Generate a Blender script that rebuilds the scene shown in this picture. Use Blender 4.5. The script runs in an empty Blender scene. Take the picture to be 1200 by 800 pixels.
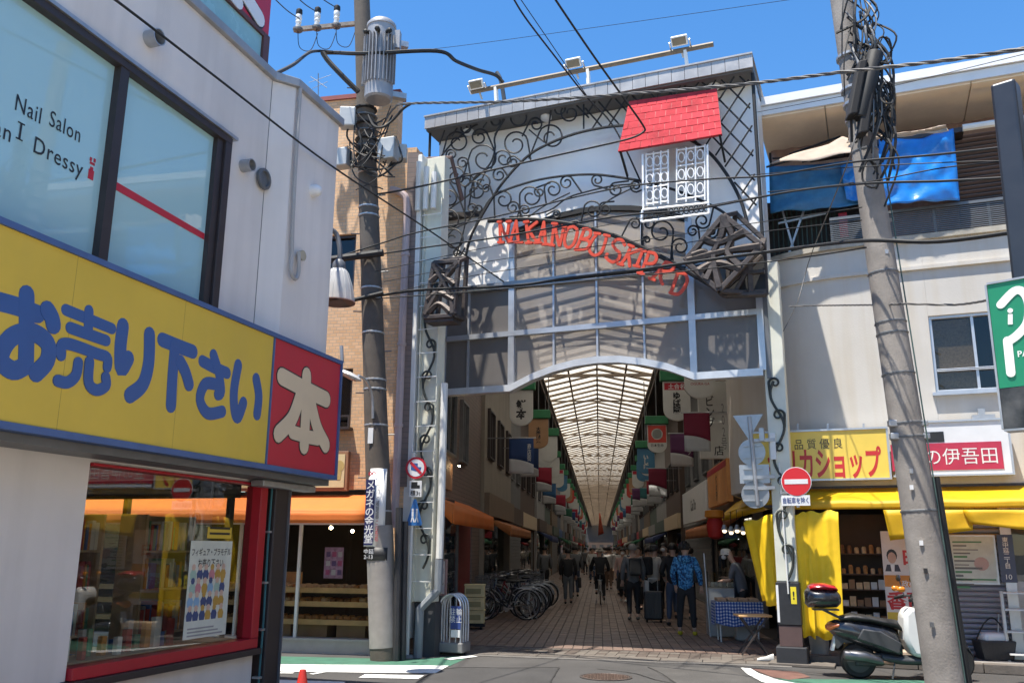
import bpy, bmesh, math, random
from mathutils import Vector as V, Matrix
rnd = random.Random(7)
S = bpy.context.scene
C = S.collection
R = math.radians
# ---------------------------------------------------------------- camera
FPX, PITCH, ROLL = 1030.0, R(13.2), R(0.45)          # focal length in photo pixels (1200 wide)
YAW = math.atan(104.5 / (FPX / math.cos(PITCH)))     # the arcade runs along +Y
EYE = V((0, 0, 1.62))
FW = V((-math.sin(YAW) * math.cos(PITCH), math.cos(YAW) * math.cos(PITCH), math.sin(PITCH)))
_r = V((math.cos(YAW), math.sin(YAW), 0)); _u = _r.cross(FW)
RT = _r * math.cos(ROLL) + _u * math.sin(ROLL)
UP = _u * math.cos(ROLL) - _r * math.sin(ROLL)
cd = bpy.data.cameras.new('camera'); cam = bpy.data.objects.new('camera', cd); C.objects.link(cam)
cd.sensor_fit = 'HORIZONTAL'; cd.sensor_width = 36; cd.lens = FPX * 36 / 1200; cd.clip_start = .05; cd.clip_end = 2000
cam.matrix_world = Matrix(((RT.x, UP.x, -FW.x, EYE.x), (RT.y, UP.y, -FW.y, EYE.y), (RT.z, UP.z, -FW.z, EYE.z), (0, 0, 0, 1)))
S.camera = cam
# ---------------------------------------------------------------- light
SUN_AZ, SUN_EL = math.atan2(-.72, -.69), R(72)
w = bpy.data.worlds.new('World'); S.world = w; w.use_nodes = True
nt = w.node_tree; bg = nt.nodes['Background']
sky = nt.nodes.new('ShaderNodeTexSky'); sky.sky_type = 'NISHITA'; sky.sun_disc = False
sky.sun_elevation = SUN_EL; sky.sun_rotation = SUN_AZ; sky.air_density = 1.0; sky.dust_density = .15; sky.ozone_density = 3.0
hs = nt.nodes.new('ShaderNodeHueSaturation'); hs.inputs['Saturation'].default_value = 1.26; hs.inputs['Value'].default_value = .74
nt.links.new(sky.outputs[0], hs.inputs['Color']); nt.links.new(hs.outputs[0], bg.inputs[0]); bg.inputs[1].default_value = .15
sd = bpy.data.lights.new('sun', 'SUN'); sun = bpy.data.objects.new('sun', sd); C.objects.link(sun)
sd.energy = 4.2; sd.angle = R(.5); sd.color = (1, .94, .84)
sdir = V((math.sin(SUN_AZ) * math.cos(SUN_EL), math.cos(SUN_AZ) * math.cos(SUN_EL), math.sin(SUN_EL)))
sun.rotation_euler = sdir.to_track_quat('Z', 'Y').to_euler(); sun.location = sdir * 40
S.view_settings.view_transform = 'Standard'; S.view_settings.look = 'None'; S.view_settings.exposure = 1.2; S.view_settings.gamma = 1
S.cycles.max_bounces = 10; S.cycles.diffuse_bounces = 5; S.cycles.transparent_max_bounces = 16; S.cycles.use_denoising = True
# ---------------------------------------------------------------- helpers
def ray(x, y):
    return (FW + RT * ((x - 600) / FPX) - UP * ((y - 400) / FPX)).normalized()
def hit(x, y, p0, n):
    d = ray(x, y); return EYE + d * ((p0 - EYE).dot(n) / d.dot(n))
def ground(x, y, z=0.0): return hit(x, y, V((0, 0, z)), V((0, 0, 1)))
def dep(x, y, d):
    """point of the photograph's ray at world depth y = d"""
    return hit(x, y, V((0, d, 0)), V((0, 1, 0)))
Z = V((0, 0, 1))
class Frame:
    def __init__(s, o, u, n, v=None): s.o, s.u, s.n, s.v = V(o), V(u), V(n), V(v) if v else Z.copy()
    def p(s, u, v, n=0.0): return s.o + s.u * u + s.v * v + s.n * n
    def P(s, x, y, off=0.0): return hit(x, y, s.o + s.n * off, s.n)
    def uv(s, x, y, off=0.0):
        q = s.P(x, y, off) - s.o; return q.dot(s.u), q.dot(s.v)
def street(deg, o):
    a = R(deg); return Frame((o[0], o[1], 0), (math.cos(a), -math.sin(a), 0), (-math.sin(a), -math.cos(a), 0))
WORLD = Frame((0, 0, 0), (1, 0, 0), (0, 1, 0))
class MB:
    """collects shapes for one mesh"""
    def __init__(s): s.v, s.f, s.mi = [], [], []
    def add(s, vs, fs, mi=0):
        b = len(s.v); s.v += [V(q) for q in vs]; s.f += [tuple(i + b for i in f) for f in fs]; s.mi += [mi] * len(fs); return s
    def hexa(s, q, mi=0):
        return s.add(q, [(0, 3, 2, 1), (4, 5, 6, 7), (0, 1, 5, 4), (1, 2, 6, 5), (2, 3, 7, 6), (3, 0, 4, 7)], mi)
    def bx(s, fr, u0, u1, v0, v1, n0, n1, mi=0):
        return s.hexa([fr.p(u0, v0, n0), fr.p(u1, v0, n0), fr.p(u1, v1, n0), fr.p(u0, v1, n0), fr.p(u0, v0, n1), fr.p(u1, v0, n1), fr.p(u1, v1, n1), fr.p(u0, v1, n1)], mi)
    def box(s, c, sz, rz=0.0, mi=0):
        c = V(c); a = V((math.cos(rz), math.sin(rz), 0)) * (sz[0] / 2); b = V((-math.sin(rz), math.cos(rz), 0)) * (sz[1] / 2); h = Z * (sz[2] / 2)
        return s.hexa([c - a - b - h, c + a - b - h, c + a + b - h, c - a + b - h, c - a - b + h, c + a - b + h, c + a + b + h, c - a + b + h], mi)
    def prism(s, fr, pts, n0, n1, mi=0):
        k = len(pts)
        vs = [fr.p(a, b, n0) for a, b in pts] + [fr.p(a, b, n1) for a, b in pts]
        return s.add(vs, [tuple(range(k))[::-1], tuple(range(k, 2 * k))] + [(i, (i + 1) % k, k + (i + 1) % k, k + i) for i in range(k)], mi)
    def bar(s, a, b, w_, h_=None, up=Z, mi=0):
        a, b = V(a), V(b); d = (b - a).normalized(); h_ = h_ or w_
        x = d.cross(up); x = x.normalized() if x.length > 1e-4 else V((1, 0, 0)); y = x.cross(d).normalized()
        x = x * (w_ / 2); y = y * (h_ / 2)
        return s.hexa([a - x - y, a + x - y, a + x + y, a - x + y, b - x - y, b + x - y, b + x + y, b - x + y], mi)
    def tube(s, pts, r, n=7, caps=True, mi=0):
        pts = [V(q) for q in pts]; m = len(pts)
        rs = r if isinstance(r, (list, tuple)) else [r] * m
        t = [(pts[min(i + 1, m - 1)] - pts[max(i - 1, 0)]).normalized() for i in range(m)]
        x = t[0].orthogonal().normalized(); vs = []
        for i in range(m):
            x = (x - t[i] * x.dot(t[i])); x = x.normalized() if x.length > 1e-6 else t[i].orthogonal().normalized()
            y = t[i].cross(x)
            vs += [pts[i] + x * (rs[i] * math.cos(2 * math.pi * k / n)) + y * (rs[i] * math.sin(2 * math.pi * k / n)) for k in range(n)]
        fs = [(i * n + k, i * n + (k + 1) % n, (i + 1) * n + (k + 1) % n, (i + 1) * n + k) for i in range(m - 1) for k in range(n)]
        if caps: fs += [tuple(range(n))[::-1], tuple(range((m - 1) * n, m * n))]
        return s.add(vs, fs, mi)
    def lathe(s, prof, o=(0, 0, 0), ax=Z, n=20, mi=0):
        """prof: (radius, height) along ax from o"""
        o, ax = V(o), V(ax).normalized(); x = ax.orthogonal().normalized(); y = ax.cross(x); m = len(prof)
        vs = [o + ax * h + x * (r * math.cos(2 * math.pi * k / n)) + y * (r * math.sin(2 * math.pi * k / n)) for r, h in prof for k in range(n)]
        fs = [(i * n + k, i * n + (k + 1) % n, (i + 1) * n + (k + 1) % n, (i + 1) * n + k) for i in range(m - 1) for k in range(n)]
        return s.add(vs, fs + [tuple(range(n))[::-1], tuple(range((m - 1) * n, m * n))], mi)
    def loft(s, rings, caps=True, closed=False, mi=0):
        n = len(rings[0]); m = len(rings); vs = [q for r_ in rings for q in r_]
        fs = [(i * n + k, i * n + (k + 1) % n, (i + 1) % m * n + (k + 1) % n, (i + 1) % m * n + k) for i in range(m if closed else m - 1) for k in range(n)]
        if caps and not closed: fs += [tuple(range(n))[::-1], tuple(range((m - 1) * n, m * n))]
        return s.add(vs, fs, mi)
    def ball(s, c, r, n=10, sc=(1, 1, 1), mi=0):
        c = V(c); rows = n // 2 + 1
        prof = [(math.sin(math.pi * i / rows), -math.cos(math.pi * i / rows)) for i in range(1, rows)]
        vs = [c + V((r * sc[0] * a * math.cos(2 * math.pi * k / n), r * sc[1] * a * math.sin(2 * math.pi * k / n), r * sc[2] * b)) for a, b in prof for k in range(n)]
        m = len(prof)
        fs = [(i * n + k, i * n + (k + 1) % n, (i + 1) * n + (k + 1) % n, (i + 1) * n + k) for i in range(m - 1) for k in range(n)]
        return s.add(vs, fs + [tuple(range(n))[::-1], tuple(range((m - 1) * n, m * n))], mi)
    def grid(s, f, nu, nv, mi=0):
        vs = [f(i / nu, j / nv) for i in range(nu + 1) for j in range(nv + 1)]; k = nv + 1
        return s.add(vs, [(i * k + j, (i + 1) * k + j, (i + 1) * k + j + 1, i * k + j + 1) for i in range(nu) for j in range(nv)], mi)
    def build(s, name, mat, parent=None, smooth=False, bevel=0, angle=40, solid=0):
        me = bpy.data.meshes.new(name)
        off = V((0, 0, 0))
        if parent is None and s.v:
            lo = [min(q[i] for q in s.v) for i in range(3)]; hi = [max(q[i] for q in s.v) for i in range(3)]
            off = V(((lo[0] + hi[0]) / 2, (lo[1] + hi[1]) / 2, lo[2]))
        me.from_pydata([q - off for q in s.v], [], s.f)
        mats = mat if isinstance(mat, (list, tuple)) else [mat]
        for m_ in mats: me.materials.append(m_)
        if len(mats) > 1: me.polygons.foreach_set('material_index', s.mi)
        bm = bmesh.new(); bm.from_mesh(me); bmesh.ops.recalc_face_normals(bm, faces=bm.faces); bm.to_mesh(me); bm.free()
        if smooth:
            me.shade_smooth(); me.set_sharp_from_angle(angle=R(angle))
        o = bpy.data.objects.new(name, me); C.objects.link(o); o.location = off
        if parent is not None: adopt(o, parent)
        if solid:
            md = o.modifiers.new('thick', 'SOLIDIFY'); md.thickness = solid; md.offset = 0
        if bevel:
            md = o.modifiers.new('edge', 'BEVEL'); md.width = bevel; md.segments = 2; md.limit_method = 'ANGLE'; md.angle_limit = R(35)
        return o
def adopt(o, parent):
    o.parent = parent
    if parent.type == 'EMPTY' or parent.parent is None: o.matrix_parent_inverse = parent.matrix_basis.inverted()
def tag(o, label=None, cat=None, group=None, kind=None):
    if label: o['label'] = label
    if cat: o['category'] = cat
    if group: o['group'] = group
    if kind: o['kind'] = kind
    return o
def thing(name, label, cat, loc=(0, 0, 0), group=None, rz=0):
    o = bpy.data.objects.new(name, None); C.objects.link(o); o.location = V(loc); o.rotation_euler = (0, 0, rz); o.empty_display_size = .2
    return tag(o, label, cat, group)
def kids(o): return [c for c in bpy.data.objects if c.parent == o]
_tree = {}
def copy_tree(root, loc, rz, label, group=None, swap=None):
    """a copy of a thing with its parts and sub-parts (mesh data shared)"""
    key = root.name
    if key not in _tree: _tree[key] = [(c, kids(c)) for c in kids(root)]
    r = root.copy(); C.objects.link(r); r.location = V(loc); r.rotation_euler = (0, 0, rz); r['label'] = label
    if group: r['group'] = group
    for c, gs in _tree[key]:
        k = c.copy(); C.objects.link(k); k.parent = r
        if swap and c.name.split('.')[0] in swap:
            k.material_slots[0].link = 'OBJECT'; k.material_slots[0].material = swap[c.name.split('.')[0]]
        for g in gs:
            d = g.copy(); C.objects.link(d); d.parent = k
            if swap and g.name.split('.')[0] in swap:
                d.material_slots[0].link = 'OBJECT'; d.material_slots[0].material = swap[g.name.split('.')[0]]
    return r
def curve_pts(pts, k=6):
    """Catmull-Rom through pts (tuples or Vectors)"""
    pts = [V(q) for q in pts]; out = []
    for i in range(len(pts) - 1):
        a, b, c, d = pts[max(i - 1, 0)], pts[i], pts[i + 1], pts[min(i + 2, len(pts) - 1)]
        for j in range(k):
            t = j / k
            out.append(.5 * (2 * b + (c - a) * t + (2 * a - 5 * b + 4 * c - d) * t * t + (3 * b - a - 3 * c + d) * t ** 3))
    return out + [pts[-1]]
_dg = None
def text(body, fr, u, v, h, mat, parent=None, name='lettering', n=.004, ext=.003, bold=0.0, sx=1.0, align='CENTER', vert=False, rot=0.0, sp=1.0, maxw=None):
    """lettering laid on a frame: (u, v) is the middle of the line, h the height of a capital / kanji"""
    cu = bpy.data.curves.new('t', 'FONT'); cu.body = '\n'.join(body) if vert else body; cu.align_x = align; cu.align_y = 'CENTER'
    cu.resolution_u = 3; cu.offset = bold; cu.space_character = sp
    if vert: cu.space_line = .92
    o = bpy.data.objects.new('t', cu); me = bpy.data.meshes.new_from_object(o)
    bpy.data.objects.remove(o); bpy.data.curves.remove(cu)
    xs = [q.co.x for q in me.vertices]; ys = [q.co.y for q in me.vertices]
    if not xs: return None
    cx, cy = (min(xs) + max(xs)) / 2, (min(ys) + max(ys)) / 2
    if align == 'LEFT': cx = min(xs)
    k = h / .9 if not vert else h / (max(ys) - min(ys))
    if maxw and (max(xs) - min(xs)) * k * sx > maxw: sx = maxw / ((max(xs) - min(xs)) * k)
    ca, sa = math.cos(rot), math.sin(rot); m = MB()
    flat = [((q.co.x - cx) * k * sx, (q.co.y - cy) * k) for q in me.vertices]
    flat = [(a * ca - b * sa + u, a * sa + b * ca + v) for a, b in flat]
    m.add([fr.p(a, b, n + ext) for a, b in flat], [tuple(p_.vertices) for p_ in me.polygons])
    bpy.data.meshes.remove(me)
    return m.build(name, mat, parent)
# ---------------------------------------------------------------- materials
def M(name, col, rough=.6, metal=0.0, var=.12, scale=4.0, bump=0.0, bscale=60.0, streak=0.0, dirt=None, spec=.5, trans=0.0, emit=0.0, coat=0.0, alpha=1.0, grain=0.0):
    m = bpy.data.materials.new(name); m.use_nodes = True; n = m.node_tree.nodes; l = m.node_tree.links
    b = n['Principled BSDF']; b.inputs['Roughness'].default_value = rough; b.inputs['Metallic'].default_value = metal
    b.inputs['Specular IOR Level'].default_value = spec; b.inputs['Coat Weight'].default_value = coat
    b.inputs['Alpha'].default_value = alpha
    c4 = (*col, 1)
    tc = n.new('ShaderNodeTexCoord'); geo = n.new('ShaderNodeNewGeometry')
    src = geo.outputs['Position'] if scale < 0 else tc.outputs['Object']
    no = n.new('ShaderNodeTexNoise'); no.inputs['Scale'].default_value = abs(scale); no.inputs['Detail'].default_value = 5; no.inputs['Roughness'].default_value = .6
    l.new(src, no.inputs['Vector'])
    mr = n.new('ShaderNodeMapRange'); mr.inputs[1].default_value = .3; mr.inputs[2].default_value = .7; mr.inputs[3].default_value = 1 - var; mr.inputs[4].default_value = 1 + var
    l.new(no.outputs[0], mr.inputs[0])
    mx = n.new('ShaderNodeMix'); mx.data_type = 'RGBA'; mx.blend_type = 'MULTIPLY'; mx.inputs[0].default_value = 1
    mx.inputs[6].default_value = c4; l.new(mr.outputs[0], mx.inputs[7]); out = mx.outputs[2]
    if streak:
        mp = n.new('ShaderNodeMapping'); mp.inputs['Scale'].default_value = (2.6, 2.6, .16); l.new(src, mp.inputs[0])
        n2 = n.new('ShaderNodeTexNoise'); n2.inputs['Scale'].default_value = 1.6; n2.inputs['Detail'].default_value = 4; l.new(mp.outputs[0], n2.inputs['Vector'])
        m2 = n.new('ShaderNodeMapRange'); m2.inputs[1].default_value = .48; m2.inputs[2].default_value = .78; m2.inputs[3].default_value = 0; m2.inputs[4].default_value = streak; l.new(n2.outputs[0], m2.inputs[0])
        x2 = n.new('ShaderNodeMix'); x2.data_type = 'RGBA'; l.new(m2.outputs[0], x2.inputs[0]); l.new(out, x2.inputs[6])
        x2.inputs[7].default_value = (*(dirt or tuple(c * .35 for c in col)), 1); out = x2.outputs[2]
    if grain:
        ng = n.new('ShaderNodeTexNoise'); ng.inputs['Scale'].default_value = 70; ng.inputs['Detail'].default_value = 4; ng.inputs['Roughness'].default_value = .8; l.new(src, ng.inputs['Vector'])
        mg = n.new('ShaderNodeMapRange'); mg.inputs[1].default_value = .3; mg.inputs[2].default_value = .7; mg.inputs[3].default_value = 1 - grain; mg.inputs[4].default_value = 1 + grain; l.new(ng.outputs[0], mg.inputs[0])
        xg = n.new('ShaderNodeMix'); xg.data_type = 'RGBA'; xg.blend_type = 'MULTIPLY'; xg.inputs[0].default_value = 1; l.new(out, xg.inputs[6]); l.new(mg.outputs[0], xg.inputs[7]); out = xg.outputs[2]
    l.new(out, b.inputs['Base Color'])
    if bump:
        nb = n.new('ShaderNodeTexNoise'); nb.inputs['Scale'].default_value = bscale; nb.inputs['Detail'].default_value = 3; l.new(src, nb.inputs['Vector'])
        bp = n.new('ShaderNodeBump'); bp.inputs['Strength'].default_value = bump; bp.inputs['Distance'].default_value = .01; l.new(nb.outputs[0], bp.inputs['Height']); l.new(bp.outputs[0], b.inputs['Normal'])
    rr = n.new('ShaderNodeMapRange'); rr.inputs[3].default_value = max(0, rough - .08); rr.inputs[4].default_value = min(1, rough + .1); l.new(no.outputs[0], rr.inputs[0]); l.new(rr.outputs[0], b.inputs['Roughness'])
    if emit:
        b.inputs['Emission Color'].default_value = c4; b.inputs['Emission Strength'].default_value = emit
    if trans:
        t = n.new('ShaderNodeBsdfTranslucent'); l.new(out, t.inputs[0]); ms = n.new('ShaderNodeMixShader'); ms.inputs[0].default_value = trans
        l.new(b.outputs[0], ms.inputs[1]); l.new(t.outputs[0], ms.inputs[2]); l.new(ms.outputs[0], n['Material Output'].inputs[0])
    return m
def glass(name, tint=(1, 1, 1), ior=1.5, rough=0.0, body=None, bodyf=0.0):
    """clear pane: see-through, Fresnel mirror; body mixes in a milky film"""
    m = bpy.data.materials.new(name); m.use_nodes = True; n = m.node_tree.nodes; l = m.node_tree.links; n.remove(n['Principled BSDF'])
    t = n.new('ShaderNodeBsdfTransparent'); t.inputs[0].default_value = (*tint, 1)
    src = t.outputs[0]
    if body:
        d = n.new('ShaderNodeBsdfDiffuse'); d.inputs[0].default_value = (*body, 1)
        tl = n.new('ShaderNodeBsdfTranslucent'); tl.inputs[0].default_value = (*body, 1)
        a = n.new('ShaderNodeMixShader'); a.inputs[0].default_value = .08; l.new(d.outputs[0], a.inputs[1]); l.new(tl.outputs[0], a.inputs[2])
        q = n.new('ShaderNodeMixShader'); q.inputs[0].default_value = bodyf; l.new(src, q.inputs[1]); l.new(a.outputs[0], q.inputs[2]); src = q.outputs[0]
    g = n.new('ShaderNodeBsdfGlossy'); g.inputs['Roughness'].default_value = rough
    f = n.new('ShaderNodeFresnel'); f.inputs[0].default_value = ior
    ge = n.new('ShaderNodeNewGeometry'); mk = n.new('ShaderNodeMath'); mk.operation = 'MULTIPLY_ADD'; mk.inputs[1].default_value = -1; mk.inputs[2].default_value = 1; l.new(ge.outputs['Backfacing'], mk.inputs[0])
    mf = n.new('ShaderNodeMath'); mf.operation = 'MULTIPLY'; l.new(f.outputs[0], mf.inputs[0]); l.new(mk.outputs[0], mf.inputs[1])   # the far face of a pane must not mirror the ray back inside
    x = n.new('ShaderNodeMixShader'); l.new(mf.outputs[0], x.inputs[0]); l.new(src, x.inputs[1]); l.new(g.outputs[0], x.inputs[2])
    l.new(x.outputs[0], n['Material Output'].inputs[0])
    return m
def brick_mat(name, deg, bw, bh, c1, c2, mortar, rough=.6, bump=.5, m_=.08):
    """small facing tiles on a vertical wall whose direction is deg clockwise of +X"""
    m = M(name, c1, rough, var=.1, scale=-1.5); n = m.node_tree.nodes; l = m.node_tree.links; b = n['Principled BSDF']
    geo = n.new('ShaderNodeNewGeometry'); vr = n.new('ShaderNodeVectorRotate'); vr.rotation_type = 'Z_AXIS'; vr.inputs['Angle'].default_value = R(deg)
    l.new(geo.outputs['Position'], vr.inputs['Vector']); sx = n.new('ShaderNodeSeparateXYZ'); l.new(vr.outputs[0], sx.inputs[0])
    cb = n.new('ShaderNodeCombineXYZ'); l.new(sx.outputs[0], cb.inputs[0]); l.new(sx.outputs[2], cb.inputs[1])
    t = n.new('ShaderNodeTexBrick'); t.offset = .5; t.inputs['Color1'].default_value = (*c1, 1); t.inputs['Color2'].default_value = (*c2, 1); t.inputs['Mortar'].default_value = (*mortar, 1)
    t.inputs['Scale'].default_value = 1; t.inputs['Brick Width'].default_value = bw; t.inputs['Row Height'].default_value = bh; t.inputs['Mortar Size'].default_value = bh * m_; t.inputs['Bias'].default_value = 0
    l.new(cb.outputs[0], t.inputs['Vector'])
    mx = [q for q in n if q.bl_idname == 'ShaderNodeMix'][0]; l.new(t.outputs[0], mx.inputs[6])
    bp = n.new('ShaderNodeBump'); bp.invert = True; bp.inputs['Strength'].default_value = bump; bp.inputs['Distance'].default_value = .01; l.new(t.outputs['Fac'], bp.inputs['Height']); l.new(bp.outputs[0], b.inputs['Normal'])
    return m
ASPH = M('asphalt', (.058, .055, .053), .85, var=.26, scale=-.9, bump=.6, bscale=110, grain=.4)
PAINT = M('road_paint', (.62, .62, .60), .6, var=.3, scale=-5, bump=.3, bscale=90, grain=.22)
GREENP = M('green_paint', (.045, .135, .09), .75, var=.2, scale=-5, bump=.25, bscale=90)
REDP = M('brown_paint', (.14, .07, .055), .75, var=.2, scale=-5, bump=.25, bscale=90)
TILES = [M('paver_tile', c, .6, var=.16, scale=-9, bump=.15) for c in [(.155, .105, .083), (.13, .088, .07), (.18, .125, .1)]]
GROUT = M('grout', (.05, .043, .038), .9, scale=-6)
KERB = M('kerb_stone', (.125, .108, .092), .85, var=.2, scale=-5, bump=.3, bscale=40)
CONC = M('concrete', (.22, .21, .195), .85, var=.18, scale=-3, bump=.25, bscale=40, streak=.35)
WALLW = M('white_wall', (.70, .66, .62), .75, var=.10, scale=-.55, bump=.14, bscale=140, streak=.34, dirt=(.45, .42, .39))
PLAST = M('cream_plaster', (.57, .54, .49), .8, var=.07, scale=-.9, bump=.2, bscale=50, streak=.42, dirt=(.44, .35, .22))
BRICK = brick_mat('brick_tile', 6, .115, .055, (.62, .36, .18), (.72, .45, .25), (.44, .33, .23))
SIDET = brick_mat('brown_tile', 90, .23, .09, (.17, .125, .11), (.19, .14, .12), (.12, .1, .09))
STEEL = M('galvanised_steel', (.42, .43, .44), .45, .7, var=.15, scale=8)
ALU = M('aluminium', (.52, .54, .57), .38, .6, var=.08, scale=6)
BROWNM = M('bronze_metal', (.055, .045, .045), .45, .4, var=.1, scale=5)
GREYM = M('grey_metal', (.16, .165, .17), .5, .5, var=.12, scale=5)
IRON = M('black_iron', (.012, .012, .013), .6, .1, var=.15, scale=12)
RUSTI = M('dark_cast_metal', (.075, .062, .057), .55, .5, var=.3, scale=9, bump=.3, bscale=30)
BLACK = M('black_rubber', (.011, .011, .011), .65, var=.15)
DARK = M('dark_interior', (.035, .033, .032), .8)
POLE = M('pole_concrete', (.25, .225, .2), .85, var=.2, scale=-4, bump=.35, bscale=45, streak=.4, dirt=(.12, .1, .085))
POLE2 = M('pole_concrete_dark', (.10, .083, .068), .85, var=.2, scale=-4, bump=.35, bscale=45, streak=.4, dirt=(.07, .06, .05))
WHITEP = M('white_paint', (.72, .72, .69), .5, var=.05, scale=-3, streak=.18, dirt=(.5, .42, .3))
WPANEL = M('white_panel', (.90, .87, .82), .35, var=.04, scale=-1, streak=.06, dirt=(.4, .4, .4), coat=.3)
IVORY = M('ivory_paint', (.66, .66, .56), .5, var=.06, scale=-3, streak=.35, dirt=(.42, .30, .15))
def C_(name, c, r=.55, **k): return M(name, c, r, **k)
YEL = C_('sign_yellow', (.66, .46, .055), .35, var=.06, streak=.16, dirt=(.50, .36, .08), scale=-1.1)
BLUE = C_('sign_blue', (.035, .10, .30), .4, var=.05)
RED = C_('sign_red', (.50, .02, .04), .4, var=.05)
CREAM = C_('sign_cream', (.68, .54, .36), .4, var=.04)
WHITE = C_('sign_white', (.75, .75, .74), .4, var=.05)
BLK = C_('sign_black', (.02, .02, .022), .4)
# ---------------------------------------------------------------- frames
Gf = street(16.6, (2.71, 13.67))                       # the arcade gate
_a = R(11.5); _d = ray(298, 757); _l0 = EYE + _d * ((.65 - 1.62) / _d.z)
Lf = Frame((_l0.x, _l0.y, 0), (math.sin(_a), math.cos(_a), 0), (math.cos(_a), -math.sin(_a), 0))   # wall of the white bookshop
Rf = street(16.6, ground(1100, 765, .15)[:2])         # front of the cream building
Bf = street(6, ground(437, 767.4)[:2])                  # front of the brick building
XL, XR = -2.97, 3.25                                  # the two rows of facades in the arcade
AL = Frame((XL, 0, 0), (0, 1, 0), (1, 0, 0))
AR = Frame((XR, 0, 0), (0, -1, 0), (-1, 0, 0))
Kf = street(8, (0, 15.2))                             # front edge of the arcade paving
def sheet(name, pts, z, mat, label=None, kind='structure', t=.0):
    m = MB(); k = len(pts); m.add([V((q[0], q[1], z)) for q in pts], [tuple(range(k))])
    return tag(m.build(name, mat), label, None, None, kind)
# ---------------------------------------------------------------- ground
sheet('road', [(-450, -450), (450, -450), (450, 450), (-450, 450)], 0, ASPH)
# paving of the arcade: single tiles in front, then joined ones, then the material
pav = MB().add([Kf.p(-8, 0, 0) + Z * .004, Kf.p(8, 0, 0) + Z * .004, V((8, 260, .004)), V((-8, 260, .004))], [(0, 1, 2, 3)]).build('arcade_pavement', None or GROUT)
tag(pav, kind='structure')
TW, TL = .165, .215
def tile_geo(m, x, y, mi=0, z=.016):
    g = .006; dz = rnd.uniform(-.0015, .0015)
    a = [V((x + g, y + g, .004)), V((x + TW - g, y + g, .004)), V((x + TW - g, y + TL - g, .004)), V((x + g, y + TL - g, .004))]
    return m.hexa(a + [q + Z * (z - .004 + dz) + (V((x + TW / 2, y + TL / 2, q.z)) - q) * .02 for q in a], mi)
def front(x): return 15.2 - math.tan(R(8)) * x + .02
n_single = 0; rest = MB(); tmesh = []
for i in range(3):
    m = MB(); tile_geo(m, -TW / 2, -TL / 2); o = m.build('tile', TILES[i], pav); tmesh.append(o.data); bpy.data.objects.remove(o)
cells = []
ncol = int((XR - XL) / TW)
for c in range(ncol):
    x = XL + .03 + c * TW; y = front(x)
    for r_ in range(int((70 - y) / TL)): cells.append((y + r_ * TL, x))
cells.sort()
for k, (y, x) in enumerate(cells):
    pick = rnd.choice((0, 0, 1, 2))
    if k < 300:
        o = bpy.data.objects.new('tile', tmesh[pick]); C.objects.link(o); o.parent = pav; o.matrix_parent_inverse = Matrix.Translation(-pav.location)
        o.location = (x + TW / 2, y + TL / 2, 0)
    else: tile_geo(rest, x, y, pick)
tag(rest.build('tile_field', TILES, pav), kind='stuff')
far = MB().add([V((XL, 70, .014)), V((XR, 70, .014)), V((XR, 260, .014)), V((XL, 260, .014))], [(0, 1, 2, 3)]).build('far_paving', TILES[0], pav)
# paver strip and kerb stones in front of it
strip = MB()
for i in range(46):
    for j in range(4): 
        u0 = -3.2 + i * .16
        strip.bx(Kf, u0 + .004, u0 + .155, 0, .010 + rnd.random() * .002, .02 + j * .2, .212 + j * .2, rnd.choice((0, 1)))
tag(strip.build('paver_strip', [M('paver_dull', (.085, .066, .055), .8, var=.25, scale=-6, bump=.2), KERB], pav), kind='stuff')
kerb = MB().bx(Kf, -3.6, 3.4, 0, .006, .83, .85).build('kerb', GROUT); tag(kerb, kind='structure')
for i in range(10):
    MB().bx(Kf, -3.3 + i * .62, -3.3 + i * .62 + .61, 0, .022, .86, 1.18).build('kerb_stone', KERB, kerb, bevel=.006)
MB().bx(Kf, -3.3, 2.9, 0, .012, 1.19, 1.36).build('gutter_slab', M('gutter_concrete', (.13, .12, .11), .9, var=.25, scale=-4, bump=.3, grain=.3), kerb)
def gpoly(name, px, z, mat): return sheet(name, [ground(x, y)[:2] for x, y in px], z, mat)
gpoly('green_road_strip', [(250, 767), (477, 772), (552, 768.5), (527, 780), (250, 776.5)], .004, GREENP)
gpoly('road_marking', [(250, 777.5), (526, 780), (510, 789), (250, 786)], .008, PAINT)
gpoly('road_marking', [(520, 772), (553, 768.2), (560, 769.6), (528, 773.6)], .012, PAINT)
gpoly('road_marking', [(428, 790), (497, 791.5), (490, 795.5), (420, 794)], .008, PAINT)
gpoly('road_marking', [(300, 787.2), (345, 788), (343, 789.2), (298, 788.6)], .008, PAINT)
gpoly('road_marking', [(362, 789.5), (378, 787), (382, 787.6), (367, 790.3)], .008, PAINT)
gpoly('road_marking', [(250, 794), (405, 799), (398, 806), (250, 803)], .008, PAINT)
gpoly('road_marking', [(868, 782.3), (880, 783.2), (889, 789), (912, 796.5), (960, 806), (920, 806), (893, 799), (876, 790)], .008, PAINT)
gpoly('brown_road_strip', [(881, 783.5), (935, 787), (950, 793), (925, 796.5), (905, 793)], .006, REDP)
gpoly('green_road_strip', [(908, 795), (1075, 797), (1200, 806), (965, 807)], .005, GREENP)
gpoly('road_patch', [(520, 783), (655, 781.5), (640, 806), (480, 806)], .003, M('asphalt_patch', (.047, .045, .044), .9, var=.2, scale=-2, bump=.6, bscale=110, grain=.4))
gpoly('road_patch', [(760, 781), (850, 782), (905, 806), (800, 806)], .003, M('asphalt_worn', (.068, .064, .06), .85, var=.25, scale=-2, bump=.6, bscale=110, grain=.45))
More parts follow.
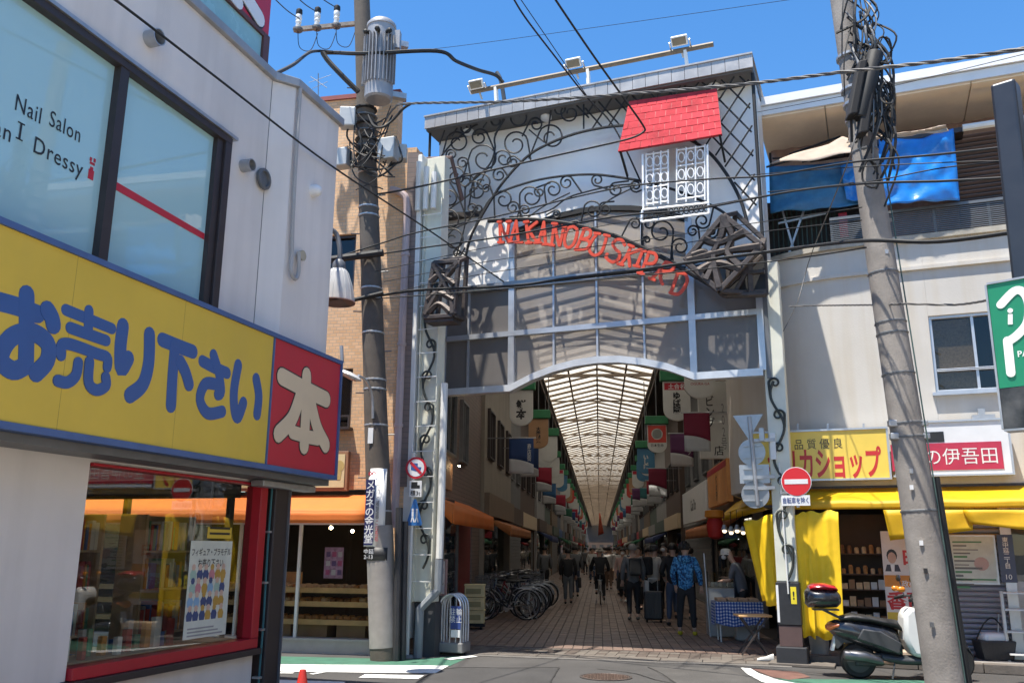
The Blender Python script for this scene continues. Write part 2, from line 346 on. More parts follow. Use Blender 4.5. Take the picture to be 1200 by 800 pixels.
for px_ in (((478, 806), (521, 783), (600, 781.9), (655, 781.4)), ((655, 781.4), (650, 790), (640, 806)), ((760, 781), (778, 790), (800, 806)), ((820, 806), (770, 796), (742, 788), (700, 783))):
    c_ = curve_pts([ground(x, y, .006) for x, y in px_], 6); m = MB()
    for a_, b_ in zip(c_, c_[1:]): m.bar(a_ + V((rnd.uniform(-.01, .01), 0, 0)), b_, rnd.uniform(.012, .024), .002)
    tag(m.build('road_seam', M('tar_seam', (.022, .021, .02), .7) if 'tar_seam' not in bpy.data.materials else bpy.data.materials['tar_seam']), kind='structure')
q = ground(710, 793); mh = thing('manhole_cover', 'round iron manhole cover set in the asphalt before the arcade', 'manhole cover', q)
MB().lathe([(.34, .0), (.34, .010), (.315, .012), (.31, .006), (.30, .006)], q, n=40).build('rim', RUSTI, mh)
mc = MB().lathe([(.298, .004), (.298, .009)], q, n=40)
for i in range(-6, 7):
    for j in range(-6, 7):
        if math.hypot(i, j) < 6.3: mc.box(q + V((i * .044, j * .044, .011)), (.026, .026, .006), .78 * ((i + j) % 2))
mc.build('cover', M('manhole_iron', (.10, .065, .05), .6, .4, var=.3, scale=12), mh)
sheet('pavement', [(-9, -45), (1, -45), (8.2, 6.5), (-.6, 6.5)], .004, M('pale_paving', (.50, .45, .38), .8, var=.15, scale=-2))  # unseen pale ground, added to bounce warm light onto the shaded walls
# step along the right-hand shops
st = MB(); Rk = [Rf.p(-1.9, 0, 1.25), Rf.p(8, 0, 1.05)]
side = MB()
for i in range(12):
    a = Rf.p(-2.05 + i * .8, 0, .78); 
    side.bx(Rf, -1.95 + i * .82, -1.95 + i * .82 + .81, 0, .13, .72, .90)
tag(side.build('kerb', KERB, bevel=.012), kind='structure')
tag(MB().bx(Rf, -1.8, 9, 0, .12, -.02, .715).build('pavement', CONC), kind='structure')
MB_ = MB().bx(Rf, -1.0, .25, .121, .22, .30, .70); tag(MB_.build('stone_step', M('sand_stone', (.42, .33, .24), .8, var=.2, scale=-6, bump=.2), bevel=.015), 'pale stone step behind the scooter at the yellow stall', 'step')
# ---------------------------------------------------------------- white bookshop building on the left
LB = thing('shop_building', 'white rendered corner building with a bookshop below and nail salon above', 'building', Lf.p(-2, 0, -3))
zt = 6.6
pa, pb, pc = (hit(x, y, V((0, 0, zt)), Z) for x, y in ((319, 95), (347, 103), (397, 147)))
def Luv(q): d = V((q.x, q.y, 0)) - Lf.o; return d.dot(Lf.u), d.dot(Lf.n)
(ua, na), (ub, nb), (uc, nc) = Luv(pa), Luv(pb), Luv(pc)
WT, WB, WR = 5.58, 3.66, -1.1       # upper window opening
wl = MB()
wl.bx(Lf, -7.5, ua, WT, zt, -.3, 0).bx(Lf, WR, ua, 2.30, WT, -.3, 0).bx(Lf, -7.5, WR, 2.30, WB, -.3, 0)
wl.prism(Frame(Lf.o, Lf.u, Z, Lf.n), [(ua, -.3), (ua, 0), (ub, nb), (uc, nc), (uc, -.3)], 2.30, zt)
wl.build('upper_wall', WALLW, LB)
lw = MB().bx(Lf, -7.5, -2.45, 0, 2.29, -.25, 0).bx(Lf, -2.45, -.02, 0, .64, -.25, 0).bx(Lf, -2.45, 0, 2.24, 2.29, -.25, 0)
lw.build('lower_wall', WALLW, LB)
MB().bx(Lf, -7.5, 0, 0, 2.6, -6.2, -6).bx(Lf, -7.5, uc, 2.6, zt, -6.2, -6).bx(Lf, -7.6, -7.5, 0, zt, -6, 0).bx(Lf, -7.5, uc, 6.3, 6.5, -6, -.3).bx(Lf, -7.5, uc, 2.31, 2.5, -6, -.31).bx(Lf, uc - .2, uc, 2.5, zt, -6, -.3).bx(Lf, -7.4, -.3, .0, .03, -5.99, -.26).build('inner_walls', WALLW, LB)
sf_ = MB().bx(Lf, -.12, -.04, 2.1, 2.29, -5.99, -.26).bx(Lf, -.12, -.04, 0, .12, -5.99, -.26)
for n_ in (-.32, -1.6, -3.0, -4.4, -5.9): sf_.bx(Lf, -.115, -.045, .121, 2.099, n_ - .05, n_)
sf_ = sf_.build('side_shop_front', GREYM, LB)
for a_, b_ in ((-1.6, -.371), (-3.0, -1.651), (-4.4, -3.051), (-5.9, -4.451)): MB().bx(Lf, -.085, -.075, .121, 2.099, a_ + .001, b_).build('pane', glass('door_glass', (.9, .92, .9), 1.45) if 'door_glass' not in bpy.data.materials else bpy.data.materials['door_glass'], sf_)
cp = MB(); fx = Frame(Lf.o, Lf.u, Z, Lf.n)
cp.prism(fx, [(-7.5, -.36), (-7.5, .05), (ua - .01, .05), (ub - .01, nb + .05), (uc + .05, nc + .05), (uc + .05, -.36)], zt + .002, zt + .10)
cp.build('coping', M('coping_metal', (.36, .36, .36), .5, .4, var=.1, streak=.3), LB, bevel=.008)
# upper window
NAIL = glass('salon_glass', (.7, .85, .87), 1.85, .015, (.44, .70, .74), .93)
fw = thing  # (alias unused)
wf = MB().bx(Lf, -7.5, WR, WT - .07, WT - .001, -.1, .05).bx(Lf, -7.5, WR, WB + .001, WB + .09, -.1, .05).bx(Lf, WR - .10, WR - .001, WB + .09, WT - .07, -.1, .05).build('window_frame', BROWNM, LB, bevel=.006)
MB().bx(Lf, WR - .20, WR - .105, WB + .09, WT - .07, -.08, .02).build('inner_jamb', BROWNM, wf)
MB().bx(Lf, -2.66, -2.56, WB + .09, WT - .07, -.1, .04).build('mullion', BROWNM, wf)
MB().bx(Lf, -5.0, -4.9, WB + .09, WT - .07, -.1, .04).build('mullion', BROWNM, wf)
MB().bx(Lf, -7.5, -2.66, WB + .09, WT - .07, -.05, -.03).build('pane', NAIL, wf)
MB().bx(Lf, -2.56, WR - .20, WB + .09, WT - .07, -.05, -.03).build('pane', NAIL, wf)
MB().bx(Lf, -7.5, WR + .06, WT + .002, WT + .035, 0, .07).build('window_hood', STEEL, LB)
a = Lf.uv(136, 218, -.03); b = Lf.uv(244, 280, -.03)
mm = MB().prism(Lf, [(-2.54, a[1] - .035), (WR - .21, b[1] - .03), (WR - .21, b[1] + .03), (-2.54, a[1] + .035)], -.028, -.024); mm.build('red_stripe', RED, LB)
for s_, (xa, ya), (xb, yb) in (('Nail', (18, 121), (48, 135)), ('Salon', (58, 139), (94, 158)), ('Can', (-24, 141), (13, 155)), ('I', (20, 152), (27, 156)), ('Dressy', (40, 168), (97, 198))):
    (ua_, va_), (ub_, vb_) = Lf.uv(xa, ya, -.03), Lf.uv(xb, yb, -.03); w_ = ub_ - ua_
    text(s_, Lf, (ua_ + ub_) / 2, (va_ + vb_) / 2 - (.03 if s_ == 'Dressy' else 0), .165, BLK, LB, n=-.029, bold=.003, sp=1.1, maxw=w_)
    if s_ == 'I':
        for u_ in ([ua_ + .02, ua_ + w_ * .36, ub_ - .02] if s_ == 'Nail' else [(ua_ + ub_) / 2]):
            for dv in (-.062, .062): MB().bx(Lf, u_ - .03, u_ + .03, (va_ + vb_) / 2 + dv - .005, (va_ + vb_) / 2 + dv + .005, -.028, -.0255).build('serif', BLK, LB)
u, v = Lf.uv(107, 198, -.03)
mm = MB()
for du, dv, ww, hh in ((0, -.05, .055, .08), (0, .0, .03, .03), (0, .045, .05, .02), (-.02, .075, .02, .03), (.02, .08, .02, .03)): mm.bx(Lf, u + du - ww / 2, u + du + ww / 2, v + dv - hh / 2, v + dv + hh / 2, -.028, -.024)
mm.build('emblem', RED, LB)
MB().bx(Lf, ua - .012, ua - .004, 3.7, zt - .01, .0, .003).build('wall_seam', GREYM, LB)
# details on the upper wall
for x, y, r in ((174, 46, .075), (284, 195, .065)):
    c = Lf.P(x, y); m = MB().lathe([(r, -.02), (r, .10), (r * 1.02, .12), (r * .9, .12), (r * .85, .03)], c, Lf.n, 20); h = m.build('vent_hood', STEEL, LB, True)
    MB().lathe([(r * .84, .02), (r * .84, .035)], c, Lf.n, 20).build('vent_mesh', BLACK, h)
c = Lf.P(308, 210, .02); MB().lathe([(.115, 0), (.115, .03), (.085, .035), (.08, .01)], c, Lf.n, 24).build('wall_ring', GREYM, LB, True)
L2 = Frame(Lf.p(ub, 0, nb), (pc - pb).normalized(), Z.cross((pc - pb).normalized()) * -1)
c = L2.P(366, 224); MB().lathe([(.07, 0), (.07, .06), (.05, .1), (.02, .115)], c, L2.n, 18).build('dome_lamp', WHITE, LB, True)
pl = [L2.P(352, 104, .04), L2.P(349, 150, .04), L2.P(346, 200, .04), L2.P(343, 262, .04), L2.P(342, 300, .04), L2.P(341, 318, .05), L2.P(346, 327, .05), L2.P(350, 318, .05), L2.P(350, 295, .05)]
MB().tube(curve_pts(pl, 4), .022, 8).build('conduit', M('conduit_grey', (.38, .37, .36), .6), LB, True)
MB().lathe([(.05, 0), (.06, .06)], L2.P(350, 300, 0), L2.n, 10).build('junction_box', M('beige_plastic', (.4, .36, .27), .6), LB)
# ground floor shop window
RF = M('red_frame', (.42, .012, .025), .35, var=.08)
rf = MB().bx(Lf, -2.44, -.02, .645, .735, -.12, .05).bx(Lf, -.145, -.02, .737, 2.212, -.12, .05).bx(Lf, -2.44, -.02, 2.214, 2.238, -.12, .03).build('shop_window_frame', RF, LB, bevel=.006)
MB().bx(Lf, -2.5, 0.0, .585, .643, -.05, .085).build('window_sill', BROWNM, LB, bevel=.006)
SHOPG = glass('shop_glass', (.82, .83, .80), 1.95, 0.0)
MB().bx(Lf, -2.44, -.147, .737, 2.212, -.06, -.05).build('pane', SHOPG, rf)
# steel post at the open corner, with its cable
pz = thing('steel_post', 'brown steel corner post beside the red shop window', 'post', Lf.p(.13, 0, -.02))
MB().bx(Lf, .05, .30, .02, 2.30, -.10, .10).build('post_shaft', BROWNM, pz, bevel=.012)
MB().bx(Lf, .301, .315, .02, 2.30, -.12, .12).build('post_flange', M('grey_flange', (.17, .17, .18), .5, .3), pz)
MB().bx(Lf, -.0, .36, 0, .02, -.16, .16).build('base_plate', GREYM, pz)
MB().tube([Lf.p(.025, .1, .06), Lf.p(.03, .9, .065), Lf.p(.022, 1.6, .06), Lf.p(.03, 2.25, .06)], .011, 7).build('cable', M('teal_cable', (.02, .12, .14), .5), pz)
for z_ in (.35, .8, 1.25, 1.75): MB().bx(Lf, -.005, .05, z_, z_ + .02, .0, .08).build('cable_clip', STEEL, pz)
# interior behind the shop window: book shelves and a counter
shelf_m = M('shelf_wood', (.48, .35, .22), .6); books = [C_('book_%s' % n_, c) for n_, c in (('red', (.45, .07, .06)), ('blue', (.10, .17, .40)), ('white', (.75, .74, .70)), ('orange', (.65, .30, .08)), ('green', (.14, .3, .18)), ('grey', (.36, .36, .36)))]
for k, (u0, dn) in enumerate(((-1.75, -1.05), (-.98, -.62), (-.98, -1.9))):
    bs = thing('bookcase', ('bookcase deep in the shop by the left end of the window', 'bookcase behind the middle of the red framed window', 'bookcase behind the poster in the red framed window')[k], 'bookcase', Lf.p(u0 + .35, 0, dn), 'bookcases inside the shop window')
    MB().bx(Lf, u0, u0 + .03, 0, 1.9, dn - .3, dn).bx(Lf, u0 + .70, u0 + .73, 0, 1.9, dn - .3, dn).bx(Lf, u0 + .031, u0 + .699, 0, 1.9, dn - .3, dn - .28).build('case', shelf_m, bs)
    for z_ in (.35, .8, 1.2, 1.55):
        MB().bx(Lf, u0 + .031, u0 + .699, z_, z_ + .02, dn - .279, dn - .01).build('shelf', shelf_m, bs)
        uu = u0 + .04
        m = MB()
        while uu < u0 + .66:
            w_ = rnd.uniform(.02, .05); hh = rnd.uniform(.2, .29); m.bx(Lf, uu, uu + w_ - .002, z_ + .021, z_ + .02 + hh, dn - .26, dn - rnd.uniform(.03, .06), rnd.randrange(6)); uu += w_
        m.build('books', books, bs)
# things on display just behind the glass
for k in range(15):
    u_ = -2.3 + k * .095; h_ = rnd.uniform(.10, .26); w_ = rnd.uniform(.04, .085); d_ = rnd.uniform(-.34, -.16)
    tag(MB().bx(Lf, u_, u_ + w_, .745, .745 + h_, d_ - .05, d_).build('display_box', books[(k * 5 + 2) % 6], bevel=.004), '%s package %s in the row behind the left part of the shop glass' % (books[(k * 5 + 2) % 6].name.split('_')[1], ('first', 'second', 'third', 'fourth', 'fifth', 'sixth', 'seventh', 'eighth', 'ninth', 'tenth', 'eleventh', 'twelfth', 'thirteenth', 'fourteenth', 'fifteenth')[k]), 'package', 'packages on display in the red framed window')
tag(MB().bx(Lf, -2.4, -.2, .70, .744, -.5, -.13).build('display_board', shelf_m), 'low display board inside the red framed window', 'shelf')
# poster on the glass
pt = thing('poster', 'tall shop poster with figures stuck inside the red framed window', 'poster', Lf.P(243, 745, -.045))
pu = [Lf.uv(*q_, -.045) for q_ in ((212, 752), (262, 741), (275, 633), (226, 634))]
u0, u1, v0, v1 = -1.05, -.42, .76, 1.68
u0 = (pu[0][0] + pu[3][0]) / 2; u1 = (pu[1][0] + pu[2][0]) / 2; v0 = (pu[0][1] + pu[1][1]) / 2; v1 = (pu[2][1] + pu[3][1]) / 2
MB().bx(Lf, u0, u1, v0, v1, -.048, -.046).build('sheet', C_('poster_paper', (.62, .64, .55), .5), pt)
W_ = u1 - u0; H_ = v1 - v0
text('フィギュア・プラモデル', Lf, (u0 + u1) / 2, v1 - .10, .066, BLK, pt, n=-.046, bold=.012, ext=.002, maxw=W_ * .93)
text('お売り下さい', Lf, (u0 + u1) / 2, v1 - .20, .075, BLK, pt, n=-.046, bold=.012, ext=.002, maxw=W_ * .6)
figs = MB(); cols = [C_('ink_%s' % n_, c, .5) for n_, c in (('amber', (.5, .3, .06)), ('sky', (.25, .42, .6)), ('rose', (.55, .22, .25)), ('navy', (.05, .08, .2)), ('skin', (.62, .42, .32)), ('mint', (.35, .5, .42)))]
for r_ in range(4):
    for c_ in range(6):
        x_ = u0 + W_ * (.1 + .145 * c_) + rnd.uniform(-.01, .01); y_ = v0 + H_ * (.18 + .14 * r_)
        figs.prism(Lf, [(x_ - .035, y_), (x_ + .035, y_), (x_ + .045, y_ + .05), (x_ + .02, y_ + .09), (x_ - .02, y_ + .09), (x_ - .045, y_ + .05)], -.0455 + .0002 * r_, -.0448 + .0002 * r_, rnd.choice((0, 1, 2, 3, 5)))
        figs.prism(Lf, [(x_ + .028 * math.cos(t), y_ + .108 + .03 * math.sin(t)) for t in [k * .785 for k in range(8)]], -.0443, -.0438, rnd.choice((4, 4, 0, 3)))
figs.build('figures', cols, pt)
for k in range(3): MB().bx(Lf, u0 + .05, u1 - .06 - .07 * k, v0 + .02 + .03 * k, v0 + .034 + .03 * k, -.045, -.044).build('small_print', C_('faint_ink', (.3, .3, .3)), pt)
nt_ = thing('notice_strip', 'yellow notice strip above the poster inside the shop window', 'notice', Lf.P(258, 623, -.045))
a = Lf.uv(243, 629, -.045); b = Lf.uv(272, 618, -.045); MB().bx(Lf, a[0], b[0], a[1] - .01, b[1], -.048, -.046).build('sheet', YEL, nt_)
for k in range(2): MB().bx(Lf, a[0] + .03, b[0] - .03, a[1] + .025 + .05 * k, a[1] + .045 + .05 * k, -.0455, -.045).build('small_print', BLK, nt_)
# the big yellow sign: rounded brush characters drawn as strokes on its face
SO = .42
sg = thing('shop_sign', 'long yellow shop sign with blue lettering and a red end panel', 'sign', Lf.p(-1, 2.3, .25))
us = Lf.uv(317, 460, SO)[0]; ue = Lf.uv(397, 490, SO)[0]; z0, z1 = 2.325, 3.655
MB().bx(Lf, -7.5, us - .012, z0 + .05, z1 - .045, .12, SO).build('yellow_panel', YEL, sg)
MB().bx(Lf, us + .012, ue - .03, z0 + .05, z1 - .045, .12, SO).build('red_panel', RED, sg)
for u_ in (-2.05, -3.25, -4.45): MB().bx(Lf, u_, u_ + .004, z0 + .05, z1 - .045, SO + .0001, SO + .0004).build('panel_seam', M('seam_ochre', (.36, .25, .04), .5) if 'seam_ochre' not in bpy.data.materials else bpy.data.materials['seam_ochre'], sg)
fr = MB().bx(Lf, -7.5, ue, z1 - .044, z1, .11, SO + .02).bx(Lf, -7.5, ue, z0, z0 + .049, .11, SO + .02).bx(Lf, ue - .029, ue, z0 + .05, z1 - .045, .11, SO + .02).bx(Lf, us - .011, us + .011, z0 + .05, z1 - .045, .13, SO + .012)
fr.build('sign_frame', M('blue_trim', (.07, .13, .30), .4, .2), sg)
MB().bx(Lf, -7.5, ue, z0 - .06, z0 - .002, .02, .34).build('soffit_rail', GREYM, sg)
lt = MB().bx(Lf, -.35, .68, z0 - .13, z0 - .065, .05, .2); lt.build('lamp_fitting', STEEL, sg, bevel=.01)
def px2(pts, off): return [Lf.uv(x, y, off) for x, y in pts]
def stroke(m, fr, pts, wd, n0, n1, mi=0, k=5, smoothc=True):
    """round-ended brush stroke through (u, v) points"""
    c = curve_pts([V((a, b, 0)) for a, b in pts], k) if smoothc else [V((a, b, 0)) for a, b in pts]
    h = wd / 2; L_, R_ = [], []
    for i, q_ in enumerate(c):
        d = (c[min(i + 1, len(c) - 1)] - c[max(i - 1, 0)]).normalized(); nn = V((-d.y, d.x, 0))
        L_.append(q_ + nn * h); R_.append(q_ - nn * h)
    d0 = (c[1] - c[0]).normalized(); d1 = (c[-1] - c[-2]).normalized()
    def cap(q_, d): a0 = math.atan2(d.y, d.x); return [q_ + V((math.cos(a0 + t), math.sin(a0 + t), 0)) * h for t in [math.pi / 2 - math.pi * j / 6 for j in range(7)]]
    e_ = .0012; nL = len(L_)
    m.prism(fr, [(p_.x, p_.y) for p_ in cap(c[-1], d1)], n0, n1 + e_, mi)
    m.prism(fr, [(p_.x, p_.y) for p_ in cap(c[0], -d0)], n0, n1, mi)
    vs = [fr.p(p_.x, p_.y, n1 + e_ * i / (nL - 1)) for i, p_ in enumerate(L_)] + [fr.p(p_.x, p_.y, n1 + e_ * i / (nL - 1)) for i, p_ in enumerate(R_)] + [fr.p(p_.x, p_.y, n0) for p_ in L_] + [fr.p(p_.x, p_.y, n0) for p_ in R_]
    fs = []
    for i in range(nL - 1): fs += [(i, i + 1, nL + i + 1, nL + i), (i, i + 1, 2 * nL + i + 1, 2 * nL + i), (nL + i, nL + i + 1, 3 * nL + i + 1, 3 * nL + i)]
    m.add(vs, fs, mi)
# strokes in photograph pixels on the sign face
chars = [
 [[(-6, 352), (20, 359), (44, 368)], [(31, 345), (31, 385), (30, 428)], [(30, 428), (15, 434), (0, 420), (12, 396), (36, 389), (55, 402), (55, 422), (42, 437)], [(55, 363), (60, 372), (62, 381)]],
 [[(77, 363), (104, 374), (131, 385)], [(104, 364), (103, 390)], [(82, 384), (104, 392), (124, 399)], [(71, 416), (72, 404), (84, 404), (112, 414), (125, 419), (125, 430)], [(91, 425), (88, 440), (78, 448), (67, 446)], [(104, 424), (103, 448), (112, 457), (123, 452), (123, 442)]],
 [[(144, 382), (141, 408), (142, 432), (150, 420)], [(175, 392), (174, 425), (167, 450), (152, 463)]],
 [[(190, 398), (210, 406), (226, 412)], [(205, 404), (202, 440), (200, 475)], [(211, 424), (217, 436), (221, 450)]],
 [[(237, 423), (252, 431), (266, 437)], [(250, 416), (256, 436), (259, 458), (255, 462)], [(252, 450), (240, 450), (234, 468), (243, 484), (260, 482)]],
 [[(279, 428), (274, 458), (275, 482), (279, 488), (285, 472)], [(300, 444), (303, 464), (301, 485)]],
]
for ci, ch in enumerate(chars):
    m = MB()
    for k, s_ in enumerate(ch): stroke(m, Lf, px2(s_, SO), (.125, .085, .125, .12, .108, .12)[ci], SO + .0005, SO + .002 + .0017 * k)
    m.build('character', BLUE, sg)
hon = [[(330, 441), (356, 455), (382, 468)], [(359, 440), (358, 480), (356, 522)], [(352, 462), (342, 490), (326, 508)], [(363, 466), (371, 500), (381, 521)], [(342, 506), (358, 511), (372, 514)]]
for mat_, wd, dz_, nm in ((BLK, .205, 0, 'character_outline'), (CREAM, .175, .012, 'character')):
    m = MB()
    for k, s_ in enumerate(hon): stroke(m, Lf, px2(s_, SO), wd * (.8 if k == 4 else 1), SO + .0005 + dz_ * .25, SO + .002 + dz_ * .25 + .0003 * k)
    m.build(nm, mat_, sg)
for k, (x, y) in enumerate(((388, 440), (389, 425))): pass
# roof sign
rs = thing('rooftop_sign', 'red rooftop sign with a pale character above a teal panel', 'sign', Lf.p(-1.2, 6.7, -.35))
o_ = -.40; ur = Lf.uv(313, 40, o_)[0]; vb = Lf.uv(310, 44, o_)[1]
TEAL = M('teal_panel', (.30, .52, .52), .25, var=.1)
MB().bx(Lf, -7.5, ur - .1, 6.5, vb - .02, o_ - .1, o_).build('lower_panel', TEAL, rs)
MB().bx(Lf, -7.5, ur, vb + .04, vb + 1.9, o_ - .1, o_ + .02).build('red_panel', RED, rs)
MB().bx(Lf, ur - .095, ur + .02, 6.4, vb + .035, o_ - .2, o_ + .03).bx(Lf, -7.5, ur - .1, vb - .019, vb + .035, o_ - .12, o_ + .03).build('sign_frame', M('rust_brown', (.14, .06, .05), .5, .2), rs)
m = MB(); stroke(m, Lf, [Lf.uv(x, y, o_) for x, y in ((240, -75), (275, -20), (301, 22))], .24, o_ + .021, o_ + .03); m.build('character_outline', BLK, rs)
m = MB(); stroke(m, Lf, [Lf.uv(x, y, o_) for x, y in ((240, -75), (275, -20), (301, 22))], .2, o_ + .031, o_ + .04); stroke(m, Lf, [Lf.uv(x, y, o_) for x, y in ((232, -60), (262, -15), (276, 3))], .17, o_ + .031, o_ + .042); m.build('character', WHITE, rs)
# ---------------------------------------------------------------- the arcade gate
GT = thing('arcade_gate', 'grey entrance gate of the shopping arcade with iron scrollwork and glazed arch', 'gate', Gf.p(-3, 0, 0))
def guv(pts, off=0.0): return [Gf.uv(x, y, off) for x, y in pts]
UL, UR = -5.90, -.02
ms = [Gf.uv(x, 391)[0] for x in (549, 600, 649, 700, 755, 812)]
us_ = [UL + .2] + ms + [UR - .12]
gable = guv([(600, 272), (628, 261), (655, 252), (682, 246), (706, 243), (740, 243), (775, 246), (812, 256)])
gable[0] = (ms[1], gable[0][1]); gable[-1] = (ms[5], gable[-1][1])
ZT, ZM, ZB = 6.17, 5.27, 4.30
MB().prism(Gf, [(UL, ZT)] + [(ms[1], ZT)] + gable + [(ms[5], ZT), (UR, ZT), (UR, 9.2), (UL, 9.2)], -.10, 0).build('white_panel', WPANEL, GT)
MB().bx(Gf, UL, ms[1] - .06, ZT - .05, ZT - .002, -.08, .06).build('panel_trim', M('pale_trim', (.5, .48, .38), .5, streak=.3), GT)
arch = guv([(600, 454), (625, 442), (650, 432.5), (675, 426), (700, 422.3), (727, 421.5), (755, 424.5), (782, 430), (812, 440)])
arch[0] = (ms[1], ZB); arch[-1] = (ms[5], ZB)
def arch_z(u):
    for (a, b), (c, d) in zip(arch, arch[1:]):
        if a - 1e-6 <= u <= c + 1e-6: return b + (d - b) * (u - a) / (c - a)
    return ZB
def gab_z(u):
    for (a, b), (c, d) in zip(gable, gable[1:]):
        if a - 1e-6 <= u <= c + 1e-6: return b + (d - b) * (u - a) / (c - a)
    return ZT
SMOKE = glass('smoked_glass', (.70, .67, .64), 1.42, .12, (.43, .40, .37), .44)
DSMOKE = glass('dark_smoked_glass', (.5, .46, .43), 1.42, .2, (.20, .185, .175), .8)  # darker film stands in for the dark space behind the side panes
for i in range(7):
    a, b = us_[i] + .012, us_[i + 1] - .012
    mid = 1 < i + .5 < 6 and 2 <= i + 1 <= 6 and us_[i] >= ms[1] - .01 and us_[i + 1] <= ms[5] + .01
    mat = SMOKE if mid else DSMOKE
    lo = [(a, arch_z(a)), ((a + b) / 2, arch_z((a + b) / 2)), (b, arch_z(b))] if mid else [(a, ZB), (b, ZB)]
    MB().prism(Gf, lo + [(b, ZM), (a, ZM)], -.03, -.02).build('pane', mat, GT)
    MB().bx(Gf, a, b, ZM + .01, ZT - .03, -.03, -.02).build('pane', mat, GT)
    if mid: MB().prism(Gf, [(a, ZT + .01), (b, ZT + .01), (b, gab_z(b)), ((a + b) / 2, gab_z((a + b) / 2)), (a, gab_z(a))], -.03, -.02).build('pane', mat, GT)
for i, u in enumerate(us_):
    t = .055 if i in (2, 6) else (.05 if i in (0, 7) else .016); top = gab_z(u) if 2 <= i <= 6 else ZT - .002
    MB().bx(Gf, u - t, u + t, (arch_z(u) if 2 < i < 6 else ZB + .03), top, -.07, .05 if t > .03 else .02).build('mullion', ALU, GT)
MB().bx(Gf, us_[0], us_[7], ZM - .045, ZM + .045, -.06, .056).build('transom', ALU, GT)
MB().bx(Gf, us_[0], us_[7], ZT - .075, ZT - .055, -.06, .062).bx(Gf, us_[0], us_[7], ZT - .03, ZT + .05, -.06, .068).build('transom', M('dark_aluminium', (.27, .28, .30), .4, .6), GT)
af = [(us_[0], ZB)] + arch + [(us_[7], ZB)]
MB().prism(Gf, [(a, b + .055) for a, b in af] + [(a, b - .06) for a, b in reversed(af)], -.10, .085).build('arch_frame', M('white_aluminium', (.62, .64, .66), .35, .3), GT)
MB().prism(Gf, [(a, b + .02) for a, b in gable] + [(a, b - .07) for a, b in reversed(gable)], -.05, .05).build('gable_frame', IRON, GT)
MB().bx(Gf, UL, us_[0] - .052, 4.2, ZT - .055, -.3, .03).bx(Gf, us_[7] + .052, UR, 4.2, ZT - .002, -.3, .03).build('side_cheek', GREYM, GT)
# cornice: metal panels one by one, over a dark core
CO = .50
CZ0 = Gf.uv(700, 112.8, CO)[1]; CZ1 = Gf.uv(700, 98.5, CO)[1]
MB().bx(Gf, UL - .06, UR + .03, CZ0 + .02, CZ1 - .02, -1.2, CO - .03).bx(Gf, UL - .05, UR + .02, CZ0 - .03, CZ0 + .018, -.2, CO - .04).build('cornice_core', M('soffit_grey', (.13, .13, .13), .7), GT)
CP = M('cornice_metal', (.42, .40, .38), .38, .35, var=.16, scale=-2.5, streak=.25)
npan = 27
for i in range(npan):
    a = UL - .07 + (UR - UL + .12) * i / npan; b = UL - .07 + (UR - UL + .12) * (i + 1) / npan
    MB().bx(Gf, a + .004, b - .004, CZ0, CZ1, CO - .029, CO + rnd.uniform(0, .004)).build('cornice_panel', CP, GT)
MB().bx(Gf, UL - .08, UR + .05, CZ1 + .001, CZ1 + .03, -1.2, CO + .02).build('cornice_cap', CP, GT)
MB().bx(Gf, UL + .02, UR - .02, 8.1, CZ0, -.9, -.8).build('back_panel', GREYM, GT)
MB().bx(Gf, UR - .05, UR + .02, 4.3, CZ0 - .035, -.79, -.11).build('side_panel', WPANEL, GT); MB().bx(Gf, UL - .02, UL + .05, 6.2, CZ0 - .035, -.79, -.11).build('side_panel', WPANEL, GT)
for x, y in ((549, 149), (640, 131), (836, 93)):
    c = Gf.P(x, y, .2); c.z = CZ0 - .035; MB().lathe([(.10, 0), (.10, -.05), (.07, -.08), (.03, -.09)], c, Z, 16).build('soffit_lamp', WHITE, GT, True)
# ironwork
IO = .36
def rod(pts, r, name='iron_rod', k=6, n=6, off=IO):
    return MB().tube(curve_pts([Gf.P(x, y, off) for x, y in pts], k), r * 1.12, n).build(name, IRON, GT, True)
MB().tube([Gf.p(UL - .02, 6.6, IO), Gf.p(UL - .02, CZ0 - .04, IO)], .028, 6).build('iron_edge', IRON, GT)
MB().tube([Gf.p(UR + .02, 6.3, IO), Gf.p(UR + .02, CZ0 - .04, IO)], .028, 6).build('iron_edge', IRON, GT)
rod([(545, 303), (552, 277), (565, 252), (587, 217), (615, 186), (640, 170), (677, 156), (720, 148), (760, 148), (800, 160), (830, 178), (852, 205), (868, 235), (876, 262)], .024)
rod([(552, 277), (565, 249), (580, 229), (615, 215), (650, 207.5), (690, 204.5), (720, 207), (760, 214), (800, 226), (836, 242), (852, 252)], .02)
rod([(597, 254), (622, 252), (645, 246), (665, 232), (690, 224), (720, 217.5), (745, 216)], .013)
rod([(617, 256), (640, 240), (668, 226)], .011)
rod([(700, 245), (718, 232), (742, 220)], .011)
rod([(572, 259), (615, 257), (650, 260), (680, 265), (700, 270), (725, 278), (750, 289), (775, 301), (800, 315), (845, 341)], .034, 'letter_bar', off=IO)
rod([(544, 220), (572, 195), (580, 175), (580, 160), (592, 138)], .015)
rod([(534, 302), (545, 262), (541, 240), (528, 215), (515, 200)], .014)
rod([(514, 268), (525, 247), (545, 232), (560, 218), (572, 195)], .014)
rod([(516, 290), (530, 270), (547, 262)], .012)
rod([(515, 186), (530, 168), (552, 150), (560, 146)], .014)
rod([(620, 152), (640, 168), (648, 166)], .011)
rod([(684, 118), (684, 151)], .014)
rod([(515, 170), (522, 150)], .012)
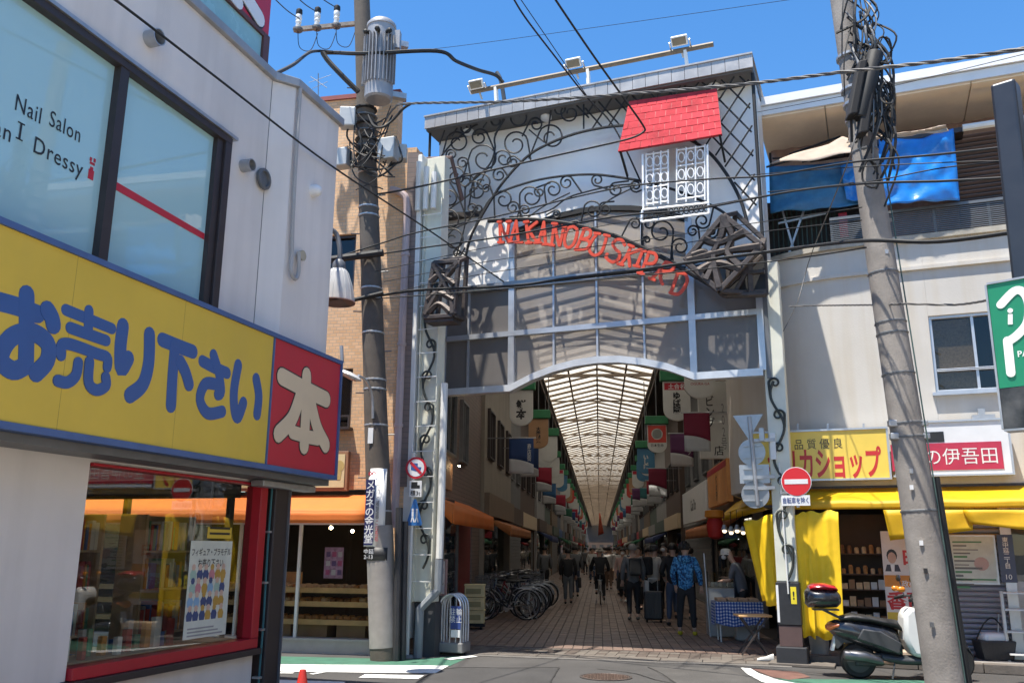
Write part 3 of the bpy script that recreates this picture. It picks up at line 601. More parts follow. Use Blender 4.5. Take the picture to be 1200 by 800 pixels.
def curl(cx, cy, r, tx, ty, dr=1, turns=1.35, th=.0145):
    a = math.atan2(ty - cy, tx - cx) + dr * 1.15; pts = [(tx, ty)]
    n = int(turns * 14)
    for i in range(n + 1):
        t = i / n; rr = r * (1 - .72 * t ** 1.3); pts.append((cx + rr * math.cos(a + dr * t * turns * 6.283), cy + rr * math.sin(a + dr * t * turns * 6.283)))
    return rod(pts, th, 'iron_scroll', 2, 5)
for c in [(536, 167, 13, 515, 196, 1), (562, 161, 10, 580, 178, -1), (567, 186, 17, 541, 214, 1), (604, 169, 15, 622, 188, -1), (606, 138, 13, 580, 158, 1), (646, 161, 15, 620, 186, 1), (668, 133, 12, 690, 138, -1), (655, 128, 9, 640, 170, 1),
          (529, 181, 6, 515, 210, 1), (542, 191, 7, 552, 212, -1), (590, 186, 10, 575, 200, 1), (601, 190, 7, 612, 190, -1), (534, 207, 12, 517, 226, 1), (546, 212, 9, 556, 232, -1), (565, 214, 11, 550, 240, 1), (585, 205, 8, 596, 208, -1),
          (526, 233, 11, 516, 250, 1), (557, 224, 12, 545, 247, 1), (570, 221, 5, 578, 230, -1), (527, 258, 13, 516, 284, 1), (553, 244, 6, 546, 262, -1), (561, 245, 5, 566, 252, 1), (531, 281, 14, 518, 303, 1), (519, 298, 5, 514, 285, -1), (536, 296, 5, 545, 290, 1),
          (590, 234, 11, 580, 256, 1), (601, 243, 7, 612, 257, -1), (622, 231, 13, 610, 258, 1), (632, 225, 6, 645, 214, -1), (648, 222, 10, 640, 238, 1), (664, 214, 8, 682, 226, -1), (700, 211, 7, 715, 222, 1), (695, 246, 11, 680, 266, 1), (709, 245, 8, 720, 236, -1),
          (652, 251, 5, 640, 252, 1), (722, 222, 8, 737, 212, -1), (745, 218, 7, 765, 217, 1), (744, 262, 7, 728, 278, 1), (760, 262, 8, 752, 288, 1), (775, 272, 14, 786, 305, -1), (758, 281, 4, 752, 290, 1), (797, 289, 10, 789, 309, 1), (812, 271, 7, 822, 300, -1), (823, 259, 9, 836, 243, 1), (834, 272, 7, 845, 255, 1),
          (675, 265, 6, 664, 262, 1), (615, 246, 6, 606, 256, 1), (628, 146, 8, 612, 160, 1), (580, 142, 7, 566, 150, 1), (545, 150, 8, 530, 160, 1)]: curl(*c)
# diamond lattice on the right
reg = guv([(686, 121), (877, 88), (889, 288), (874, 238), (858, 208), (838, 184), (812, 166), (770, 150), (725, 148), (688, 152)], IO)
def inside(u, v):
    c = False; j = len(reg) - 1
    for i in range(len(reg)):
        if (reg[i][1] > v) != (reg[j][1] > v) and u < (reg[j][0] - reg[i][0]) * (v - reg[i][1]) / (reg[j][1] - reg[i][1]) + reg[i][0]: c = not c
        j = i
    return c
for s_ in (1, -1):
    for k in range(-24, 26):
        run = None; N = 160
        for i in range(N + 1):
            v = 6.2 + 3.2 * i / N; u = -1.3 + k * .30 + s_ * (v - 7.8) * .72
            ins = inside(u, v)
            if ins and run is None: run = (u, v)
            if (not ins or i == N) and run is not None:
                if v - run[1] > .12: MB().tube([Gf.p(run[0], run[1], IO + .01 * s_), Gf.p(u, v, IO + .01 * s_)], .0155, 5).build('lattice_bar', IRON, GT)
                run = None
# small red roof: rows of shingles on a sloping board
RR = M('red_shingle', (.45, .045, .055), .85, spec=.15, var=.30, scale=3, bump=.3, bscale=60)
tl, tr_, br, bl = Gf.P(737, 119, .38), Gf.P(840, 104, .38), Gf.P(846, 157, .80), Gf.P(724, 177, .80)
def rq(s_, t, lift=0.0):
    nrm = (tr_ - tl).cross(bl - tl).normalized(); nrm = nrm if nrm.y < 0 else -nrm
    a = tl.lerp(tr_, s_); b = bl.lerp(br, s_); return a.lerp(b, t) + nrm * lift
RD = MB(); RD.hexa([rq(0, 0, -.05), rq(1, 0, -.05), rq(1, .995, -.05), rq(0, .995, -.05), rq(0, 0, -.004), rq(1, 0, -.004), rq(1, .995, -.004), rq(0, .995, -.004)])
red = RD.build('red_roof', M('red_board', (.40, .02, .03), .6), GT)
for j in range(7):
    n_ = 9; sh = (j % 2) * .5
    for i in range(n_ + (1 if sh else 0)):
        a = max(0, (i - sh) / n_); b = min(1, (i + 1 - sh) / n_)
        lo, hi = rnd.uniform(.006, .013), .003
        MB().hexa([rq(a + .003, j / 7, 0), rq(b - .003, j / 7, 0), rq(b - .003, (j + 1) / 7 + .012, .002), rq(a + .003, (j + 1) / 7 + .012, .002), rq(a + .003, j / 7, hi), rq(b - .003, j / 7, hi), rq(b - .003, (j + 1) / 7 + .012, lo), rq(a + .003, (j + 1) / 7 + .012, lo)]).build('shingle', RR, red)
for q_ in (rq(.02, .97), rq(.98, .97)): MB().bar(q_ - Z * .03, q_ - Z * .30 - Gf.n * .45, .03, .05).build('bracket', IRON, red)
# white window guard under it
WG = M('white_iron', (.85, .85, .84), .45, var=.08, scale=10)
def wbar(m, pts, r, off): m.tube(curve_pts([Gf.P(x, y, off) for x, y in pts], 4) if len(pts) > 2 else [Gf.P(x, y, off) for x, y in pts], r, 5)
gd = MB()
for pts in ([(753, 181), (754, 246)], [(829, 170), (830, 238)], [(753, 246), (830, 238)], [(752, 260), (831, 250)], [(752, 260), (753, 246)], [(831, 250), (830, 238)]): wbar(gd, pts, .02, .72)
gd = gd.build('window_guard', WG, GT)
for x0, x1, dy in ((757, 783, 0), (793, 826, -1)):
    m = MB(); f = lambda x: 180 - (x - 753) * .145
    g_ = lambda x: 246 - (x - 753) * .105
    for x in (x0, x0 + (x1 - x0) / 3, x0 + 2 * (x1 - x0) / 3, x1): wbar(m, [(x, f(x)), (x, g_(x) - 4)], .015, .68)
    for y_ in (2, 21, 41, 60): wbar(m, [(x0, f(x0) + y_), (x1, f(x1) + y_)], .014, .68)
    for cx in (x0 + (x1 - x0) / 6, x0 + (x1 - x0) / 2, x0 + 5 * (x1 - x0) / 6):
        for y_ in (11, 31, 50):
            c = f(cx) + y_; wbar(m, [(cx + 3.6 * math.cos(t * .5236), c + 5.5 * math.sin(t * .5236)) for t in range(13)], .010, .68)
    m.build('guard_leaf', WG, gd)
m = MB()
for i in range(13):
    cx = 757 + i * 5.9; c = 252.5 - (cx - 753) * .115; wbar(m, [(cx + 2.6 * math.cos(t * .785), c + 4.2 * math.sin(t * .785)) for t in range(9)], .009, .72)
m.build('guard_rings', IRON, gd)
MB().prism(Gf, guv([(757, 180), (828, 168), (828, 240), (757, 247)], .0), .004, .05).build('blind_window', M('grey_blind', (.66, .66, .64), .5), GT)
# hanging planter boxes of cast metal
def boxframe(name, front, fo, back, bo, webs, th, label=None):
    F_ = [Gf.P(x, y, fo) for x, y in front]; B_ = [Gf.P(x, y, bo) for x, y in back]
    m = MB(); k = len(F_)
    for i in range(k):
        m.bar(F_[i], F_[(i + 1) % k], th, th * .8); m.bar(B_[i], B_[(i + 1) % k], th * .9, th * .7); m.bar(F_[i], B_[i], th * .9, th * .7)
    o = m.build(name, RUSTI, GT, bevel=.01)
    for wq in webs:
        MB().tube(curve_pts([Gf.P(x, y, fo) for x, y in wq], 4), [th * .5 + th * .3 * abs(2 * i / (4 * (len(wq) - 1)) - 1) for i in range(4 * (len(wq) - 1) + 1)], 6).build('web', RUSTI, o, True)
    return o
b1 = boxframe('planter_box', [(509, 308), (538, 306), (531, 370), (498, 372)], 1.75, [(520, 305), (547, 302), (543, 374), (512, 378)], 1.46,
         [[(509, 310), (520, 330), (529, 350), (531, 368)], [(537, 308), (522, 326), (510, 348), (499, 369)], [(505, 330), (516, 322), (533, 334)], [(502, 352), (514, 343), (532, 352)], [(512, 312), (522, 318), (534, 312)], [(502, 366), (514, 356), (528, 366)]], .085)
MB().prism(Gf, guv([(498, 373), (531, 371), (531, 376), (498, 378)], 1.75), 1.47, 1.76).build('box_bottom', RUSTI, b1)
b2 = boxframe('planter_box', [(848, 253), (893, 288), (843, 341), (803, 306)], .85, [(862, 250), (895, 281), (898, 345), (850, 347)], .40,
         [[(848, 255), (846, 275), (836, 300), (843, 338)], [(890, 289), (866, 292), (842, 296), (806, 306)], [(826, 280), (842, 285), (872, 272)], [(820, 318), (838, 308), (868, 316)], [(848, 258), (858, 276), (852, 296), (868, 314)], [(812, 300), (826, 296), (834, 312), (828, 328)]], .10)
MB().prism(Gf, guv([(806, 306), (843, 338), (898, 345), (894, 284), (888, 288), (846, 340)], .5), .49, .5).build('dark_box_fill', IRON, b2)  # black plate added for the shaded inside of the box
w2 = MB()
for a, b in (((848, 340), (893, 300)), ((860, 345), (890, 290)), ((896, 318), (858, 322)), ((850, 346), (896, 344)), ((878, 300), (880, 345))): w2.bar(Gf.P(*a, .66), Gf.P(*b, .62), .08, .06)
w2.build('web', RUSTI, b2, bevel=.01); MB().bar(Gf.P(848, 345, .6), Gf.P(898, 343, .5), .14, .08).build('box_bottom', RUSTI, b2)
# red letters along the bar
LET = M('red_letters', (.62, .06, .02), .45, var=.1, scale=14)
def zl1(pts): return [(575 + x / 10, 245 + y / 10) for x, y in pts]
def zl2(pts): return [(690 + x / 8.89, 265 + y / 8.89) for x, y in pts]
LTR = [zl1(q_) for q_ in ()]
letters = [
 [zl1([(104, 150), (108, 270), (112, 388)]), zl1([(104, 155), (150, 270), (212, 388)]), zl1([(214, 148), (200, 250), (188, 300)]), zl1([(85, 150), (130, 146)]), zl1([(90, 390), (150, 388)]), zl1([(190, 150), (235, 142)])],
 [zl1([(298, 140), (255, 280), (225, 385)]), zl1([(298, 140), (312, 280), (325, 385)]), zl1([(262, 290), (316, 290)]), zl1([(200, 388), (252, 384)]), zl1([(285, 386), (370, 388)])],
 [zl1([(412, 150), (428, 280), (445, 392)]), zl1([(540, 152), (490, 190), (430, 245)]), zl1([(440, 238), (500, 330), (560, 390)]), zl1([(390, 152), (440, 146)]), zl1([(415, 398), (480, 394)]), zl1([(515, 396), (590, 392)])],
 [zl1([(622, 152), (590, 280), (555, 385)]), zl1([(622, 152), (632, 280), (642, 410)]), zl1([(590, 300), (635, 300)]), zl1([(600, 412), (675, 412)])],
 [zl1([(745, 168), (728, 290), (712, 420)]), zl1([(748, 172), (772, 300), (802, 424)]), zl1([(858, 205), (836, 310), (808, 424)]), zl1([(722, 168), (775, 172)]), zl1([(690, 420), (740, 424)]), zl1([(838, 200), (880, 208)])],
 [zl1([(960, 205), (905, 225), (868, 320), (868, 410), (905, 448), (960, 420), (1000, 330), (1010, 240), (970, 205)])],
 [zl1([(1095, 235), (1050, 350), (995, 470)]), zl1([(1085, 232), (1150, 235), (1172, 285), (1140, 335), (1060, 350)]), zl1([(1060, 350), (1135, 368), (1160, 415), (1110, 465), (990, 472)])],
 [zl2([(85, 75), (20, 170), (5, 250), (55, 302), (125, 270), (165, 180), (185, 95)]), zl2([(60, 72), (115, 78)]), zl2([(160, 90), (215, 102)])],
 [zl2([(372, 195), (345, 145), (285, 140), (250, 185), (275, 235), (318, 280), (305, 345), (240, 372), (180, 325), (190, 290)])],
 [zl2([(440, 205), (390, 310), (330, 400)]), zl2([(535, 245), (470, 265), (405, 290)]), zl2([(410, 285), (420, 350), (425, 415)]), zl2([(415, 195), (465, 215)]), zl2([(300, 392), (355, 404)])],
 [zl2([(560, 255), (530, 330), (495, 415)]), zl2([(535, 245), (590, 262)]), zl2([(470, 410), (525, 420)])],
 [zl2([(625, 272), (585, 380), (540, 490)]), zl2([(622, 270), (685, 285), (705, 335), (670, 385), (590, 388)]), zl2([(510, 482), (570, 500)])],
 [zl2([(800, 372), (730, 460), (655, 545)]), zl2([(800, 372), (870, 400), (880, 440), (830, 470), (745, 465)]), zl2([(752, 470), (745, 540), (765, 600)]), zl2([(630, 540), (685, 560)])],
 [zl2([(925, 490), (890, 590), (855, 685)]), zl2([(915, 485), (995, 495), (1025, 555), (995, 635), (930, 705), (845, 690)])],
]
for ch in letters:
    m = MB()
    for k, q_ in enumerate(ch): stroke(m, Gf, [Gf.uv(x, y, IO + .04) for x, y in q_], .052 if len(q_) > 2 else .046, IO + .01, IO + .04 + .003 * k, smoothc=len(q_) > 2)
    m.build('letter', LET, GT)
# light rail with three floodlights over the cornice
lr = thing('light_rail', 'pale pipe rail on white posts along the top of the gate', 'rail', Gf.P(690, 103, .3))
MB().tube([Gf.P(553, 108, .3), Gf.P(836, 52, .3)], .045, 8).build('rail_pipe', M('weathered_steel', (.15, .12, .085), .6, .2, var=.2, scale=6), lr)
for (xa, ya), (xb, yb) in (((581, 103), (582, 122)), ((689, 82), (690, 108)), ((803, 60), (806, 84))):
    MB().bar(Gf.P(xa, ya, .3), Gf.P(xb, yb, .3), .09, .05).build('rail_post', WHITEP, lr)
for (x, y), lb in zip(((558, 99), (672, 74), (796, 48)), ('white floodlight on the left end of the gate top rail', 'white floodlight on the middle of the gate top rail', 'white floodlight on the highest right part of the gate top rail')):
    c = Gf.P(x, y, .42); fl = thing('floodlight', lb, 'floodlight', c, 'floodlights on top of the gate')
    f = Frame(c, Gf.u, (Gf.n * .75 - Z * .66).normalized(), (Z * .75 + Gf.n * .66).normalized())
    MB().bx(f, -.14, .14, -.085, .085, -.05, .03).build('housing', WHITEP, fl, bevel=.015)
    MB().bx(f, -.115, .115, -.062, .062, .031, .035).build('lens', M('lamp_lens', (.25, .22, .16), .15, coat=.5), fl)
    m = MB().bar(f.p(-.17, 0, 0), f.p(-.17, -.16, -.06), .02, .03).bar(f.p(.17, 0, 0), f.p(.17, -.16, -.06), .02, .03).bar(f.p(-.18, -.16, -.06), f.p(.18, -.16, -.06), .03, .02); m.build('yoke', STEEL, fl)
    MB().tube([f.p(0, -.16, -.06), f.p(.02, -.3, -.05)], .02).build('stem', STEEL, fl)
# ---------------------------------------------------------------- gate columns
VINE = M('vine_iron', (.045, .05, .045), .5, .3)
def vine(parent, fr, u, z0, z1, wdt, off, per=.52):
    pts = []; n = int((z1 - z0) / per * 8)
    for i in range(n + 1):
        z_ = z0 + (z1 - z0) * i / n; pts.append(fr.p(u + wdt * math.sin((z_ - z0) / per * math.pi), z_, off))
    MB().tube(pts, .020, 6).build('vine_stem', VINE, parent, True)
    k = 0; z_ = z0 + per * .5
    while z_ < z1 - .1:
        sd_ = 1 if k % 2 == 0 else -1; c = (u + sd_ * wdt * .15, z_ + .17); r_ = wdt * 1.0; P_ = [fr.p(u + sd_ * wdt, z_ - .02, off)]
        for i in range(15):
            t = i / 14; a = (0 if sd_ > 0 else math.pi) + sd_ * t * 5.6; rr = r_ * (1 - .65 * t); P_.append(fr.p(c[0] + rr * math.cos(a), c[1] + rr * math.sin(a), off + .006))
        MB().tube(curve_pts(P_, 2), [.020 - .006 * i / (2 * 15) for i in range(2 * 15 + 1)], 5).build('vine_curl', VINE, parent, True)
        z_ += per; k += 1
CF = 1.42
LC = thing('arcade_column', 'white gate column on the left with ladder rungs and iron vines', 'column', Gf.p(-5.6, 0, 1), 'columns of the arcade gate')
ca, cb, cc_, cd_ = (Gf.uv(x, 450, CF)[0] for x in (468, 486, 489, 511))
MB().bx(Gf, ca, ca + (cb - ca) * .45, .25, 8.3, CF - .28, CF - .02).bx(Gf, ca + (cb - ca) * .5, cb, .25, 8.25, CF - .28, CF).build('white_pilaster', WHITEP, LC, bevel=.01)
MB().bx(Gf, cc_, cd_, .80, 8.2, CF - .30, CF - .10).build('scroll_panel', IVORY, LC, bevel=.01)
rl = MB().bx(Gf, cc_, cc_ + .018, .80, 7.4, CF - .099, CF - .03).bx(Gf, cd_ - .018, cd_, .80, 7.4, CF - .099, CF - .03)
rl.build('column_rail', IVORY, LC)
for i in range(16):
    MB().bx(Gf, cc_ - .01, cd_ + .01, 1.1 + i * .40, 1.114 + i * .40, CF + .001, CF + .012).build('rung', WHITEP, LC)
vine(LC, Gf, (cc_ + cd_) / 2 + .01, 1.3, 5.9, .095, CF - .04)
m = MB(); m.tube([Gf.p(ca - .02, 8.32, CF - .3), Gf.p(cd_ + .02, 8.25, CF - .3), Gf.p(cd_ + .06, 7.6, CF - .7)], .04, 6); m.build('top_frame', M('rusty_frame', (.13, .08, .07), .7, var=.3, scale=12), LC)
for k in range(3): MB().tube([Gf.p(ca + .24 + .15 * k, 7.2, CF + .02), Gf.p(ca + .24 + .15 * k, 8.1 - .12 * k, CF + .02)], .05, 8).build('vent_pipe', WHITEP, LC)
MB().bx(Gf, cc_, cd_ + .02, 0, .79, CF - .34, CF - .14).build('column_base', M('dark_base', (.05, .05, .055), .6), LC)
dp = thing('drain_pipe', 'bent grey drain pipe under the left gate column', 'pipe', Gf.p(cd_, 0, 1))
MB().tube(curve_pts([Gf.p(cd_ + .1, 4.2, CF - .1), Gf.p(cd_ + .1, 2.5, CF - .1), Gf.p(cd_ + .1, 1.45, CF - .08)], 3), .058, 8).build('upper_pipe', WHITEP, dp, True)
MB().tube([Gf.p(cd_ + .1, 1.44, CF - .08), Gf.p(cd_ + .1, .98, CF - .06), Gf.p(cd_ - .16, .70, CF + .02), Gf.p(cd_ - .17, .0, CF + .02)], .068, 8).build('lower_pipe', M('pipe_grey', (.20, .22, .24), .5), dp)
RC = thing('arcade_column', 'white gate column on the right with iron vines and black wrapped base', 'column', Gf.p(0.02, 0, 0), 'columns of the arcade gate')
MB().bx(Gf, -.13, .17, 1.17, 6.1, -.30, 0).build('column_shaft', IVORY, RC, bevel=.012)
MB().bx(Gf, -.12, -.0, 6.11, 9.25, -.28, -.05).build('upper_shaft', WHITEP, RC)
MB().bx(Gf, -.145, .19, .56, 1.165, -.32, .02).build('black_wrap', M('wrap_black', (.022, .022, .025), .45, var=.2, scale=14), RC, bevel=.012)
MB().bx(Gf, -.135, .18, .27, .555, -.31, .01).build('brown_band', M('band_brown', (.10, .06, .055), .6), RC)
MB().bx(Gf, -.19, .24, .0, .265, -.34, .06).build('base_block', M('base_black', (.025, .026, .03), .6, var=.2, scale=9), RC, bevel=.015)
MB().bx(Gf, .06, .14, .86, 1.10, .021, .024).build('yellow_label', C_('label_yellow', (.8, .65, .03)), RC)
text('!', Gf, .10, .98, .14, BLK, RC, n=.024, bold=.02)
MB().bx(Gf, -.144, -.11, .60, 1.12, .021, .024).build('white_label', WHITE, RC)
MB().tube([Gf.p(.01, 2.9, .02), Gf.p(.03, 1.0, .035)], .012, 6).build('conduit', WHITEP, RC)
vine(RC, Gf, .03, 1.2, 4.15, .09, .018, .5)
MB().bx(Gf, -.10, -.02, 2.95, 3.35, .001, .07).build('relay_box', WHITEP, RC)
pd = MB().bx(Gf, -.30, .6, 0, .045, -.4, .10); tag(pd.build('column_plinth', KERB, bevel=.01), 'low concrete plinth under the right gate column', 'plinth')
# ---------------------------------------------------------------- arcade roof
AW, AZ, AP, AY0, AY1 = 2.0, 7.5, 7.98, 15.2, 235
ROOFM = M('roof_sheet', (.57, .51, .41), .55, var=.10, scale=-.8, trans=.80, streak=0)
AR_ = thing('arcade_roof', 'translucent ridged roof over the shopping arcade', 'roof', (0, 30, AZ))
for s_ in (-1, 1):
    m = MB(); n = 244; L_ = (AY1 - AY0) / n
    for i in range(n):
        y0 = AY0 + L_ * i; m.add([V((s_ * AW, y0, AZ + .01)), V((0, y0, AP)), V((0, y0 + L_ - .02, AP)), V((s_ * AW, y0 + L_ - .02, AZ + .01))], [(0, 1, 2, 3)])
    tag(m.build('roof_sheet', ROOFM, AR_), kind='stuff')
PUR = M('purlin', (.25, .195, .145), .6, .2)
m = MB()
for i in range(205):
    y0 = AY0 + .1 + 1.07 * i
    for s_ in (-1, 1): m.bar(V((s_ * AW, y0, AZ - .03)), V((0, y0, AP - .04)), .15 + .06 * (i % 3 == 0), .06)
tag(m.build('purlins', PUR, AR_), kind='stuff')
for x, z_, w_ in ((0, AP - .08, .06), (-AW / 2, (AZ + AP) / 2 - .08, .06), (AW / 2, (AZ + AP) / 2 - .08, .06)):
    MB().bar(V((x, AY0, z_)), V((x, AY1, z_)), w_, .07).build('ridge_bar', PUR, AR_)
for s_ in (-1, 1):
    MB().bar(V((s_ * (AW + .03), AY0, AZ - .04)), V((s_ * (AW + .03), AY1, AZ - .04)), .06, .22).build('girder', M('girder_brown', (.10, .065, .05), .6, .2), AR_)
    MB().bar(V((s_ * (AW - .10), AY0, AZ - .17)), V((s_ * (AW - .10), AY1, AZ - .17)), .12, .07).build('gutter', M('gutter_tan', (.30, .24, .19), .5, .3), AR_)
for i in range(40):
    y0 = 19 + i * 5.4
    MB().bar(V((-AW, y0, AZ - .1)), V((AW, y0, AZ - .1)), .055 if i % 2 else .09, .055 if i % 2 else .10).build('tie_bar', PUR, AR_)
    if i % 2: MB().tube([V((AW * .96 * math.cos(math.pi * (.08 + .84 * k / 10)), y0 + 2.2, AZ - .25 + .5 * math.sin(math.pi * (.08 + .84 * k / 10)))) for k in range(11)], .022, 5).build('arch_rib', PUR, AR_)
DK = M('deck_dark', (.06, .05, .045), .8)
for s_ in (-1, 1): MB().bx(WORLD, *(sorted((s_ * 2.06, s_ * 3.6))), AZ + .05, AZ + .15, AY0 - .1, AY1).build('side_deck', DK, AR_)
MB().bx(WORLD, -4, 4, 3.2, 8.5, AY1, AY1 + .2).build('end_gable', DK, AR_)
# ---------------------------------------------------------------- brick building with the bakery
BB = thing('brick_building', 'orange brick tiled building with a bakery under an orange awning', 'building', Bf.p(-2, 0, -2))
BU = .42; ZH = 2.02
bx_ = [Bf.uv(x, y) for x, y in ((375, 348), (418, 270), (376, 500), (414, 430))]
w1 = (bx_[0][0] - .8, bx_[1][0], Bf.uv(395, 342)[1], Bf.uv(395, 275)[1]); w2_ = (bx_[2][0] - .6, bx_[3][0], Bf.uv(395, 503)[1], Bf.uv(395, 432)[1])
m = MB()
us = sorted([w1, w2_], key=lambda q_: q_[2])
lo = us[0]; hi = us[1]
m.bx(Bf, -8, BU, ZH + .5, lo[2], -.25, 0).bx(Bf, -8, lo[0], lo[2], lo[3], -.25, 0).bx(Bf, lo[1], BU, lo[2], lo[3], -.25, 0)
m.bx(Bf, -8, BU, lo[3], hi[2], -.25, 0).bx(Bf, -8, hi[0], hi[2], hi[3], -.25, 0).bx(Bf, hi[1], BU, hi[2], hi[3], -.25, 0)
m.bx(Bf, -8, BU, hi[3], 8.4, -.25, 0).bx(Bf, -8, .05, 8.4, 9.45, -.25, 0)
m.bx(Bf, .06, BU, 0, ZH + .5, -.25, -.002).bx(Bf, -8, -6.5, 0, ZH + .5, -.25, -.002)
m.build('brick_wall', BRICK, BB)
MB().bx(Bf, -8, .09, 9.451, 9.53, -.3, .04).build('coping', M('red_coping', (.25, .06, .05), .6), BB)
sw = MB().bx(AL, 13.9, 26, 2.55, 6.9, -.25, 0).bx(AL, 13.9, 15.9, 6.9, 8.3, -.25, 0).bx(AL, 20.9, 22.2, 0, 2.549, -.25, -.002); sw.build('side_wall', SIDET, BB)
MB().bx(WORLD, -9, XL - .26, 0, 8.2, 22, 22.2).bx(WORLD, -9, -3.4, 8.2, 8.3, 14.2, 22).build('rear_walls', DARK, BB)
WGL = glass('window_glass', (.62, .64, .64), 1.6, .01)
def window(parent, fr, u0, u1, v0, v1, frame, pane, n=-.12, bars=(.5,), t=.05, back=True, name='window'):
    f = MB().bx(fr, u0, u1, v0, v0 + t, n - .05, n + .06).bx(fr, u0, u1, v1 - t, v1, n - .05, n + .06).bx(fr, u0, u0 + t, v0 + t + .001, v1 - t - .001, n - .05, n + .06).bx(fr, u1 - t, u1, v0 + t + .001, v1 - t - .001, n - .05, n + .06).build(name, frame, parent, bevel=.004)
    xs = [u0 + t] + [u0 + (u1 - u0) * b for b in bars] + [u1 - t]
    for a, b in zip(xs, xs[1:]): MB().bx(fr, a + .001, b - .001, v0 + t, v1 - t, n - .01, n).build('pane', pane, f)
    for b in bars: MB().bx(fr, u0 + (u1 - u0) * b - .02, u0 + (u1 - u0) * b + .02, v0 + t + .002, v1 - t - .002, n - .04, n + .045).build('sash', frame, f)
    if back: MB().bx(fr, u0 - .2, u1 + .2, v0 - .2, v1 + .2, n - .5, n - .45).build('blind', DARK, f)  # near-black sheet stands in for the unlit room behind the panes
    return f
window(BB, Bf, *w1, BROWNM, WGL, bars=(.55,)); window(BB, Bf, *w2_, BROWNM, WGL, bars=(.6,))
MB().bx(Bf, w2_[0], w2_[1] + .05, w2_[2] - .02, w2_[2] + .02, .001, .18).bx(Bf, w2_[0], w2_[1] + .05, w2_[2] + .18, w2_[2] + .21, .15, .18).bx(Bf, w2_[1] + .02, w2_[1] + .05, w2_[2] + .02, w2_[2] + .18, .15, .18).build('window_rail', BROWNM, BB)
for k, (y0, y1, z0, z1) in enumerate(((16.4, 17.9, 3.4, 4.9), (18.7, 19.6, 3.4, 4.75))): window(BB, AL, y0, y1, z0, z1, GREYM, WGL, n=.02, bars=(.5,), back=True)
# signboard of the bakery
a = Bf.uv(333, 577, .12); b = Bf.uv(408, 528, .12)
sb = MB().bx(Bf, a[0] - 1.2, b[0], a[1] + .03, b[1], .001, .10).build('signboard', M('wood_frame', (.30, .15, .08), .6, var=.2), BB, bevel=.01)
MB().bx(Bf, a[0] - 1.15, b[0] - .05, a[1] + .08, b[1] - .05, .101, .112).build('sign_face', M('cream_board', (.62, .50, .28), .5, var=.1, scale=2), sb)
m = MB(); u, v = Bf.uv(397, 550, .12); m.lathe([(.09, 0), (.09, .004)], Bf.p(u, v + .06, .112), Bf.n, 14); m.prism(Bf, [(u - .03, v - .16), (u + .03, v - .16), (u + .05, v - .03), (u - .05, v - .03)], .112, .116); m.build('emblem', M('sign_gold', (.45, .33, .12), .5), sb)
# awning: sloping cloth and scalloped valance over the corner
ORA = M('orange_canvas', (.74, .20, .035), .7, var=.07, scale=2.5, trans=.25)
za = Bf.uv(400, 577)[1] - .02
def awning(name, parent, fr, u0, u1, ztop, zfront, out, drop, mat, waves=6, amp=.012):
    m = MB(); nn = 24
    m.grid(lambda s_, t: fr.p(u0 + (u1 - u0) * s_, ztop + (zfront - ztop) * t - .02 * math.sin(math.pi * t) + amp * .6 * math.sin(s_ * waves * 6.28) * t, out * t + .01), nn, 4)
    m.grid(lambda s_, t: fr.p(u0 + (u1 - u0) * s_, zfront - drop * t + amp * .6 * math.sin(s_ * waves * 6.28) * (1 - t), out + .01 + amp * t * math.sin(s_ * waves * 6.28 + 1.3)), nn, 3)
    for uu in (u0, u1): m.add([fr.p(uu, ztop, .01), fr.p(uu, zfront, out + .01), fr.p(uu, zfront - drop, out + .01)], [(0, 1, 2)])
    return m.build(name, mat, parent, True, solid=.006, angle=50)
awning('awning', BB, Bf, -6.8, .02, 2.42, 2.14, .56, .17, ORA, 11)
awning('awning', BB, AL, 14.6, 20.4, 2.55, 2.30, .55, .30, ORA, 6)
# bakery window: base, frame, panes, shelves with bread
MB().bx(Bf, -6.5, .06, 0, .19, -.2, .03).bx(Bf, -6.5, .06, .191, .225, -.2, .05).build('window_base', M('pale_stone', (.45, .43, .39), .6, var=.12), BB)
sf = MB().bx(Bf, -6.5, .06, 1.96, 2.1, -.1, -.01)
for x in (347, 437): u = Bf.uv(x, 690)[0]; sf.bx(Bf, u - .022, u + .022, .226, 1.959, -.09, -.03)
sf.bx(Bf, -2.4, -2.36, .226, 1.959, -.09, -.03)
sf = sf.build('shop_front_frame', WHITEP, BB)
um = Bf.uv(347, 690)[0]
BKG = glass('bakery_glass', (.86, .87, .85), 1.5)
for a, b in ((-6.4, -4.5), (-4.48, -2.41), (-2.35, um - .024), (um + .024, .0)): MB().bx(Bf, a, b, .23, 1.955, -.065, -.058).build('pane', BKG, sf)
MB().bx(Bf, -6.5, .06, .0, 2.5, -3.2, -3.1).bx(Bf, -6.5, .4, 0, .02, -3.1, -.2).bx(Bf, -6.5, -6.45, 0, 2.5, -3.1, -.25).bx(Bf, -6.5, .4, 2.45, 2.5, -3.1, -.25).build('shop_room', M('room_brown', (.05, .04, .035), .8), BB)
OAK = M('oak_shelf', (.72, .44, .20), .5, var=.15, scale=5)
sh = thing('bread_shelf', 'three tier wooden bread shelf behind the bakery window', 'shelf', Bf.p(-.8, .23, -.4))
BREADS = [M('bread_crust', (.55, .28, .10), .6, var=.3, scale=14), M('bread_pale', (.75, .55, .32), .6, var=.2, scale=14), M('bread_dark', (.28, .13, .05), .5, var=.3, scale=14)]
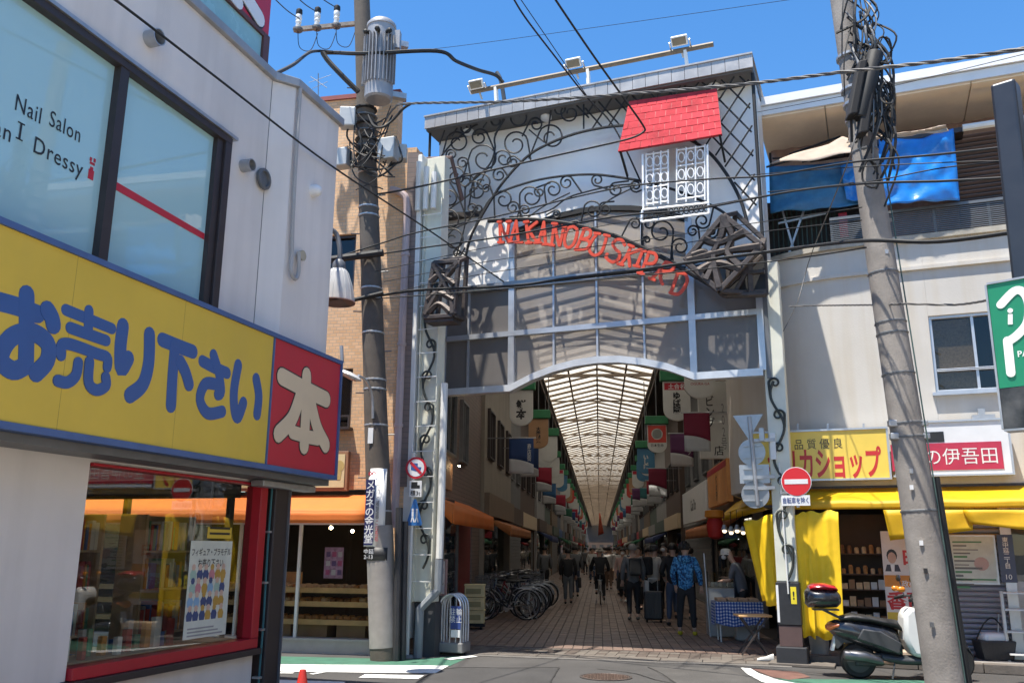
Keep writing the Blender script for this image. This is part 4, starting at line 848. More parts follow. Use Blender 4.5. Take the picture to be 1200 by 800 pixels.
for k, y in enumerate((690, 706, 727)):
    v = Bf.uv(380, y, -.25)[1]
    MB().bx(Bf, -6.2, -.03, v - .05, v, -.75, -.14).build('shelf_board', OAK, sh, bevel=.004)
    MB().bx(Bf, -6.2, -.03, v - .05, v + .03, -.135, -.115).build('shelf_edge', OAK, sh)
    n = 0
    for i in range(22):
        u = -2.9 + i * .13 + rnd.uniform(-.01, .01); r_ = rnd.uniform(.05, .066); mi = rnd.choice((0, 0, 1, 2) if k else (1, 1, 0))
        for j in range(2):
            br_ = MB().ball(Bf.p(u, v + r_ * .72, -.28 - .2 * j), r_, 8, (1.1, .95, .78)); o = br_.build('bread', BREADS[mi], None, True)
            tag(o, ('round loaf on the %s shelf of the bakery window' % ('top', 'middle', 'bottom')[k]), 'bread', 'loaves on the %s bakery shelf' % ('top', 'middle', 'bottom')[k])
MB().bx(Bf, -2.0, -1.6, .65, 1.2, -.8, -.78).bx(Bf, -3.02, -2.98, .0, 1.4, -.75, -.14).bx(Bf, -.028, .0, .0, 1.0, -.75, -.14).build('shelf_side', OAK, sh)
CARD = M('cardboard', (.34, .21, .12), .8, var=.12)
for (x0, x1), lb in zip(((345, 383), (394, 428), (318, 340)), ('brown box under the bread shelf beside the white mullion', 'brown box under the bread shelf next to the utility pole', 'brown box under the bread shelf left of the white mullion')):
    a = Bf.uv(x0, 740, -.2)[0]; b = Bf.uv(x1, 740, -.2)[0]; o = MB().bx(Bf, a, b, .03, .43, -.6, -.2).build('box', CARD, bevel=.006); tag(o, lb, 'box', 'boxes under the bread shelf')
q = Bf.P(391, 676, -.1); po = thing('poster', 'pink poster hanging inside the bakery window', 'poster', q)
a = Bf.uv(379, 677, -.1); b = Bf.uv(403, 641, -.1)
MB().bx(Bf, a[0], b[0], a[1], b[1], -.102, -.1).build('sheet', M('pink_paper', (.50, .30, .46), .5, var=.35, scale=16), po)
m = MB()
for k in range(3):
    for j in range(3): m.bx(Bf, a[0] + .03 + .1 * k, a[0] + .10 + .1 * k, a[1] + .05 + .14 * j, a[1] + .13 + .14 * j, -.099, -.098, (k + j) % 3)
m.build('print', [C_('print_pink', (.55, .12, .28)), C_('print_pale', (.65, .6, .66)), C_('print_violet', (.2, .12, .3))], po)
LAMP = M('warm_bulb', (1, .72, .4), .5, emit=70)
for k, (x, y) in enumerate(((388, 618), (413, 622))):
    q = hit(x, y, Bf.o + Bf.n * -1.2, Bf.n); o = MB().ball(q, .032 if k == 0 else .026, 10).build('ceiling_bulb', LAMP); tag(o, ('small bulb alight inside the bakery over the shelves', 'smaller bulb alight inside the bakery near the pole')[k], 'lamp')
# the side of the bakery in the arcade
MB().bx(AL, 15.0, 15.08, .1, 2.3, -.02, .04).bx(AL, 16.9, 16.98, .1, 2.3, -.02, .04).bx(AL, 18.6, 18.68, .1, 2.3, -.02, .04).bx(AL, 15.0, 20.8, 0, .1, -.1, .04).bx(AL, 15.0, 20.8, 2.3, 2.4, -.02, .04).build('side_front_frame', GREYM, BB)
for a, b in ((15.08, 16.9), (16.98, 18.6)): MB().bx(AL, a + .002, b - .002, .102, 2.298, .0, .008).build('side_pane', BKG, BB)
MB().bx(AL, 18.7, 20.8, .1, 2.3, -.06, -.02).build('red_panel', M('dull_red', (.22, .04, .035), .6), BB)
q = AL.p(16.4, 3.05, .25); o = thing('shop_sign', 'round ended wooden shop sign lit over the side awning', 'sign', q)
MB().bx(AL, 15.6, 17.6, 2.72, 3.24, .002, .05).build('board', M('tan_board', (.33, .19, .11), .6), o)
text('C パ', AL, 16.6, 2.98, .28, BLK, o, n=.05, bold=.02); MB().ball(AL.p(17.5, 3.2, .2), .018, 8).build('spot_bulb', LAMP, o)
# drain pipe, lamp, small signs on the front
dpm = M('pink_pipe', (.42, .33, .32), .5, var=.08)
dd = thing('drain_pipe', 'pinkish drain pipe down the right edge of the brick wall', 'pipe', Bf.P(466, 600, .07))
MB().tube(curve_pts([Bf.P(458, 222, .07), Bf.P(470, 226, .07), Bf.P(477, 240, .07), Bf.P(475, 300, .07), Bf.P(471, 400, .07), Bf.P(467, 500, .07), Bf.P(462, 618, .07)], 4), .062, 9).build('pipe_run', dpm, dd, True)
for y in (300, 405, 500): MB().lathe([(.075, 0), (.075, .05)], Bf.P(475 - (y - 300) * .04, y, .07), Z, 12).build('pipe_clip', dpm, dd)
# ---------------------------------------------------------------- cream building on the right
CB = thing('cream_building', 'cream plastered building with curved corner, balcony and shops below', 'building', Rf.p(2, 0, -3))
# plan of the wall: straight front, then a quarter turn into the arcade
eave_y = {}
pc_ = []
u_c = Rf.uv(1000, 420)[0]
for k in range(11):
    t = k / 10 * R(66); rr = 2.3; pc_.append((u_c - rr * math.sin(t), -rr * (1 - math.cos(t))))
plan = [(9.0, 0)] + pc_ + [(pc_[-1][0] - .25, pc_[-1][1] - .6), (pc_[-1][0] - .3, -7)]
Pf = Frame(Rf.o, Rf.u, Z, Rf.n)
wz0, wz1 = 2.62, 6.55
wu0, wu1, wv0, wv1 = Rf.uv(1092, 415)[0], Rf.uv(1092, 415)[0] + 1.55, Rf.uv(1140, 458)[1], Rf.uv(1140, 366)[1]
m = MB()
def wallseg(m, pl_, z0, z1, th=.25):
    k = len(pl_); m.prism(Pf, [(a, b) for a, b in pl_] + [(a + .05, b - th) for a, b in reversed(pl_)], z0, z1)
wallseg(m, [(wu0, 0)] + plan[1:], wz0, wz1); m.bx(Rf, wu1, 9, wz0, wz1, -.25, 0).bx(Rf, wu0 + .002, wu1 - .002, wz0, wv0, -.25, 0).bx(Rf, wu0 + .002, wu1 - .002, wv1, wz1, -.25, 0)
m.build('plaster_wall', PLAST, CB, True, angle=30)
zl = Rf.uv(1100, 312)[1]
m = MB(); k = [(a, b + .05) for a, b in plan[:-2]]; m.prism(Pf, k + [(a, b - .06) for a, b in reversed(k)], zl - .03, zl + .03); m.build('string_course', PLAST, CB)
m = MB(); k = [(a, b + .08) for a, b in plan]; m.prism(Pf, k + [(a, b - .30) for a, b in reversed(plan)], wz1 + .002, wz1 + .09); m.build('parapet_cap', M('weathered_cap', (.42, .38, .31), .85, var=.2, streak=.4), CB)
window(CB, Rf, wu0 + .004, wu1 - .004, wv0 + .002, wv1 - .002, ALU, WGL, n=-.10, bars=(.40,), t=.045)
wf2 = window(CB, Rf, wu0 + .05, wu1 - .05, wv0 + .34, wv0 + .38, ALU, WGL, n=-.085, bars=(), t=.015, back=False, name='window_rail')
MB().bx(Rf, wu0 + .06, wu0 + .60, wv0 + .06, wv1 - .06, -.16, -.14).build('window_blind', M('bamboo_blind', (.55, .36, .20), .8, var=.25, scale=30), CB)
MB().bx(Rf, wu0 - .05, wu1 + .05, wv0 - .05, wv0, -.02, .08).build('window_sill', ALU, CB)
# upper storey: set back, corrugated, with a deep white eave
ez0, ez1 = Rf.uv(1100, 112, .3)[1], Rf.uv(1100, 98, .3)[1]
ez0 = 9.02; ez1 = 9.30
ue0 = Rf.uv(886, 130, .35)[0]
m = MB().bx(Rf, ue0, 9.2, ez0 + .02, ez1, -8, .38); m.build('roof_slab', M('eave_white', (.66, .64, .60), .6, var=.06, streak=.1), CB)
MB().bx(Rf, ue0 - .01, 9.2, ez0, ez1 - .12, .385, .42).build('fascia', M('fascia_white', (.70, .70, .70), .5, var=.04), CB)
MB().bx(Rf, ue0 - .01, 9.2, ez1 - .11, ez1 + .04, .385, .47).build('roof_edge', M('edge_white', (.74, .74, .74), .5, var=.04), CB)
SOFF = M('soffit_tan', (.88, .74, .58), .8, var=.05)
for i in range(10): MB().bx(Rf, ue0 + .03 + i * 1.12, ue0 + .03 + i * 1.12 + 1.10, ez0 - .03, ez0 + .015, -1.2, .36).build('soffit_panel', SOFF, CB)
COR = M('corrugated_brown', (.36, .23, .18), .6, var=.08)
m = MB(); n = 150; m.grid(lambda s_, t: Rf.p(ue0 + .1 + (9 - ue0) * s_, 6.5 + (ez0 - .03 - 6.5) * t, -1.05 + .02 * math.sin(s_ * n * 1.57)), n * 2, 1); m.build('corrugated_wall', COR, CB, solid=.01)
MB().bx(Rf, 0, 9, 6.0, 6.5, -8, -.3).build('floor_slab', CONC, CB); MB().bx(Rf, ue0 + .1, 9, 0, 9, -8.2, -8).bx(Rf, 8.8, 9, 0, 9, -8, -.3).bx(Rf, ue0 + .05, ue0 + .1, 6.6, 9, -8, -1.1).build('rear_walls', DARK, CB)
SLT = M('slat_brown', (.13, .085, .07), .6, var=.15, scale=3)
sl0 = Rf.uv(1118, 190, -.2)[0]
bl_ = MB().bx(Rf, sl0, 9, 6.6, 8.3, -.30, -.26).build('louvre_backing', DARK, CB)
for i in range(22):
    z_ = 6.75 + i * .075
    MB().hexa([Rf.p(sl0, z_, -.25), Rf.p(9, z_, -.25), Rf.p(9, z_ + .03, -.21), Rf.p(sl0, z_ + .03, -.21), Rf.p(sl0, z_ + .012, -.25), Rf.p(9, z_ + .012, -.25), Rf.p(9, z_ + .042, -.21), Rf.p(sl0, z_ + .042, -.21)]).build('slat', SLT, bl_)
ux = Rf.uv(1118, 150, -.1)[0]
MB().bx(Rf, ux - 2.3, ux + .12, 8.32, 8.40, -.3, .06).build('shade_rail', BROWNM, CB)
MB().tube([Rf.p(ux + .1, 8.36, .1), Rf.p(9, 8.36, .1)], .06, 8).build('white_pipe', WHITEP, CB)
rg = MB().bx(Rf, u_c - .2, 9, 7.12, 7.17, -.14, -.10).build('balcony_rail', GREYM, CB)
for i in range(14): MB().bx(Rf, u_c - .2, 9, 6.66 + i * .033, 6.675 + i * .033, -.13, -.118).build('rail_slat', GREYM, rg)
for i in range(9): MB().bx(Rf, u_c - .2 + i * .8, u_c - .16 + i * .8, 6.64, 7.118, -.16, -.131).build('baluster', GREYM, rg)
# dark clutter of the corner balcony: vertical slat gate and frames
m = thing('slat_screen', 'dark green slatted screen under the tarpaulins on the corner balcony', 'screen', Rf.P(935, 290, -.6))
for i in range(16):
    x = 908 + i * 5.6; MB().bar(Rf.P(x, 302 - i * .9, -.5), Rf.P(x - 3, 246, -.5), .035, .02).build('slat', M('dark_green_slat', (.022, .045, .038), .6) if i == 0 else bpy.data.materials['dark_green_slat'], m)
MB().bar(Rf.P(905, 247, -.5), Rf.P(1000, 238, -.5), .05, .05).build('top_rail', GREYM, m)
MB().prism(Frame(Rf.p(0, 0, -.75), Rf.u, Rf.n), [Rf.uv(x, y, -.75) for x, y in ((900, 305), (1010, 285), (1010, 235), (900, 240))], -.05, 0).build('dark_back', DARK, m)
for k, (x0, y0, x1, y1) in enumerate(((912, 262, 968, 250), (915, 240, 930, 292), (945, 238, 925, 296))): MB().bar(Rf.P(x0, y0, -.35), Rf.P(x1, y1, -.35), .035, .035).build('loose_bar', STEEL, m)
o = MB().bx(Rf, *sorted((Rf.uv(984, 270, -.4)[0], Rf.uv(994, 270, -.4)[0])), Rf.uv(990, 278, -.4)[1], Rf.uv(990, 250, -.4)[1], -.42, -.36).build('red_board', RED); tag(o, 'small red board standing on the corner balcony', 'board')
# blue tarpaulins and the patched shade over the balcony
BT = M('blue_tarp', (.012, .20, .62), .30, var=.16, scale=4, bump=.55, bscale=9, coat=.3); BT2 = M('blue_net_tarp', (.03, .16, .33), .5, var=.2, scale=7)
def cloth(name, fr, c4, off, amp, mat, label, cat, n=20, seed=0, solid=.008):
    r2 = random.Random(seed); ph = [r2.uniform(0, 6) for _ in range(8)]
    Q = [fr.P(x, y, off) for x, y in c4]
    def f(s_, t):
        a = Q[0].lerp(Q[1], s_); b = Q[3].lerp(Q[2], s_); q_ = a.lerp(b, t)
        w_ = amp * (math.sin(7 * s_ + 3 * t + ph[0]) + .6 * math.sin(13 * s_ - 5 * t + ph[1]) + .5 * math.sin(17 * t + 4 * s_ + ph[2]) + .4 * math.sin(23 * s_ + 11 * t + ph[3]))
        sg_ = -.06 * math.sin(math.pi * s_) * (1 - t)
        w_ += amp * 1.1 * (abs(math.sin(4.3 * s_ + 5.1 * t + ph[5])) ** 6 + abs(math.sin(6.1 * s_ - 4.4 * t + ph[6])) ** 8)
        return q_ + fr.n * w_ + Z * (sg_ + .012 * math.sin(19 * s_ + ph[4]) * t)
    m = MB().grid(f, n, n); return tag(m.build(name, mat, None, True, solid=solid, angle=80), label, cat)
cloth('tarpaulin', Rf, ((1030, 164), (1117, 152), (1125, 234), (1028, 241)), .1, .022, BT, 'bright blue tarpaulin hanging from the balcony right of the big pole', 'tarpaulin', 26, 3)
cloth('tarpaulin', Rf, ((901, 194), (1030, 184), (1030, 238), (903, 250)), -.15, .02, BT2, 'dull blue netted tarpaulin across the corner balcony left of the pole', 'tarpaulin', 22, 5)
cloth('tarpaulin', Rf, ((985, 196), (1032, 168), (1032, 240), (992, 234)), -.05, .025, BT, 'small blue tarpaulin tucked behind the big leaning pole', 'tarpaulin', 14, 8)
BGC = M('beige_cloth', (.40, .32, .25), .8, var=.15, scale=5)
cloth('shade_cloth', Rf, ((995, 158), (1108, 147), (1112, 154), (992, 168)), .50, .02, BGC, 'beige cloth strip along the top of the blue tarpaulin', 'cloth', 14, 9)
qa = [Rf.P(900, 193, .62), Rf.P(980, 164, .30), Rf.P(1002, 158, .30), Rf.P(1002, 180, .62)]
m = MB().grid(lambda s_, t: qa[0].lerp(qa[3], s_).lerp(qa[1].lerp(qa[2], s_), t) + Z * .03 * math.sin(9 * s_ + 5 * t), 12, 8); tag(m.build('shade_cloth', BGC, None, True, solid=.006), 'beige cloth roof sagging over the corner balcony', 'cloth')
m = thing('awning_frame', 'dark bent poles holding the beige cloth over the corner balcony', 'frame', Rf.P(940, 185, 0))
for a, b in (((898, 196), (1000, 168)), ((905, 186), (990, 182)), ((925, 181), (985, 160)), ((940, 190), (996, 176))): MB().tube([Rf.P(*a, .12), Rf.P(*b, -.05)], .02, 5).build('pole', IRON, m)
# shop signs over the awning
so_ = .30
a, b = Rf.uv(900, 510, so_), Rf.uv(1040, 500, so_)
ys = thing('shop_sign', 'yellow shop sign with red lettering over the yellow awning', 'sign', Rf.P(980, 560, so_)); z0, z1 = Rf.uv(1000, 560, so_)[1], Rf.uv(1000, 503.5, so_)[1]
MB().bx(Rf, a[0] - .25, b[0] - .03, z0, z1, so_ - .2, so_).build('panel', M('sign_lemon', (.78, .58, .10), .35, var=.05), ys); MB().bx(Rf, a[0] - .27, b[0], z1 + .001, z1 + .03, so_ - .2, so_ + .02).bx(Rf, a[0] - .27, b[0], z0 - .03, z0 - .001, so_ - .2, so_ + .02).bx(Rf, b[0] - .029, b[0], z0, z1, so_ - .2, so_ + .01).build('sign_frame', ALU, ys)
u, v = Rf.uv(968, 518, so_); text('品 質 優 良', Rf, u - .12, v - .02, .16, BLK, ys, n=so_, bold=.0, maxw=.72)
u0, v0 = Rf.uv(900, 546, so_); u1, v1 = Rf.uv(1033, 537, so_); text('キリカショップ', Rf, (u0 + u1) / 2, v1 - .05, .46, M('sign_crimson', (.52, .03, .03), .4), ys, n=so_, bold=.028, maxw=u1 - u0)
a, b = Rf.uv(1042, 500, so_), Rf.uv(1179, 490, so_)
ws = thing('shop_sign', 'white shop sign with a crimson band behind the leaning pole', 'sign', Rf.P(1110, 555, so_)); z0, z1 = Rf.uv(1120, 555, so_)[1], Rf.uv(1120, 494, so_)[1]
MB().bx(Rf, a[0] + .03, b[0], z0, z1, so_ - .2, so_).build('panel', M('sign_pale', (.70, .72, .75), .3, var=.05), ws); MB().bx(Rf, a[0], b[0] + .03, z1 + .001, z1 + .03, so_ - .2, so_ + .02).bx(Rf, a[0], b[0] + .03, z0 - .03, z0 - .001, so_ - .2, so_ + .02).bx(Rf, b[0] + .001, b[0] + .03, z0, z1, so_ - .2, so_ + .015).build('sign_frame', ALU, ws)
c0, c1 = Rf.uv(1046, 551, so_), Rf.uv(1173, 516, so_); MB().bx(Rf, c0[0], c1[0], z0 + .06, z0 + .06 + (z1 - z0) * .52, so_ + .001, so_ + .008).build('red_band', M('band_crimson', (.45, .03, .07), .35), ws)
MB().bx(Rf, Rf.uv(1070, 520, so_)[0], Rf.uv(1106, 510, so_)[0], z1 - .30, z1 - .14, so_ + .001, so_ + .006).build('black_block', BLK, ws)
uu0, uu1 = Rf.uv(1060, 530, so_)[0], Rf.uv(1170, 530, so_)[0]; text('豆の伊吾田', Rf, (uu0 + uu1) / 2, z0 + .06 + (z1 - z0) * .26, .24, WHITE, ws, n=so_ + .008, bold=.0, maxw=uu1 - uu0 - .04)
for x in (1140,): MB().bx(Rf, Rf.uv(1138, 480, .2)[0], Rf.uv(1165, 480, .2)[0], z1 + .04, z1 + .10, .1, .25).bx(Rf, Rf.uv(1146, 480, .2)[0], Rf.uv(1154, 480, .2)[0], z1 + .1, z1 + .2, .1, .2).build('bracket', STEEL, ws)
for x in (935, 970, 1012): MB().bar(Rf.P(x, 508, .1), Rf.P(x, 496, .1), .03, .03).build('bracket', STEEL, ys)
# ground floor: dark shop, shutter, pilaster, beam
MB().bx(Rf, -2.0, 9, 2.35, 2.615, -.4, .02).build('shop_beam', BROWNM, CB)
sx0, sx1 = Rf.uv(1094, 700, -.02)[0], Rf.uv(1180, 700, -.02)[0]
shm = M('shutter_grey', (.22, .225, .25), .45, .4, var=.08, scale=3)
sh_ = MB().bx(Rf, sx0 - .06, sx0 - .001, .12, 2.34, -.08, .03).bx(Rf, sx1 + .001, sx1 + .14, .12, 2.34, -.1, .05).build('shutter_frame', ALU, CB)
for i in range(29):
    z_ = .125 + i * .0765
    MB().prism(Frame(Rf.p(sx0, z_, -.06), Rf.n, Rf.u, Z), [(0, 0), (.012, .006), (.022, .03), (.022, .05), (.012, .072), (0, .0755)], 0, sx1 - sx0).build('slat', shm, sh_)
MB().bx(Rf, sx1 + .15, 9, .12, 2.34, -.12, -.06).build('shop_panel', M('pale_panel', (.45, .47, .48), .5), CB)
MB().bx(Rf, sx1 + .16, sx1 + .7, 1.2, 2.2, -.058, -.05).build('dark_window', WGL, CB)
MB().bx(Rf, -2.6, sx0 - .07, .0, 2.6, -3, -2.9).bx(Rf, sx0 - .1, sx0 - .061, .1, 2.4, -2.9, -.1).bx(Rf, -2.4, sx0, 2.3, 2.34, -2.9, -.1).build('shop_room', M('room_dark', (.09, .075, .065), .8), CB)
ps = thing('noticeboard', 'framed white notice with green headings on the grey shutter', 'notice', Rf.P(1140, 685, .0)); a, b = Rf.uv(1115, 684, .0), Rf.uv(1166, 626, .0)
MB().bx(Rf, a[0], b[0], a[1], b[1], -.03, -.015).build('frame', ALU, ps, bevel=.01); MB().bx(Rf, a[0] + .03, b[0] - .03, a[1] + .03, b[1] - .03, -.0149, -.012).build('sheet', M('notice_paper', (.55, .60, .55), .5, var=.12, scale=6), ps)
pr = MB(); W_ = b[0] - a[0]
for k in range(13):
    z_ = b[1] - .12 - k * .055; ww = rnd.uniform(.3, .85) * (W_ - .14) * (.6 if k > 7 else 1); pr.bx(Rf, a[0] + .07, a[0] + .07 + ww, z_, z_ + rnd.choice((.015, .022, .03)), -.0118, -.0112, 0 if k % 4 == 0 else 1)
pr.bx(Rf, a[0] + .05, b[0] - .05, a[1] + .06, a[1] + .085, -.0118, -.0112, 0).lathe([(.10, 0), (.10, .0006)], Rf.p(b[0] - .22, a[1] + .3, -.0118), Rf.n, 12, 2)
pr.build('print', [C_('notice_green', (.10, .26, .13)), C_('notice_ink', (.16, .17, .17)), C_('notice_flesh', (.5, .36, .33))], ps)
bs_ = thing('address_plate', 'narrow dark blue address plate right of the shutter', 'sign', Rf.P(1183, 680, .06)); a, b = Rf.uv(1174, 682, .06), Rf.uv(1186, 626, .06)
MB().bx(Rf, a[0], b[0], a[1], b[1], .051, .062).build('plate', C_('plate_navy', (.02, .03, .10), .3), bs_); text('東中延二丁目', Rf, (a[0] + b[0]) / 2, (a[1] + b[1]) / 2 + .08, (b[1] - a[1]) * .66, WHITE, bs_, n=.062, bold=.01, vert=True); text('10', Rf, (a[0] + b[0]) / 2, a[1] + .08, .09, WHITE, bs_, n=.062)
# election style banner beside the shutter
eb = thing('poster_banner', 'tall red and white poster banner at the left edge of the pole', 'poster', Rf.P(1055, 740, .1)); a, b = Rf.uv(1041, 735, .1), Rf.uv(1088, 622, .1)
MB().bx(Rf, a[0], b[0], a[1], b[1], .09, .1).build('sheet', M('poster_white', (.66, .62, .60), .5, var=.06), eb); H_ = b[1] - a[1]; W_ = b[0] - a[0]
for t0, t1, mm in ((.42, .54, C_('poster_orange', (.62, .24, .04))), (.08, .16, C_('poster_gold', (.62, .45, .06)))): MB().bx(Rf, a[0] + .005, b[0] - .005, a[1] + H_ * t0, a[1] + H_ * t1, .1005, .102).build('band', mm, eb)
CR = bpy.data.materials['sign_crimson']
text('白', Rf, a[0] + W_ * .58, a[1] + H_ * .74, .24, CR, eb, n=.1, bold=.03, ext=.002); text('香西', Rf, a[0] + W_ * .42, a[1] + H_ * .28, .25, CR, eb, n=.1, bold=.03, ext=.002, maxw=W_ * .8); text('政権', Rf, a[0] + W_ * .5, a[1] + H_ * .455, .09, WHITE, eb, n=.102, bold=.01, ext=.001)
fc = MB(); fx_, fy_ = a[0] + W_ * .2, a[1] + H_ * .72
ell = lambda cx, cy, rx, ry: [(cx + rx * math.cos(k * .5236), cy + ry * math.sin(k * .5236)) for k in range(12)]
fc.prism(Rf, ell(fx_, fy_ + .035, .075, .095), .1003, .1012, 1).prism(Rf, ell(fx_, fy_, .06, .085), .1013, .102, 0).prism(Rf, [(fx_ - .11, fy_ - .2), (fx_ + .11, fy_ - .2), (fx_ + .08, fy_ - .1), (fx_ - .08, fy_ - .1)], .1003, .1012, 2).prism(Rf, [(fx_ - .02, fy_ - .2), (fx_ + .02, fy_ - .2), (fx_ + .03, fy_ - .1), (fx_ - .03, fy_ - .1)], .1013, .1018, 3)
fc.build('portrait', [C_('ink_face', (.55, .36, .27)), BLK, C_('ink_suit', (.05, .05, .07)), WHITE], eb)
# shelves of the shop behind the yellow curtain
rk = thing('goods_rack', 'dark shop rack with jars and packets between curtain and banner', 'rack', Rf.P(1015, 740, -.6)); a, b = Rf.uv(985, 740, -.6)[0], Rf.uv(1052, 740, -.6)[0]
RKM = M('rack_wood', (.10, .06, .04), .6)
for y in (648, 672, 690, 710, 728):
    v = Rf.uv(1015, y, -.5)[1]; MB().bx(Rf, a - .3, b, v - .02, v, -.9, -.45).build('shelf', RKM, rk)
    for i in range(9):
        u = a - .1 + i * .11; h = rnd.uniform(.08, .15)
        if y < 690: g = MB().lathe([(.035, 0), (.035, h * .8), (.022, h)], Rf.p(u, v, -.52), Z, 8); nm, cc = 'jar', rnd.choice(BREADS)
        else: g = MB().bx(Rf, u - .045, u + .045, v, v + h, -.6, -.48); nm, cc = 'packet', rnd.choice([CARD, BREADS[1], WHITE])
        o = g.build(nm, cc, None); tag(o, ('small %s standing on the dark rack of the yellow stall' % nm), nm, nm + 's on the dark rack')
MB().bx(Rf, a - .33, a - .30, .1, 2.2, -.9, -.45).bx(Rf, b, b + .03, .1, 2.2, -.9, -.45).bx(Rf, a - .3, b, .1, 2.2, -.95, -.91).build('rack_side', RKM, rk)
# yellow awning with its loose valances and curtains
YC = M('yellow_canvas', (.86, .56, .015), .5, var=.08, scale=2.5, trans=.42, bump=.15, bscale=8, coat=.15)
YCU = M('yellow_curtain', (.95, .62, .015), .6, var=.1, scale=3, trans=.10, bump=.35, bscale=11)
ya = thing('yellow_awning', 'glossy yellow canvas awning along the front of the corner shop', 'awning', Rf.p(1, 2.4, .5))
yt, yf = Rf.uv(1050, 568, .1)[1], Rf.uv(1050, 590, .95)[1]
awning('canopy', ya, Rf, Rf.uv(915, 580, .9)[0], 8.6, 2.58, yf + .03, .95, .10, YC, 15, .02)
for k, (x0, x1, yb, sk) in enumerate(((1035, 1140, 627, -6), (1128, 1290, 622, 9))):
    Q = [Rf.P(x0, 597, .97 + .02 * k), Rf.P(x1, 597, .97 + .02 * k), Rf.P(x1, yb + sk, .99 + .02 * k), Rf.P(x0 + 8, yb - sk, .99 + .02 * k)]
    MB().grid(lambda s_, t: Q[0].lerp(Q[1], s_).lerp(Q[3].lerp(Q[2], s_), t) + Rf.n * .012 * math.sin(9 * s_ + 4 * t), 16, 5).build('valance', YC, ya, True, solid=.006)
# side awning into the arcade
sa = thing('yellow_awning', 'yellow canvas awning of the food stall inside the arcade mouth', 'awning', (2.6, 15.5, 2.3))
Q = [dep(846, 603, 19.2), dep(906, 584, 15.3), dep(908, 567, 15.6), dep(862, 589, 19.6)]
MB().grid(lambda s_, t: Q[0].lerp(Q[1], s_).lerp(Q[3].lerp(Q[2], s_), t), 16, 4).build('canopy', YC, sa, True, solid=.006)
Q2 = [Q[0], Q[1], Q[1] - Z * .16, Q[0] - Z * .13]
MB().grid(lambda s_, t: Q2[0].lerp(Q2[1], s_).lerp(Q2[3].lerp(Q2[2], s_), t) + V((-.015 * math.sin(22 * s_), 0, 0)), 18, 2).build('valance', YC, sa, True, solid=.006)
def curtain(label, top, bot, folds, amp, seed):
    r2 = random.Random(seed); ph = r2.uniform(0, 6); T0, T1 = top; B0, B1 = bot
    d = (T1 - T0).normalized(); nn = V((d.y, -d.x, 0))
    m = MB().grid(lambda s_, t: T0.lerp(T1, s_).lerp(B0.lerp(B1, s_), t) + nn * amp * (.35 + .65 * t) * (math.sin(folds * s_ * 6.28 + ph + 1.2 * t) + .4 * math.sin(folds * 2.3 * s_ * 6.28 - t * 2)) + Z * .02 * math.sin(s_ * 11), 40, 12)
    return tag(m.build('curtain', YCU, None, True, solid=.006, angle=80), label, 'curtain')
curtain('wide yellow curtain hanging behind the scooter top box', (Rf.P(945, 600, 1.03), Rf.P(982, 598, 1.03)), (Rf.P(951, 745, 1.05), Rf.P(990, 752, 1.05)), 1.6, .02, 4)
curtain('yellow curtain strip hanging just right of the black based column', (Rf.P(921, 603, 1.06), Rf.P(949, 600, 1.04)), (Rf.P(932, 744, 1.07), Rf.P(956, 747, 1.06)), 1.2, .025, 6)
curtain('yellow curtain drawn to the left of the black based column', (dep(872, 612, 14.75), dep(911, 601, 13.95)), (dep(893, 704, 14.6), dep(914, 714, 13.95)), 1.8, .03, 7)
